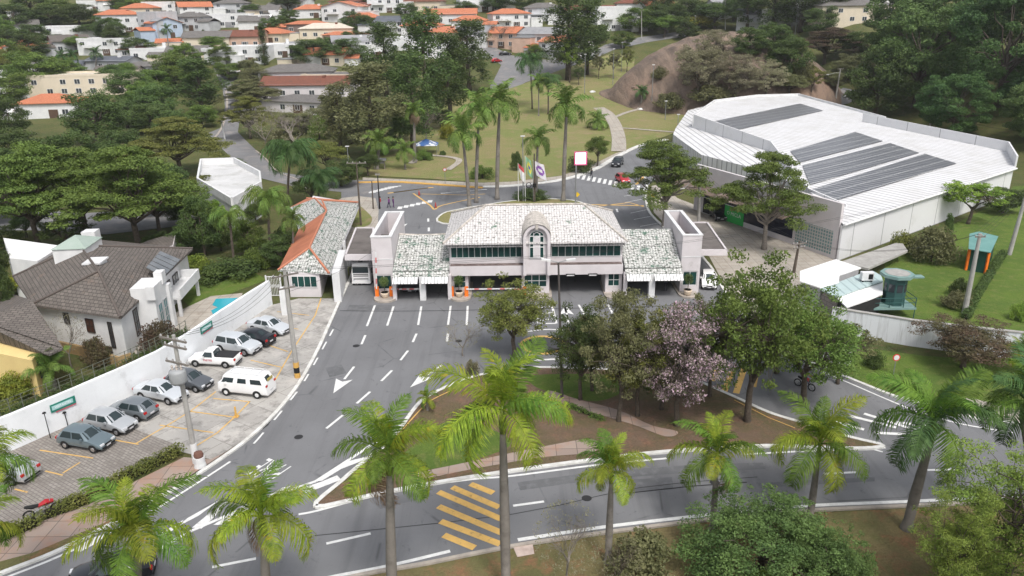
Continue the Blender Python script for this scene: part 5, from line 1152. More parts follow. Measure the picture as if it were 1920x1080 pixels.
palmpx(545,285,540,385,56,'big drooping queen palm behind the swept office roof',kind='queen',n=18,mat=L_palmd,near=False,tr=.2)
palmpx(598,335,598,385,44,'queen palm just behind the ridge of the office roof',kind='queen',n=16,mat=L_palmd,near=False,tr=.2)
palmpx(502,372,508,480,48,'queen palm left of the orange office roof',kind='queen',n=16,mat=L_palmb,near=False,tr=.18)
palmpx(548,410,552,500,30,'fan leaved palm against the orange office roof',n=14,near=False,mat=L_mid,tr=.15)
palmpx(430,405,440,500,40,'queen palm in the garden right of the tall trees',kind='queen',n=14,mat=L_palmb,near=False,tr=.16)
palmpx(800,745,802,772,26,'small young palm at the point of the wooded island',n=11,tr=.09)
palmpx(94,690,100,730,52,'low broad palm in the yellow house garden',n=13,mat=L_palmb,tr=.3)
for x,y,b_,l in ((115,106,140,'left fan palm of the group above the cream villa'),(134,104,138,'middle fan palm of the group above the cream villa'),(180,100,132,'right fan palm of the group above the cream villa')): palmpx(x,y,x,b_,16,l,near=False,n=12,mat=L_palmd,tr=.2,group='fan palms above the cream villa')
palmpx(312,55,318,100,13,'very tall thin palm standing among the far white houses',near=False,n=11,mat=L_palmd,tr=.2)
palmpx(1912,660,1925,700,42,'small palm at the right edge below the white wall',n=12,tr=.15)
palmpx(805,30,806,50,22,'far palm between the orange roofed houses',near=False,n=12,mat=L_palmb,tr=.2)
# ---- trees: kind, centre px, base py, top py, width px, material, label
TR=[
# the wooded island in front of the gates
('airy',965,668,500,165,L_oliveY,'small open tree with yellow green leaves left of the lamp post',None,0),
('airy',1088,752,545,140,L_dark,'dark leaved tree with forked black trunk right of the lamp post',None,0),
('airy',1160,792,505,170,L_olive,'thin dark tree second from the lamp post on the wooded island',None,1),
('airy',1195,782,545,160,L_oliveY,'yellow green tree behind the thin dark one on the island',None,2),
('airy',1268,800,535,200,L_pink,'tree covered with pale pink blossom in the middle of the island',None,1),
('airy',1400,792,425,245,L_mid,'tall green tree with thick trunk right of the pink blossom tree',None,0),
('airy',1505,760,520,215,L_mid,'wide dark tree overhanging the right road above the motorcyclist',None,0),
('airy',1330,745,520,150,L_olive,'slender tree hidden behind the pink blossom tree',None,2),
('bare',868,668,598,70,L_grey,'leafless sapling on the left edge of the island',None,0),
('bush',886,706,668,34,L_grey,'small grey green bush beside the leafless sapling',None,0),
# right side
('umbrella',1245,425,240,165,L_mid,'broad flat topped tree with pale trunks beside the shop front',None,0),
('umbrella',1432,468,262,175,L_mid,'dark flat crowned tree with pale forked trunk before the warehouse',None,1),
('airy',1805,690,588,190,L_brown,'wide purple brown tree in front of the right boundary wall',None,0),
('bush',1638,690,650,42,L_dark,'small round dark shrub on the right grass verge',None,1),
('sparse',1815,420,330,110,L_bright,'pale young tree growing against the warehouse side wall',None,1),
('bush',1745,490,410,110,L_olive,'scrubby mixed shrubs at the warehouse side wall',None,0),
('cypress',1768,480,400,22,L_dark,'narrow dark conifer leaning among the shrubs',None,0),
('full',1880,400,345,80,L_dark,'dark round tree at the far corner of the warehouse',None,2),
('bush',1800,555,515,50,L_dark,'dark spiky bush on the grass slope near the kiosk',None,0),
('bush',1790,575,540,70,L_olive,'straggly bush left of the leaning concrete pole',None,1),
('bush',1910,600,560,40,L_bright,'bright green bush at the right edge above the wall',None,1),
('bush',1690,475,425,60,L_oliveY,'yellow leaved bush against the white warehouse wall',None,1),
# foreground right
('dome',1425,1075,930,330,L_lush,'big round dense green bush in the right foreground',None,1),
('dome',1545,1100,975,190,L_lush,'lower green bush joined to the right of the big round one',None,0),
('feather',1875,1130,790,300,L_feather,'feathery yellow green tree filling the bottom right corner',None,1),
('feather',1775,1150,880,160,L_feather,'loose airy tree left of the feathery corner tree',None,2),
('bush',1200,1080,990,170,L_olive,'loose grassy shrub left of the big round bush',None,0),
('bare',1062,1120,930,120,L_grey,'bare twiggy sapling on the brown verge left of the slim palm',None,1),
('bare',1155,1110,1000,90,L_grey,'low bleached dead branches at the foot of the slim palm',None,2),
('bush',1600,1110,1062,60,L_bright,'bright yellow green shrub top at the bottom edge',None,1),
('bush',1440,1115,1066,90,L_bright,'pale new shoots at the bottom edge below the round bush',None,0),
# left side
('umbrella',75,470,240,210,L_mid,'huge flat topped green tree at the left edge above the white house',None,0),
('umbrella',262,470,248,240,L_mid,'huge flat topped green tree with many dark stems behind the white house',None,1),
('full',385,480,350,80,L_dark,'dark narrow tree right of the huge flat topped one',None,1),
('umbrella',340,330,205,170,L_oliveY,'wide yellowish thin crowned tree left of the side street',None,1),
('sparse',130,470,395,90,L_dark,'dark small tree in front of the road left',None,0),
('bush',20,560,505,90,L_yel,'yellow green round bush beside the dark tiled roofs',None,0),
('bush',30,745,690,90,L_yel,'yellow leaved hedge bush in the yellow house garden',None,1),
('bush',20,800,740,60,L_oliveY,'brownish shrub where the boundary wall meets the left edge',None,1),
('bare',135,690,580,70,L_grey,'pollarded bare tree in the white house garden',None,0),
('bush',185,688,618,60,L_brown,'reddish brown bush against the white house wall',None,0),
('bush',305,655,590,90,L_brown,'rust coloured climbing bush along the boundary fence',None,1),
('bush',370,515,468,70,L_bright,'bright green round shrub at the garden lawn edge',None,0),
('bush',430,520,480,130,L_dark,'dark clipped hedge behind the garden lawn',None,1),
('full',470,480,400,70,L_mid,'leafy green tree between garden and office',None,1),
('bush',480,505,455,60,L_mid,'green shrub behind the boundary wall near the gate',None,1),
('bush',540,470,415,70,L_dark,'dark shrubs at the left foot of the office roof',None,0),
('sparse',405,440,365,40,L_bright,'light green young tree before the white flat roof',None,0),
('full',185,270,160,125,L_dark,'dark round tree in front of the cream villa',None,0),
('full',25,260,175,80,L_dark,'dark tree left of the faded orange roof',None,1),
('full',330,170,90,110,L_mid,'bright green leafy tree beside the white cube house',None,0),
('conif',380,218,105,90,L_dark,'weeping dark green tree right of the leafy villa garden',None,0),
('full',300,230,150,90,L_lush,'blue green rounded tree in the villa garden',None,1),
('full',420,120,78,60,L_mid,'green tree at the top of the side street',None,2),
('umbrella',470,210,140,90,L_olive,'low spreading tree over the side street',None,0),
('umbrella',470,260,170,90,L_oliveY,'yellow green layered tree at the street corner',None,1),
('bare',500,285,190,80,L_grey,'leafless grey tree on the street corner',None,0),
('bare',555,290,190,130,L_grey,'wide leafless grey tree right of the corner one',None,1),
('bush',530,285,235,70,L_olive,'grey green shrub under the leafless trees',None,0),
('broad',615,330,258,90,L_oliveY,'autumn tinted tree behind the notice board',None,2),
('bush',600,262,205,50,L_mid,'green shrubs beside the hillside driveway',None,1),
('cypress',497,122,45,22,L_dark,'tall dark cypress among the far houses',None,0),
('cypress',385,85,55,10,L_dark,'small cypress tip above the grey roof',None,0),
('cypress',586,30,10,12,L_dark,'left small cypress before the orange roof','small cypresses before the orange roof',0),
('cypress',606,38,14,12,L_dark,'right small cypress before the orange roof','small cypresses before the orange roof',0),
# tall dark casuarinas in the middle
('conif',700,300,108,125,L_olive,'broad olive feathery tree left of the tall dark grove','tall feathery trees',0),
('conif',640,290,150,70,L_olive,'shorter olive feathery tree beside the roofs','tall feathery trees',1),
('conif',775,285,90,95,L_dark,'feathery tree standing between the olive one and the dark grove','tall feathery trees',1),
('conif',725,180,35,75,L_dark,'dark tree top rising behind the broad olive one','tall feathery trees',0),
('conif',800,250,14,105,L_dark,'tallest dark feathery tree of the grove','tall feathery trees',0),
('conif',845,230,55,85,L_dark,'dark feathery tree right of the tallest one','tall feathery trees',1),
('conif',880,175,30,90,L_dark,'dark feathery tree at the edge of the street','tall feathery trees',0),
('full',590,120,68,90,L_dark,'dark round tree above the orange shallow roof',None,0),
('full',655,118,66,80,L_dark,'dark round tree right of its twin above the orange roof',None,1),
('sparse',845,200,140,45,L_yel,'yellow leaved slender tree at the grove edge',None,1),
('bush',840,262,222,40,L_yel,'yellow shrub between the grove and the royal palms',None,0),
('bare',935,90,28,60,L_grey,'bare reddish tree before the peach street house',None,1),
('bare',800,268,190,60,L_grey,'thin bare tree under the dark grove',None,2),
# park
('conif',1065,150,-20,100,L_dark,'huge dark tree before the orange roofed street house','tall feathery trees',1),
('conif',1100,140,-10,80,L_dark,'huge dark tree right beside the other at the park top','tall feathery trees',0),
('sparse',1068,155,62,42,L_bright,'light green slender tree before the huge dark ones',None,0),
('sparse',1122,148,95,24,L_olive,'first small brown green sapling tree on the upper lawn','sapling trees on the upper lawn',0),
('sparse',1150,148,92,28,L_olive,'second small brown green sapling tree on the upper lawn','sapling trees on the upper lawn',1),
('sparse',1175,136,82,24,L_oliveY,'yellowish sapling tree beside the granite dome','sapling trees on the upper lawn',2),
('sparse',1085,160,120,22,L_dark,'tiny dark tree at the lawn top','sapling trees on the upper lawn',0),
('airy',1310,190,60,110,L_grey,'large grey green thinly leaved tree on the granite dome',None,0),
('airy',1375,195,85,110,L_grey,'second grey thinly leaved tree on the dome, nearer the warehouse',None,1),
('airy',1435,190,100,80,L_grey,'low grey leaved tree at the right flank of the dome',None,2),
('bush',1330,190,150,110,L_olive,'scrub under the grey trees behind the warehouse end',None,0),
('broad',1120,312,250,50,L_mid,'round green tree behind the pink screen',None,0),
('bush',1090,322,280,60,L_dark,'dark shrub right below the pink screen',None,1),
('bush',968,320,275,28,L_dark,'small dark tree left of the lamp behind the flags',None,0),
('bush',905,335,305,60,L_mid,'rounded green shrubs under the royal palms',None,0),
('bush',795,300,275,40,L_mid,'clipped green arch hedge over the blue tent',None,1),
('bush',830,292,280,16,L_dark,'ball clipped shrub, right one of two near the blue tent','ball clipped shrubs in the park',0),
('bush',806,294,284,13,L_dark,'ball clipped shrub, left one of two near the blue tent','ball clipped shrubs in the park',1),
('bush',995,372,352,90,L_dark,'low dark hedge in the roundabout bed below the flags',None,0),
# top middle and right
('full',1200,62,8,90,L_mid,'green tree behind the lamp above the curving street',None,1),
('full',1250,62,0,100,L_dark,'dark green tree above the curving street',None,0),
('bush',1310,52,22,90,L_yel,'yellow orange hedge at the top of the dome road',None,1),
('conif',1400,62,-60,80,L_dark,'dark conifer left of three at the top right','dark conifers behind the dome',0),
('conif',1450,66,-60,90,L_dark,'dark conifer middle of three at the top right','dark conifers behind the dome',1),
('conif',1500,60,-60,90,L_dark,'dark conifer right of three at the top right','dark conifers behind the dome',0),
('umbrella',1545,120,42,120,L_brown,'brownish flat crowned tree before the cream house',None,0),
('bush',1500,160,95,60,L_olive,'olive scrub between the dome and the back road',None,1),
('sparse',1520,178,118,40,L_oliveY,'slim yellow green shrub tree on the back bank',None,2),
('full',1640,220,70,130,L_dark,'dark forest tree beside the back road','forest trees behind the warehouse',1),
('conif',1860,120,-100,160,L_dark,'dark tree at the top edge right of the cream house',None,1),
]
TR2=[
('sparse',385,385,318,55,L_oliveY,'small tree whose crown overlaps the left end of the white flat roof',None,1),
('full',405,420,372,60,L_mid,'green shrub tree at the foot of the white flat roofed house',None,2),
('full',455,405,352,50,L_mid,'green shrub tree below the right corner of the white flat roof',None,1),
('bush',1255,205,165,70,L_olive,'scrub patch at the front foot of the granite dome',None,0),
('bush',1235,150,118,40,L_olive,'dry scrub clinging to the left side of the granite dome',None,1),
('airy',1335,140,40,80,L_grey,'thinly leaved grey tree near the top of the granite dome',None,1),
('bush',1290,110,82,45,L_grey,'pale dry shrub high on the granite dome',None,1),
('umbrella',165,455,255,200,L_mid,'flat topped green tree between the two huge ones on the left',None,0),
('umbrella',300,440,300,150,L_mid,'flat topped green tree standing lower right of the huge ones',None,1),
('umbrella',20,400,262,150,L_dark,'dark flat topped tree behind the huge one at the left edge',None,1),
('full',415,470,395,60,L_dark,'dark tree filling the gap left of the garden palm',None,2),
('full',350,478,420,70,L_dark,'dark leafy tree just above the right end of the hip roof',None,0),
('full',300,468,430,60,L_dark,'low dark tree behind the ridge of the hip roof',None,1),
('airy',1240,770,575,150,L_dark,'dark airy tree between the yellow green one and the blossoms',None,1),
('airy',1455,700,530,150,L_mid,'leafy tree reaching over the right road behind the tall green one',None,0),
('sparse',1570,720,590,110,L_olive,'small thin tree at the kerb below the boundary wall',None,1),
('sparse',1110,735,575,110,L_olive,'loose greyish tree behind the forked black trunk',None,2),
('full',1480,150,60,90,L_dark,'dark bushy tree below the dark conifers',None,1),
('full',640,240,170,70,L_olive,'olive tree beside the nearest hillside house',None,2),
('full',560,250,205,80,L_olive,'drab bush tree before the nearest hillside house',None,0)]
TR+=TR2
for a in TR:
    kind,cx,by,ty,wp_x,mat,lab,grp,sd=a
    nm={'bush':'bush','dome':'bush','cypress':'cypress_tree'}.get(kind,'tree')
    if 'hedge' in lab and kind=='bush': nm='hedge'
    tree(kind,cx,by,ty,wp_x,mat,lab,grp,sd,nm,bk=barkl if ('pale' in lab and 'trunk' in lab) or 'bare' in lab or 'leafless' in lab else None)

# trees that fill the far neighbourhood: one line each, label made from what stands nearby
FT=[('left of the far white box villa',[(20,100,55,70),(60,112,62,60),(95,50,10,60),(30,60,5,80)],L_dark),
('between the far left houses',[(150,50,8,70),(205,75,30,50),(235,20,-8,50),(72,90,45,50)],L_dark),
('in the dark wood at the left edge',[(10,140,70,70),(60,175,95,90),(100,165,105,60),(20,200,135,80),(130,150,110,50)],L_mid),
('autumn tinted and left of the cream villa',[(12,150,92,40),(40,130,85,40)],L_oliveY),
('beside the grey three storey block',[(225,98,45,45),(262,105,72,50),(170,72,48,50)],L_dark),
('at the top edge above the orange roofs',[(340,22,-6,60),(395,20,-6,60),(445,18,-6,50),(300,18,-10,50)],L_olive),
('among the upper middle houses',[(545,48,18,35),(475,38,10,40),(660,92,58,40),(690,60,30,30),(530,60,30,30)],L_dark),
('along the villa garden',[(250,195,130,70),(215,170,122,45),(285,250,190,80),(240,240,188,60),(330,260,205,60)],L_lush),
('by the side street bend',[(400,100,70,45),(430,150,118,50),(455,190,150,40),(380,240,195,50)],L_mid),
('behind the upper middle roofs',[(640,30,2,40),(690,14,-14,40),(760,34,8,40),(870,30,5,45),(540,22,-6,50)],L_dark),
('above the peach street house',[(955,20,-20,60),(1000,30,-5,40),(925,22,-10,50)],L_dark),
('lining the curving street',[(1165,90,60,40),(1120,80,45,40),(1000,112,85,30),(1245,70,30,50)],L_mid),
('beyond the dome road at the top',[(1340,55,5,70),(1280,40,-10,70),(1375,40,-20,60)],L_dark),
('beside the top right cream house',[(1560,40,-30,70),(1680,90,30,70),(1600,100,60,50),(1470,120,70,50)],L_dark),
('behind the warehouse end wall',[(1480,182,140,60),(1590,150,100,60),(1560,165,135,40)],L_olive),
('behind the left flat topped giants',[(30,330,240,110),(150,350,240,100),(-20,420,300,90),(310,400,300,90),(230,330,240,90)],L_dark),
('near the white flat roofed house',[(430,330,300,60),(350,420,370,60),(640,350,300,60),(585,385,330,60),(480,420,385,50),(530,500,440,60)],L_dark),
('left of the big hip roof',[(10,640,470,60),(-10,560,400,70),(50,445,405,50),(15,480,425,60)],L_dark),
('between the villa and the side street',[(350,130,80,50),(280,215,150,60),(370,180,120,60),(300,180,130,50),(240,160,118,40)],L_mid),
('in the top left woods',[(60,30,-10,60),(110,35,0,60),(150,100,70,40),(0,80,30,60),(245,30,-5,50)],L_mid),
('in front of the red brown roofs',[(500,200,165,50),(480,165,130,50),(625,225,180,50),(470,150,110,40),(590,240,205,50)],L_olive),
('around the orange roofs at the top',[(610,100,72,40),(660,60,22,40),(505,65,35,35),(700,90,58,45),(770,60,30,40)],L_dark),
('around the top right roofs',[(1225,30,-20,60),(1290,75,40,40),(1400,110,50,60),(1535,70,10,60),(1450,100,40,60)],L_dark),
('under the grove by the park corner',[(660,270,225,60),(720,290,245,60),(690,330,290,40),(750,262,215,40),(830,240,205,40)],L_dark)]
pos=['first from the left','second from the left','third from the left','fourth from the left','fifth from the left','sixth from the left']
for where,ls,mat in FT:
    for i,(cx,by,ty,wpx) in enumerate(ls):
        rank=sorted(ls).index((cx,by,ty,wpx))
        tree('full' if (i+cx)%4 else 'broad',cx,by,ty-6,wpx*1.25,mat,'leafy tree '+where+', '+pos[rank],'trees '+where,(i+cx)%3)
for i,(x,y,h_,w_,lab) in enumerate(((105,204,24,25,'lush forest tree at the left end of the forest beside the back road'),(114,184,25,24,'lush forest tree rising directly behind the parapet lamp pole'),(124,164,24,24,'lush forest tree behind the right half of the parapet'),(120,222,27,26,'tall forest crown behind the first row, left one'),(138,190,27,26,'tall forest crown behind the first row, top right'),(136,148,22,22,'forest tree at the right edge just above the parapet end'),(118,240,22,22,'dark forest crown nearest the cream house'),(150,214,28,26,'farthest forest crown in the top right corner'),(100,176,13,15,'low dark forest tree tucked against the parapet, left one'),(108,158,12,15,'low dark forest tree tucked against the parapet, middle one'),(112,140,11,14,'low dark forest tree tucked against the parapet, right one'))):
    place('forest',(x,y,hgt(x,y)),w_*1.22,h_*1.2,L_forest if i%3 else L_lush,lab,'forest trees behind the warehouse',i%2)
# clipped hedges
def hedge(px,w_,h_,mat,label,name='hedge'):
    pts=[T(*p) for p in px]; r=random.Random(int(px[0][0])); mb=MB(); dens=0
    for a,b in zip(pts,pts[1:]):
        L=(b-a).length; n=int(L*11*h_)+1
        for i in range(n):
            c=a.lerp(b,r.random()); leaves(mb,(c.x,c.y,c.z+h_*.5),w_*.58,60,.15,r,squash=h_/w_)
    t=thing(name,label,'hedge',(0,0,0)); mb.build('foliage',mat,t,uv=False); m=MB()
    for a,b in zip(pts,pts[1:]):
        d=(b-a).normalized(); q=Vector((-d.y,d.x,0))*w_*.3; m.prism([tuple((a-q*.6)[:2]),tuple((b-q*.6)[:2]),tuple((b+q*.6)[:2]),tuple((a+q*.6)[:2])],0,h_*.6)
    m.build('twig_core',P('twigs',(.02,.018,.01),None,2,.95),t,uv=False); return t
hedge([(335,852),(236,902),(167,940),(88,972)],1.1,.9,L_oliveY,'long clipped brownish green hedge between block paving and footpath')
hedge([(70,985),(10,1010),(-60,1040)],1.1,.9,L_oliveY,'end piece of clipped hedge running out at the bottom left edge')
hedge([(1062,762),(1095,776),(1128,790)],.7,.45,L_mid,'low green hedge beside the island footpath')
hedge([(-30,866),(36,828),(150,777),(250,731),(305,703),(361,666)],.7,2.85,L_dark,'dark ivy strip growing behind the top of the white boundary wall')
hedge([(1880,480),(1830,560),(1810,600)],.9,.9,L_dark,'dark hedge running down the grass slope beside the poles')
# ---------------- vehicles
PF={ # kind: L,W, wheel r, belt, stations (x 0 front..1 rear, z, width factor), index of cowl, ws top, roof end, rear glass bottom
'hatch':(3.9,1.66,.3,.92,[(0,.5,.8),(.03,.7,.86),(.12,.82,.88),(.27,.95,.86),(.42,1.42,.72),(.55,1.49,.74),(.84,1.44,.72),(.96,.98,.8),(1,.62,.84)],3,4,6,7),
'sedan':(4.45,1.72,.32,.92,[(0,.48,.78),(.03,.68,.85),(.12,.82,.88),(.27,.94,.86),(.41,1.38,.7),(.54,1.46,.72),(.7,1.41,.7),(.84,1.02,.8),(.97,.98,.82),(1,.62,.84)],3,4,6,7),
'suv':(4.4,1.8,.36,1.05,[(0,.6,.8),(.03,.85,.86),(.12,1.0,.88),(.25,1.08,.86),(.38,1.6,.74),(.5,1.68,.76),(.88,1.62,.74),(.97,1.1,.82),(1,.7,.86)],3,4,6,7),
'pickup':(4.45,1.68,.31,.95,[(0,.55,.8),(.03,.75,.86),(.12,.87,.88),(.25,.98,.86),(.36,1.46,.72),(.44,1.53,.74),(.54,1.5,.72),(.57,1.0,.86),(.97,.98,.88),(1,.7,.88)],3,4,6,7),
'van':(4.45,1.72,.32,1.15,[(0,.8,.86),(.015,1.1,.88),(.04,1.2,.88),(.09,1.25,.87),(.13,1.8,.8),(.2,1.93,.8),(.9,1.93,.8),(.985,1.3,.86),(1,.8,.88)],3,4,6,7)}
paintc={}
def paint(name,c): 
    return P('car_paint_'+name,c,tuple(x*.93 for x in c),.8,.3,.35 if 'white' not in name else 0,spec=.5,coat=.6)
def car(kind,rear,front,pm,label,name='parked_car',group=None,side='near',extra=None,L_=None):
    a=T(*rear); b=T(*front); d=(b-a); d.z=0; d.normalize(); L,Wd,wr,belt,st,ic,iw,ir,ig=PF[kind]; q=Vector((-d.y,d.x,0)); 
    mid=(a+b)/2
    if side=='near': mid+= q*(Wd/2) if q.y>0 else q*(-Wd/2)
    t=thing(name,label,{'van':'van','pickup':'pickup truck'}.get(kind,'car'),(mid.x,mid.y,hgt(mid.x,mid.y)+.05),math.atan2(d.y,d.x),group)
    w=Wd/2; zb=.24; n=len(st); rings=[]
    for i,(x,z,wf) in enumerate(st):
        X=L/2-x*L; pin=.9 if i in(0,n-1) else .97 if i in (1,n-2) else 1
        cab=ic<i<ig; zt=z; bz=belt if cab else z-.07; ww_=w*pin; wt=w*wf*(1 if cab else pin)
        half=[(0,zb),(ww_*.8,zb),(ww_*.97,zb+.14),(ww_,min(.58,bz-.05)),(ww_*.965,bz),(wt,zt-.05),(wt*.7,zt-.005),(0,zt+(.02 if cab else .01))]
        rings.append([(X,y,z_) for y,z_ in half]+[(X,-y,z_) for y,z_ in half[-2:0:-1]])
    k=len(rings[0]); m=MB(); V=[p for r in rings for p in r]; F=[(i*k+j,i*k+(j+1)%k,(i+1)*k+(j+1)%k,(i+1)*k+j) for i in range(n-1) for j in range(k)]
    F+=[tuple(range(k-1,-1,-1)),tuple((n-1)*k+j for j in range(k))]; m.add(V,F)
    bo=m.build('body',pm,t,smooth=True,uv=False)
    md=bo.modifiers.new('edges','BEVEL'); md.width=.05; md.segments=3; md.limit_method='ANGLE'; md.angle_limit=R(22)
    # sills and bumpers in black plastic
    for x in (L*.5-L*.17,L*.5-L*.8):
        for s in (1,-1):
            m=MB(); pts=[(x+(wr+.07)*math.cos(c_),s*(w+.006),wr+(wr+.07)*math.sin(c_)) for c_ in [math.pi*i/12 for i in range(13)]]; m.add(pts+[(x,s*(w+.006),wr)],[tuple(range(14)) if s<0 else tuple(range(13,-1,-1))]); m.build('wheel_arch',black,t,uv=False)
    m=MB(); m.box(L/2-.12,L/2+.03,-w*.72,w*.72,.27,.4); m.build('front_bumper',black if kind!='van' else white,t,uv=False); m=MB(); m.box(-L/2-.03,-L/2+.12,-w*.76,w*.76,.3,.42); m.build('rear_bumper',black if kind!='van' else white,t,uv=False)
    for x in (L*.5-L*.17,L*.5-L*.8):
        for s in (1,-1):
            m=MB(); m.tube([(x,s*(w-.2),wr),(x,s*(w+.02),wr)],[wr,wr],16); wo=m.build('wheel',tyre,t,uv=False); m=MB(); m.tube([(x,s*(w+.0),wr),(x,s*(w+.035),wr)],[wr*.62,wr*.5],12); m.build('rim',rimm if kind!='van' else white,wo,uv=False)
    P_=lambda i,j:Vector(rings[i][j])
    def topglass(i0,i1,nm,sh=.1,out=.02):
        A=[P_(i0,5),P_(i0,7),P_(i0,k-5),P_(i1,k-5),P_(i1,7),P_(i1,5)]; c=sum(A,Vector())/6; nn=(P_(i1,5)-P_(i0,5)).cross(P_(i0,k-5)-P_(i0,5)).normalized(); nn=nn if nn.z>0 else -nn
        Q=[c+(p-c)*(1-sh)+nn*out for p in A]; m=MB(); m.add([tuple(p) for p in Q],[(0,1,4,5),(1,2,3,4)]); Q2=[p-nn*.05 for p in Q]; m.add([tuple(p) for p in Q2+Q],[(0,1,7,6),(1,2,8,7),(2,3,9,8),(3,4,10,9),(4,5,11,10),(5,0,6,11)]); m.build(nm,glassd,t,uv=False)
    topglass(ic,iw,'windshield'); topglass(ir,ig,'rear_window',.16 if kind!='van' else .5)
    xs=lambda i:rings[i][0][0]; zt=st[iw+1][1]-(.3 if kind=='van' else .13); zbb=belt+.03+(.06 if kind=='van' else 0); wt=w*st[iw+1][2]; wb=w*.965
    yy=lambda z:wb+(wt-wb)*(z-belt)/(st[iw+1][1]-.05-belt)+.014
    x0b=xs(ic)-.3*(1 if kind!='van' else .2); x0t=xs(iw)-.1; x1b=xs(ig)+.3; x1t=xs(ir)+.08
    if kind=='pickup': x1b=xs(ig)+.12; x1t=xs(ir)+.05
    parts=3 if kind=='van' else (1 if kind=='pickup' else 2)
    for s in (1,-1):
        for p_ in range(parts):
            gp_=.055 if kind=='van' else .03; f0=p_/parts+(gp_ if p_ else 0); f1=(p_+1)/parts-(gp_ if p_<parts-1 else 0); g=lambda f:(x0b+(x1b-x0b)*f,x0t+(x1t-x0t)*f); b0,t0=g(f0); b1,t1=g(f1)
            Q=[(b0,s*yy(zbb),zbb),(b1,s*yy(zbb),zbb),(t1,s*yy(zt),zt),(t0,s*yy(zt),zt)]; m=MB(); m.add(Q+[(x,y-s*.04,z) for x,y,z in Q],[(0,1,2,3),(4,7,6,5),(0,4,5,1),(1,5,6,2),(2,6,7,3),(3,7,4,0)]); m.build('side_window',glassd,t,uv=False)
        m=MB(); m.box(xs(ic)-.55,xs(ic)-.38,s*w*.97-.02 if s>0 else -w*.97-.16,s*w*.97+.16 if s>0 else -w*.97+.02,belt-.02,belt+.12); m.build('mirror',pm,t,uv=False)
        zl=st[1][1]-.17; m=MB(); m.box(L/2-.14,L/2-.0,s*w*.62-.17,s*w*.62+.17,zl,zl+.13); m.build('headlight',P('headlight_glass',(.7,.72,.75),None,1,.15),t,uv=False)
        m=MB(); zr_=st[-2][1]-.28; m.box(-L/2-.005,-L/2+.1,s*w*.76-.13,s*w*.76+.12,zr_,zr_+.17); m.build('taillight',P('taillight_red',(.45,.02,.02),None,1,.2),t,uv=False)
    m=MB(); m.box(L/2-.02,L/2+.012,-w*.4,w*.4,.45,.58); m.build('grille',black,t,uv=False)
    m=MB(); m.box(-L/2-.035,-L/2-.0,-.2,.2,.5,.62); m.box(L/2+.02,L/2+.04,-.2,.2,.34,.46); pl=m.build('licence_plate',P('plate',(.6,.6,.62)),t,uv=False)
    if kind=='pickup': m=MB(); m.box(-L/2+.12,xs(ig)-.05,-w*.78,w*.78,.98,1.06); m.build('bed_cover',P('black_tarp',(.03,.03,.033),None,2,.8),t,uv=False)
    if extra=='rack':
        m=MB(); 
        for s in (.55,-.55): m.tube([(1.3,s,2.03),(-1.7,s,2.03)],.03,5)
        for x in (1.1,.3,-.5,-1.4): m.tube([(x,-.55,2.03),(x,.55,2.03)],.025,5); m.tube([(x,-.55,1.9),(x,-.55,2.03)],.02,4); m.tube([(x,.55,1.9),(x,.55,2.03)],.02,4)
        m.build('roof_rack',white,t,uv=False)
        m=MB(); m.box(-L/2+.02,-L/2+.05,-.4,.4,1.42,1.68); m.M=Matrix(); m.build('rear_sticker',P('gold_sticker',(.4,.33,.1)),t,uv=False)
    return t
pg_='cars parked along the boundary wall'
silver=paint('silver',(.5,.52,.54)); lsil=paint('light_silver',(.66,.69,.72)); dgrey=paint('grey',(.12,.13,.145)); teal=paint('grey_blue',(.16,.21,.235)); blk=paint('black',(.012,.013,.018)); wht=paint('white',(.8,.8,.8)); redp=paint('red',(.5,.02,.03)); lil=paint('lilac',(.42,.4,.5)); mgrey=paint('mid_grey',(.2,.225,.245))
car('hatch',(117,842),(179,852),teal,'grey blue hatchback parked alone at the edge of the block paving',group=pg_)
car('hatch',(164,808),(224,820),silver,'silver hatchback with bright bonnet next to the grey blue one',group=pg_)
car('hatch',(265,794),(206,783),mgrey,'grey hatchback parked nose to the wall, rear window outward',group=pg_)
car('sedan',(258,749),(321,762),lsil,'pale silver sedan parked behind the transformer pole',group=pg_)
car('hatch',(314,728),(374,739),dgrey,'dark grey hatchback half hidden by the transformer',group=pg_)
car('pickup',(427,692),(366,689),wht,'small white pickup with black bed cover and red lettering','pickup_truck',pg_)
car('suv',(404,660),(466,671),lsil,'silver family car behind the white pickup',group=pg_)
car('sedan',(492,655),(434,646),blk,'shiny black sedan parked nose to the wall',group=pg_)
car('sedan',(466,622),(524,634),lsil,'white silver sedan, last in the row nearest the gate',group=pg_)
car('van',(484,749),(426,743),wht,'old white minibus with roof rack in the middle of the parking lot','van',extra='rack')
car('sedan',(24,912),(-36,901),silver,'silver sedan cut by the left edge under palm fronds')
car('sedan',(240,1100),(175,1112),blk,'dark car on the lower road cut by the bottom edge','car')
car('suv',(1166,302),(1149,320),blk,'black off road car coming down towards the zebra crossing','car',side='c')
car('hatch',(1161,338),(1173,345),redp,'red car behind the flat topped tree at the zebra crossing','car',side='c')
car('hatch',(778,533),(770,549),dgrey,'dark car with orange reflections waiting behind the barrier arm','car',side='c')
car('hatch',(1326,520),(1330,550),wht,'white car beside the right end tower','car',side='c')
car('hatch',(922,118),(940,116),redp,'small red car parked up the street','parked_car',side='c',group='cars parked up the street')
car('sedan',(935,104),(960,103),blk,'black car parked behind the red one up the street','parked_car',side='c',group='cars parked up the street')
car('sedan',(898,108),(914,112),silver,'grey car left of the red one up the street','parked_car',side='c',group='cars parked up the street')
car('sedan',(448,138),(430,136),wht,'white car parked at the top of the side street','parked_car',side='c')
car('hatch',(92,408),(56,407),lil,'lilac silver car on the road behind the big trees','car')
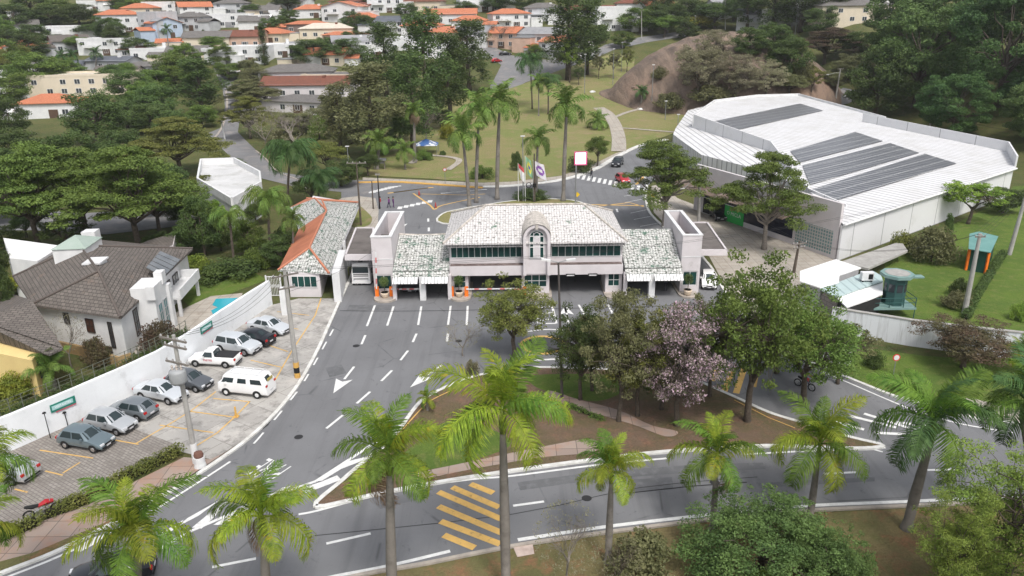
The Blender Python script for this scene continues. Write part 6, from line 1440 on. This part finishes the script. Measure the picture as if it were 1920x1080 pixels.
car('hatch',(1340,405),(1352,415),blk,'black car in the shade by the warehouse shop front','parked_car',side='c')
for o in list(C.objects):
    if o.get('label','').startswith('small white pickup'):
        for s in (1,-1): text('SERVICE' if 0 else 'STRADA' if 0 else 'FRETES',.26,P('red_letter',(.5,.02,.05)),xf((.25,s*.845,.62),rz=0 if s<0 else math.pi,rx=R(90)),o)
# light truck in the left lane
g=Z(678,536); tk=thing('delivery_truck','white delivery truck facing out of the leftmost gate lane','truck',g,R(-90)); tw_=paint('white',(.8,.8,.8))
def sect(m,x,w,z0,z1,tw): return [(x,-w,z0),(x,w,z0),(x,w,(z0+z1)/2),(x,tw,z1),(x,-tw,z1),(x,-w,(z0+z1)/2)]
m=MB(); S=[sect(m,0,1.02,.35,2.55,.88),sect(m,-.12,1.08,.3,2.72,.92),sect(m,-.5,1.1,.3,2.8,.95),sect(m,-1.7,1.1,.4,2.8,.95)]; m.add([p for s in S for p in s],[(i*6+j,i*6+(j+1)%6,(i+1)*6+(j+1)%6,(i+1)*6+j) for i in range(3) for j in range(6)]+[(5,4,3,2,1,0),(18,19,20,21,22,23)]); cb=m.build('cab',tw_,tk,uv=False)
m=MB(); m.box(-.05,.02,-.9,.9,1.55,2.3); m.build('windshield',glassd,cb,uv=False)
for z in (.8,1.15,1.35): m=MB(); m.box(-.05,.025,-.85,.85,z,z+.09); m.build('grille_bar',black,cb,uv=False)
for s in (1,-1):
    m=MB(); m.box(-.05,.03,s*.82-.15,s*.82+.15,.6,.78); m.build('headlight',bpy.data.materials['headlight_glass'],tk,uv=False)
    m=MB(); m.box(-.3,-.15,s*1.25-.08,s*1.25+.08,1.5,2.1); m.tube([(-.2,s*1.05,1.9),(-.2,s*1.2,1.9)],.02,4); m.build('mirror',black,tk,uv=False)
    for x in (-1.0,-4.6): m=MB(); m.tube([(x,s*.85,.45),(x,s*1.1,.45)],[.45,.45],14); w_=m.build('wheel',tyre,tk,uv=False); m=MB(); m.tube([(x,s*1.08,.45),(x,s*1.12,.45)],[.25,.2],10); m.build('rim',rimm,w_,uv=False)
m=MB(); m.box(-6.2,-1.8,-1.1,1.1,.8,3.0); m.build('cargo_box',white,tk,uv=False); m=MB(); m.box(-.1,.06,-1.05,1.05,.3,.5); m.build('bumper',tw_,tk,uv=False)
m=MB(); m.box(-.5,-.3,-.25,.25,2.8,2.86); m.build('roof_hatch',black,cb,uv=False)
# ---------------- people
skin=(.32,.19,.12)
def figmat(name,shoe,leg,top,skin_=skin,zl=.95,zt=1.45):
    m,n,b=nodes(name); s=n.nodes.new('ShaderNodeSeparateXYZ'); n.links.new(coord(n),s.inputs[0]); r=n.nodes.new('ShaderNodeValToRGB'); n.links.new(ramp(n,s.outputs[2],0,2),r.inputs[0]); r.color_ramp.interpolation='CONSTANT'
    e0=r.color_ramp.elements; e0[0].position=0; e0[0].color=col(shoe); e0[1].position=.05; e0[1].color=col(leg)
    for p,c in ((zl/2,top),(zt/2,skin_)): x=e0.new(p); x.color=col(c)
    n.links.new(r.outputs[0],b.inputs['Base Color']); b.inputs['Roughness'].default_value=.85; return m
def person(loc,rz,mat,label,pose='stand',hair=(.02,.015,.01),group=None,z0=0,parent=None):
    t=thing('person',label,'person',loc,rz,group)
    if pose=='walk': J={'hip':(0,0,.95),'lk':(.18,.1,.52),'la':(.28,.1,.08),'lf':(.42,.1,.04),'rk':(.02,-.1,.5),'ra':(-.25,-.1,.12),'rf':(-.14,-.1,.04),'le':(-.1,.24,1.1),'lh':(.02,.27,.86),'re':(.08,-.24,1.1),'rh':(.24,-.26,.9)}
    elif pose=='ride': J={'hip':(-.15,0,.85),'lk':(.3,.2,.8),'la':(.2,.18,.38),'lf':(.36,.18,.34),'rk':(.3,-.2,.8),'ra':(.2,-.18,.38),'rf':(.36,-.18,.34),'le':(.15,.3,1.12),'lh':(.45,.28,1.1),'re':(.15,-.3,1.12),'rh':(.45,-.28,1.1)}
    else: J={'hip':(0,0,.95),'lk':(.03,.1,.5),'la':(0,.11,.09),'lf':(.14,.13,.04),'rk':(.03,-.1,.5),'ra':(0,-.11,.09),'rf':(.14,-.13,.04),'le':(-.03,.26,1.13),'lh':(.08,.27,.88),'re':(-.03,-.26,1.13),'rh':(.08,-.27,.88)}
    dz=J['hip'][2]-.95; dx=J['hip'][0]; lean=.12 if pose=='ride' else 0
    J.update(ch=(dx+.0+lean,0,1.28+dz),nk=(dx+.01+lean*1.3,0,1.48+dz),hd=(dx+.04+lean*1.3,0,1.6+dz),tp=(dx+.03+lean*1.3,0,1.72+dz),ls=(dx+lean,.17,1.42+dz),rs=(dx+lean,-.17,1.42+dz),lh0=(J['hip'][0],.09,.9+dz),rh0=(J['hip'][0],-.09,.9+dz))
    names=['hip','ch','nk','hd','tp','ls','le','lh','rs','re','rh','lh0','lk','la','lf','rh0','rk','ra','rf']
    E=[('hip','ch'),('ch','nk'),('nk','hd'),('hd','tp'),('ch','ls'),('ls','le'),('le','lh'),('ch','rs'),('rs','re'),('re','rh'),('hip','lh0'),('lh0','lk'),('lk','la'),('la','lf'),('hip','rh0'),('rh0','rk'),('rk','ra'),('ra','rf')]
    rad=dict(hip=.13,ch=.15,nk=.055,hd=.1,tp=.075,ls=.07,rs=.07,le=.045,re=.045,lh=.035,rh=.035,lh0=.1,rh0=.1,lk=.065,rk=.065,la=.045,ra=.045,lf=.04,rf=.04)
    me=bpy.data.meshes.new('body'); me.from_pydata([J[n] for n in names],[(names.index(a),names.index(b)) for a,b in E],[]); me.materials.append(mat)
    o=bpy.data.objects.new('body',me); C.objects.link(o); o.parent=t; md=o.modifiers.new('skin','SKIN'); 
    for i,n in enumerate(names): v=me.skin_vertices[0].data[i]; v.radius=(rad[n],rad[n]); v.use_root=(i==0)
    s=o.modifiers.new('sub','SUBSURF'); s.levels=1; s.render_levels=2
    h=MB(); hx,_,hz=J['tp']; h.lathe([(.03,hz-.13),(.1,hz-.1),(.112,hz-.02),(.09,hz+.05),(.02,hz+.085)],10,0,hx-.02,0); h.build('hair',P('hair_%d'%(hash(label)%9 if 0 else len(label)),hair),t,smooth=True,uv=False); return t
nav=(.02,.02,.03)
person(Z(714,389),R(200),figmat('clothes_red',nav,(.3,.3,.32),(.4,.03,.05)),'person in red top standing left of the two in purple on the sidewalk','stand')
person(Z(730,390),R(150),figmat('clothes_purple',nav,(.05,.04,.08),(.14,.03,.16)),'person in dark purple clothes standing in the middle of the three','walk',group='people waiting on the sidewalk')
person(Z(738,389),R(20),figmat('clothes_violet',nav,(.1,.03,.12),(.1,.02,.12)),'person in purple clothes standing at the right of the three','stand',group='people waiting on the sidewalk')
person(Z(1109,334),R(120),figmat('clothes_black',nav,(.015,.015,.02),(.02,.02,.03)),'person in black walking over the zebra crossing','walk')
person(Z(1247,545),R(-90),figmat('clothes_guard',nav,(.02,.02,.03),(.05,.05,.07)),'person in dark clothes standing in the rightmost gate lane','stand')
ml=Z(1508,728); mc=thing('motorcycle','small dark motorcycle riding down the right hand road','motorcycle',ml,R(-50)); m=MB()
for x in (.62,-.62): mm_=MB(); mm_.tube([(x+.3*math.cos(2*math.pi*i/18),0,.31+.3*math.sin(2*math.pi*i/18)) for i in range(19)],.05,6); mm_.build('wheel',tyre,mc,uv=False)
m.tube([(.62,0,.31),(.45,0,.95)],.035,6); m.tube([(.45,-.32,1.02),(.45,.32,1.02)],.02,6); m.tube([(.45,0,.9),(0,0,.55),(-.62,0,.31)],.04,6); m.build('frame',steel,mc,uv=False)
m=MB(); m.tube([(.35,0,.82),(.1,0,.86),(-.05,0,.78)],[.09,.15,.1],8); m.build('fuel_tank',redp,mc,uv=False); m=MB(); m.tube([(0,0,.78),(-.35,0,.8),(-.65,0,.86)],[.1,.13,.07],8); m.build('seat',black,mc,uv=False); m=MB(); m.tube([(.05,0,.3),(.05,0,.6)],[.15,.12],8); m.build('engine',steel,mc,uv=False)
person((ml.x,ml.y,ml.z+.02),R(-50),figmat('clothes_rider',nav,(.03,.04,.07),(.5,.03,.08),zl=.84,zt=1.36),'rider in a red shirt on the dark motorcycle','ride',hair=(.4,.4,.42))
# ---------------- poles, wires, lamps
def polebase(px,py): return T(px,py)
def topz(px,py,g): return W(px,py,g.y)
def utility(base,top,label,arms=((.4,1.1,0),),r=.16,bands=False,mat=None,transformer=False,armrot=0,name='utility_pole',cat='pole',lamp=None,group=None):
    g=T(*base); tp=W(*top,g.y); v=tp-g; t=thing(name,label,cat,g,0,group); H=v.length
    m=MB(); m.tube([(0,0,-.2),tuple(v*.5),tuple(v)],[r*1.25,r,r*.72],10); m.build('post',mat or concr,t,uv=False)
    for dz,hw_,off in arms:
        m=MB(); m.M=xf(v-Vector((0,0,dz)),armrot); m.box(-hw_+off,hw_+off,-.16,-.05,-.06,.06); ao=m.build('crossarm',P('arm_wood',(.2,.18,.16),None,2,.9),t,uv=False)
        for x in (-hw_*.9,-hw_*.35,hw_*.35,hw_*.9): m=MB(); m.M=xf(v-Vector((0,0,dz)),armrot); m.lathe([(.035,.06),(.075,.1),(.045,.14),(.075,.18),(.03,.24)],8,0,x+off,-.1); m.build('insulator',P('porcelain',(.35,.34,.33),None,1,.3),ao,uv=False)
    if bands:
        for i,(z0,z1) in enumerate(((0,.5),(1.0,1.5))): m=MB(); m.tube([v*(z0/H)+Vector((0,0,.02)),v*(z1/H)],[r*1.29,r*1.27],10); m.build('yellow_band',kerby,t,uv=False)
        m=MB(); m.tube([v*(.5/H),v*(1.0/H)],[r*1.27,r*1.26],10); m.build('black_band',black,t,uv=False)
    if transformer:
        z=v*.72; m=MB(); m.M=xf(z); m.lathe([(.1,-.55),(.5,-.5),(.55,-.35),(.55,.3),(.5,.42),(.15,.46)],20,0,.05,-.5); to=m.build('transformer',P('transformer_grey',(.33,.34,.35),None,2,.5),t,smooth=True,uv=False)
        for x in (-.25,.05,.35): m=MB(); m.M=xf(z); m.lathe([(.05,.4),(.09,.5),(.05,.58),(.09,.66),(.04,.78)],8,0,x,-.5); m.build('bushing',P('porcelain_brown',(.45,.4,.36),None,1,.3),to,uv=False)
    if lamp:
        dx,dy,rise=lamp; m=MB(); s=v*.86; e_=s+Vector((dx,dy,rise)); m.tube([s,s.lerp(e_,.5)+Vector((0,0,.15)),e_],.04,6); lo=m.build('lamp_arm',steel,t,uv=False); m=MB(); m.M=xf(e_,math.atan2(dy,dx)); m.box(-.05,.6,-.12,.12,-.05,.06); m.build('lamp_head',white,lo,uv=False)
    return t,g+v
uA,tA=utility((558,708),(533,505),'grey concrete pole with yellow and black painted foot beside the parking exit',((.5,1.1,0),(1.6,.7,0)),.2,True,armrot=R(35))
uB,tB=utility((368,868),(325,628),'concrete pole carrying a round grey transformer among the parked cars',((.3,1.2,0),(.8,1.0,.1),(2.0,1.0,0)),.17,transformer=True,armrot=R(-25))
m=MB(); m.tube([(0,0,.0),(.02,0,1.6)],[.24,.22],10); m.build('white_foot',white,uB,uv=False)
uD,tD=utility((1808,588),(1838,438),'leaning concrete pole on the grass slope in front of the green kiosk',((.3,.5,0),),.22)
uE,tE=utility((1892,478),(1930,345),'second concrete pole near the right edge beside the dark hedge',(),.22)
uF,tF=utility((1488,512),(1499,452),'dark pole with crossarms in front of the glass block wall',((.3,1.0,0),(.8,.8,0)),.16,mat=bark,armrot=R(20))
uG,tG=utility((1310,428),(1312,314),'concrete pole with crossarm standing before the shop front canopy',((.2,1.3,-.3),),.2,lamp=(-2.2,-.8,-1.5))
uH,tH=utility((677,424),(668,303),'thin dark pole with white crossarm at the roundabout corner',((.2,1.4,0),),.13,mat=bark)
uI,tI=utility((700,392),(697,340),'dark short post behind the corner pole',(),.1,mat=bark,name='post')
uJ,tJ=utility((712,392),(708,328),'black camera post near the people on the sidewalk',((.0,.35,0),),.1,mat=black,name='post')
uK,tK=utility((1742,250),(1749,197),'pole with street lamp arm rising behind the warehouse parapet',((.2,.5,0),),.2,lamp=(1.8,-.3,-.6))
uL,tL=utility((1567,185),(1576,128),'pole with long lamp arm on the back road behind the warehouse',((.2,.8,0),),.2,lamp=(-3.0,0,-.5))
uM,tM=utility((422,262),(414,222),'white pole with crossarm at the side street corner',((.4,.9,0),),.15,mat=white)
uN,tN=utility((1203,75),(1203,20),'lamp pole at the edge of the curving street',((.1,.8,0),),.16,name='street_lamp',cat='street lamp')
uO,tO=utility((1360,56),(1360,0),'pole at the top of the dome road',((.3,.6,0),),.16)
m=MB()
uC,tC=utility((1054,748),(1047,492),'tall slim twin headed street lamp on the wooded island',(),.1,mat=P('dark_pole',(.09,.08,.075),None,1,.7),name='street_lamp',cat='street lamp')
g_=T(1054,748); v=tC-g_
for s in (1,-1): m=MB(); m.tube([v,v+Vector((s*.7,0,.18))],.035,6); lo=m.build('lamp_arm',steel,uC,uv=False); m=MB(); m.M=xf(v+Vector((s*.95,0,.2)),0,0,R(-s*8)); m.box(-.35,.35,-.14,.14,-.05,.07); m.build('lamp_head',white,lo,uv=False)
for i,(bx,by,tx,ty,l) in enumerate(((1149,160,1149,92,'lamp post on the upper lawn between saplings'),(1096,175,1096,102,'lamp post by the two huge dark trees'),(1222,192,1224,122,'lamp post at the foot of the granite dome'),(1247,225,1248,190,'short lamp post near the warehouse end'),(1165,135,1166,80,'lamp post behind the yellow saplings'),(1302,58,1302,30,'lamp post before the yellow orange hedge'),(981,378,979,256,'tall lamp post behind the flags in the roundabout bed'),(1270,250,1270,0+215,'lamp post partly behind the flat topped tree'),(1490,70,1492,14,'lamp post by the dark conifers'),(656,335,654,275,'thin lamp post by the notice board'))):
    g=T(bx,by); tp=W(tx,ty,g.y); t=thing('lamp_post',l,'lamp post',g,0,'lamp posts in and around the park'); h=tp.z-g.z; m=MB(); m.tube([(0,0,0),(0,0,h)],[.1,.06],6); m.build('post',steel,t,uv=False); m=MB(); m.box(-.35,.35,-.15,.15,h,h+.14); m.build('lamp_head',white,t,uv=False)
for i,(bx,by,tx,ty,l) in enumerate(((95,822,83,776,'leftmost thin garden lamp before the boundary wall'),(259,722,252,697,'middle thin garden lamp before the boundary wall'),(446,606,439,582,'rightmost thin garden lamp before the boundary wall'),(128,800,121,775,'thin post under the left green wall sign'),(492,582,486,546,'lamp by the white pedestrian gate'))):
    g=Z(bx,by); tp=W(tx,ty,g.y); t=thing('garden_lamp',l,'lamp',g,0,'thin lamps along the boundary wall'); m=MB(); m.tube([(0,0,0),tuple(tp-g)],[.035,.03],6); m.build('post',black,t,uv=False); m=MB(); m.M=xf(tp-g); m.lathe([(.03,0),(.14,.04),(.12,.12),(.02,.16)],8); m.build('lamp_shade',black,t,uv=False)
# signs on the wall
def wallsign(px,py,txt,label,i):
    a,b=wp_[i],wp_[i+1]; d=(b-a).normalized(); n=Vector((d.y,-d.x,0)); n=n if n.dot(Vector((0,-1,0)))>0 else -n; p0=a+n*.2; dd=ray(px,py); t_=(p0-Vector((0,0,CH))).dot(n)/dd.dot(n); p=Vector((0,0,CH))+dd*t_; ang=math.atan2(d.y,d.x); t=thing('wall_sign',label,'sign',p,ang)
    m=MB(); m.box(-.95,.95,-.04,.02,-.3,.32); m.build('board',P('sign_green',(.02,.2,.15)),t,uv=False); m=MB(); m.box(-.85,.75,-.05,-.041,-.14,.2); m.build('plate',P('sign_pale',(.38,.6,.6)),t,uv=False); text(txt,.24,P('sign_ink',(.85,.9,.9)),xf((-.02,-.053,-.05),rx=R(90)),t); m=MB(); m.box(-.6,.95,-.035,.02,-.42,-.31); m.build('red_strip',P('sign_red',(.5,.12,.15)),t,uv=False)
wallsign(118,758,'VISITANTES','green sign on the left part of the boundary wall',1); wallsign(387,614,'MORADORES','green sign on the right part of the boundary wall',5)
# barrier gates and planters
def barrier(px,py,arm,label,up=False,oc=None):
    g=Z(px,py); t=thing('barrier_gate',label,'barrier',g,0,None); m=MB(); m.box(-.2,.2,-.18,.18,.2,1.25); m.build('housing',orange,t,uv=False)
    if arm:
        m=MB(); s=1 if arm>0 else -1
        if up: m.M=xf((0,-.22,1.1),0,0,-R(87)); m.box(0,4.2,-.04,.04,-.06,.06); m.M=Matrix()
        else: m.box(min(0,arm),max(0,arm),-.26,-.19,1.0,1.13)
        ao=m.build('arm',white,t,uv=False); m=MB()
        for k in range(3):
            if up: m.M=xf((0,-.22,1.1),0,0,-R(87)); m.box(.6+k*1.2,1.2+k*1.2,-.045,.045,-.065,.065); m.M=Matrix()
            else:
                x=arm*(.2+k*.25); m.box(x-.25,x+.25,-.265,-.185,.995,1.135)
        m.build('red_stripes',P('faded_red',(.62,.2,.2)),ao,uv=False)
barrier(708,558,4,'orange barrier gate with raised striped arm at the left tower',True)
barrier(735,558,3.2,'orange barrier gate closing the lane of the dark car')
barrier(848,558,0,'orange barrier housing without arm left of the second planter')
barrier(875,558,5.6,'orange barrier gate with long white arm beyond the second booth')
barrier(984,558,-1.5,'orange barrier housing half hidden by the small tree at the centre booth')
def planter(px,py,label,hh=1.25):
    g=Z(px,py,.2); t=thing('potted_topiary',label,'plant',g,0,'potted topiaries before the booths'); m=MB(); m.lathe([(.26,0),(.34,.1),(.42,.45),(.46,.62),(.4,.62),(.36,.5),(.02,.5)],16); m.build('pot',P('cream_pot',(.7,.58,.45),(.6,.48,.36),2,.8),t,smooth=True,uv=False); m=MB(); m.tube([(0,0,.5),(0,0,hh+.3)],.05,6); m.build('stem',bark,t,uv=False); m=MB(); r=random.Random(int(px)); leaves(m,(0,0,hh+.6),.55,700,.14,r,squash=1.1); m.build('foliage',L_lush,t,uv=False)
planter(722,558,'topiary in a cream pot before the left tower booth'); planter(861,556,'topiary in a cream pot before the second booth'); planter(1289,553,'topiary in a terracotta pot before the right tower booth')
# pink screen, flags, signs
g=T(1079,384); tp=W(1087,297,g.y); t=thing('led_screen','bright white screen with pink border on a tall post at the roundabout','screen',g); v=tp-g; m=MB(); m.tube([(0,0,0),(0,0,v.z-1)],.12,8); m.build('post',steel,t,uv=False)
m=MB(); m.box(-.55+.6,1.35+.6-.55,-.1,.15,v.z-.95,v.z+.95); 
m=MB(); cx_=.7; m.box(cx_-1.0,cx_+1.0,-.1,.2,v.z-1.05,v.z+1.05); m.build('casing',P('pink_frame',(.8,.12,.3),None,1,.4),t,uv=False); em,en,eb_=nodes('lit_screen'); eb_.inputs['Emission Color'].default_value=(1,.93,.97,1); eb_.inputs['Emission Strength'].default_value=1.1; m=MB(); m.box(cx_-.8,cx_+.78,-.13,-.1,v.z-.85,v.z+.9); m.build('display',em,t,uv=False)
def flag(bx,by,tx,ty,cols,label,w_=1.5,h_=2.4,k=0):
    g=T(bx,by); tp=W(tx,ty,g.y); H=tp.z-g.z; t=thing('flag',label,'flag',g,0,'flags at the roundabout'); m=MB(); m.tube([(0,0,0),(0,0,H)],[.06,.04],6); m.build('flagpole',white,t,uv=False); n=10; prev=0
    V=[]; m=MB()
    for i in range(n+1):
        for j in range(n+1):
            u=i/n; v=j/n; V.append((.05+u*w_*.55+.12*v*k,.14*math.sin(u*7+v*2),H-.1-v*h_-u*1.2*(.6+.2*v)))
    F=[(i*(n+1)+j,(i+1)*(n+1)+j,(i+1)*(n+1)+j+1,i*(n+1)+j+1) for i in range(n) for j in range(n)]; m.add(V,F)
    def ci(i,j):
        if len(cols)==2: return 0 if j<3 else 1
        if cols[0]=='star': return 0
        c=math.hypot((i-4.5)/3.0,(j-4.5)/2.2)
        return 2 if c<.6 else 1 if c<1.25 else 0
    m.m=[min(len(cols)-1,ci(i,j)) for i in range(n) for j in range(n)]; m.build('cloth',[P('flag_'+c[0],c[1],None,2,.8) for c in cols],t,smooth=True,uv=False)
flag(972,379,971,306,[('red',(.6,.08,.1)),('white_a',(.75,.75,.75))],'white flag with red top, left of three',k=3)
flag(985,379,986,292,[('green',(.25,.45,.3)),('yellow',(.7,.65,.1)),('blue',(.12,.15,.4))],'green flag with yellow lozenge in the middle of three',k=3,w_=1.6,h_=2.8)
flag(1000,379,1001,300,[('white_b',(.7,.68,.74)),('purple',(.25,.1,.4)),('white_c',(.75,.75,.75))],'white and purple flag, right of three',w_=3.0,k=4)
def sign(bx,by,ty,label,shape='round',c=(.6,.05,.05),name='road_sign'):
    g=T(bx,by); tp=W(bx,ty,g.y); h=max(1.6,tp.z-g.z); t=thing(name,label,'sign',g); m=MB(); m.tube([(0,0,0),(0,0,h)],.04,6); m.build('post',steel,t,uv=False); r=.32
    m=MB()
    if shape=='round': m.tube([(0,-.06,h),(0,-.03,h)],[r,r],16); bo=m.build('disc',P('sign_c%d'%int(c[1]*100),c),t,uv=False); m=MB(); m.tube([(0,-.07,h),(0,-.061,h)],[r*.72,r*.72],16); m.build('face',white,bo,uv=False)
    else: m.M=xf((0,-.05,h),0,0,R(45)); m.box(-.3,.3,-.015,.015,-.3,.3); m.build('plate',P('sign_yellow',(.75,.5,.03)),t,uv=False)
sign(835,345,318,'round red and white sign above yellow diamond on the lawn edge'); sign(1224,385,366,'yellow diamond sign at the kerb under the flat topped tree','diamond'); sign(1082,383,368,'yellow diamond sign at the foot of the pink screen','diamond'); sign(1675,702,682,'small round no parking sign on the right verge')
for bx,by,l in ((786,366,'red cone, upper one on the painted island'),(817,389,'red cone, lower one at the tip of the painted island')):
    t=thing('traffic_cone',l,'cone',Z(bx,by,.03)); m=MB(); m.box(-.22,.22,-.22,.22,0,.04); m.build('base',black,t,uv=False); m=MB(); m.lathe([(.17,.04),(.11,.5),(.04,.85)],10); m.build('cone',P('dark_red_cone',(.4,.06,.05)),t,uv=False)
t=thing('litter_bin','round white concrete bin with brown top beside the transformer pole','bin',Z(376,875)); m=MB(); m.lathe([(.42,0),(.36,.35),(.38,.8)],14); m.build('body',white,t,uv=False); m=MB(); m.lathe([(.3,.8),(.34,.95),(.28,1.15),(.05,1.2)],14); m.build('top',P('brown_top',(.16,.08,.06)),t,uv=False)
t=thing('bollard','short yellow bollard among the parking bays','bollard',Z(443,782)); m=MB(); m.tube([(0,0,0),(0,0,.9)],[.1,.07],8); m.build('post',kerby,t,uv=False); m=MB(); m.box(-.2,.2,-.2,.2,0,.08); m.build('foot',kerby,t,uv=False)
t=thing('notice_board','small wooden roofed notice board behind the yellow kerb','notice board',T(712,318)); m=MB()
for x in (-1,1): m.box(x-.08,x+.08,-.08,.08,0,2.0)
m.build('posts',barkl,t,uv=False); m=MB(); m.box(-1.1,1.1,-.05,.05,1.2,1.9); m.build('board',greyr,t,uv=False); m=MB(); roofpoly(m,[[(-1.4,-.6,1.9),(1.4,-.6,1.9),(1.4,0,2.3),(-1.4,0,2.3)],[(-1.4,0,2.3),(1.4,0,2.3),(1.4,.6,1.9),(-1.4,.6,1.9)]],.06); m.build('roof',greyr,t)
t=thing('party_tent','low blue and white tent under the green arch hedge in the park','tent',T(800,288),0); m=MB(); roofpoly(m,[[(-2.5,-2,2.0),(2.5,-2,2.0),(0,0,3.2)],[(2.5,-2,2.0),(2.5,2,2.0),(0,0,3.2)],[(2.5,2,2.0),(-2.5,2,2.0),(0,0,3.2)],[(-2.5,2,2.0),(-2.5,-2,2.0),(0,0,3.2)]],.04); m.build('canopy',P('blue_tent',(.05,.12,.3),(.6,.62,.65),.5,.7,lo=.45,hi=.5),t)
for x in (-2.4,2.4):
    for y in (-1.9,1.9): m=MB(); m.tube([(x,y,0),(x,y,2)],.05,6); m.build('leg',steel,t,uv=False)
for px,py,l in ((1111,173,'white boulder on the upper lawn below a lamp post'),(1202,206,'white boulder beside the small lawn path'),(1190,165,'dark boulder at the foot of the granite dome'),(1180,145,'smaller dark boulder left of the dome foot')):
    g=T(px,py); t=thing('boulder',l,'rock',g); bm=bmesh.new(); bmesh.ops.create_icosphere(bm,subdivisions=2,radius=.9)
    for v in bm.verts: v.co*=1+.35*noise.noise(v.co*1.1+Vector((px,0,0))); v.co.z*=.6
    me=bpy.data.meshes.new('stone'); bm.to_mesh(me); bm.free(); me.materials.append(white if 'white' in l else rk_m); o=bpy.data.objects.new('stone',me); C.objects.link(o); o.parent=t
# round dark wheel-like camera ring on a pole behind the roof
g=T(1002,380); tp=W(999,288,g.y); t=thing('camera_pole','dark camera pole right of the flags behind the main roof','pole',g); h=tp.z-g.z; m=MB(); m.tube([(0,0,0),(0,0,h)],[.18,.1],8); m.build('post',bark,t,uv=False); m=MB(); m.tube([(-.9+.4*math.cos(i*math.pi/8),-.1,2.9+.4*math.sin(i*math.pi/8)) for i in range(17)],.06,5); m.build('ring',black,t,uv=False); m=MB(); m.box(-.3,.3,-.4,-.1,2.6,3.2); m.build('control_box',black,t,uv=False)
# wires
def wire(a,b,sag,label,k=1,sp=.45,r=.014,group=None):
    t=thing('power_line',label,'wires',a,0,group); d=b-a; q=Vector((-d.y,d.x,0)).normalized()
    for j in range(k):
        o_=q*(j-(k-1)/2)*sp; m=MB(); m.tube([o_+d*(i/16)-Vector((0,0,4*sag*(i/16)*(1-i/16))) for i in range(17)],r,4,cap=False); m.build('cable',P('cable',(.03,.03,.03)),t,uv=False)
pg2='overhead wires'
wire(tA,tB,1.2,'wires from the transformer pole to the banded pole',3,group=pg2)
wire(tA,W(1800,360,95),2.0,'long wires crossing in front of the gates from the banded pole',2,group=pg2)
wire(tA-Vector((0,0,2)),W(700,470,79.9),.4,'service wire from the banded pole to the left tower',1,group=pg2)
wire(tD,tE,.5,'wires between the two leaning poles on the right',4,.35,group=pg2)
wire(tE,tE+Vector((20,-30,3)),1.0,'wires leaving the right edge from the second leaning pole',3,.4,group=pg2)
wire(tD,tF,1.5,'wires from the leaning pole to the dark crossarm pole',2,group=pg2)
wire(tK,tL,2.5,'wires along the forest edge behind the warehouse',2,group=pg2); wire(tK,W(1990,240,tK.y-20),2.5,'wires running right from the lamp pole behind the parapet',3,group=pg2)
wire(tF,tG,1.0,'wires across the shop front between two poles',2,group=pg2); wire(tH,tM,1.5,'wires from the roundabout corner pole up the side street',2,group=pg2)
# red motorcycle seat seen over the hedge
t=thing('parked_motorcycle','red and black parked motorcycle peeking over the hedge end','motorcycle',Z(82,966),R(35)); m=MB(); m.tube([(-.2,0,.75),(.3,0,.9),(.7,0,.85)],[.1,.2,.12],8); m.build('red_fairing',redp,t,uv=False); m=MB(); m.tube([(-.9,0,.95),(-.5,0,.82),(-.1,0,.8)],[.08,.15,.1],8); m.build('seat',black,t,uv=False)
for x in (.75,-.75): m=MB(); m.tube([(x+.3*math.cos(2*math.pi*i/18),0,.31+.3*math.sin(2*math.pi*i/18)) for i in range(19)],.06,6); m.build('wheel',tyre,t,uv=False)
m=MB(); m.tube([(.75,0,.3),(.5,0,1.0)],.04,6); m.tube([(.5,-.3,1.05),(.5,.3,1.05)],.02,5); m.tube([(.5,0,.7),(-.75,0,.3)],.05,6); m.build('frame',steel,t,uv=False)
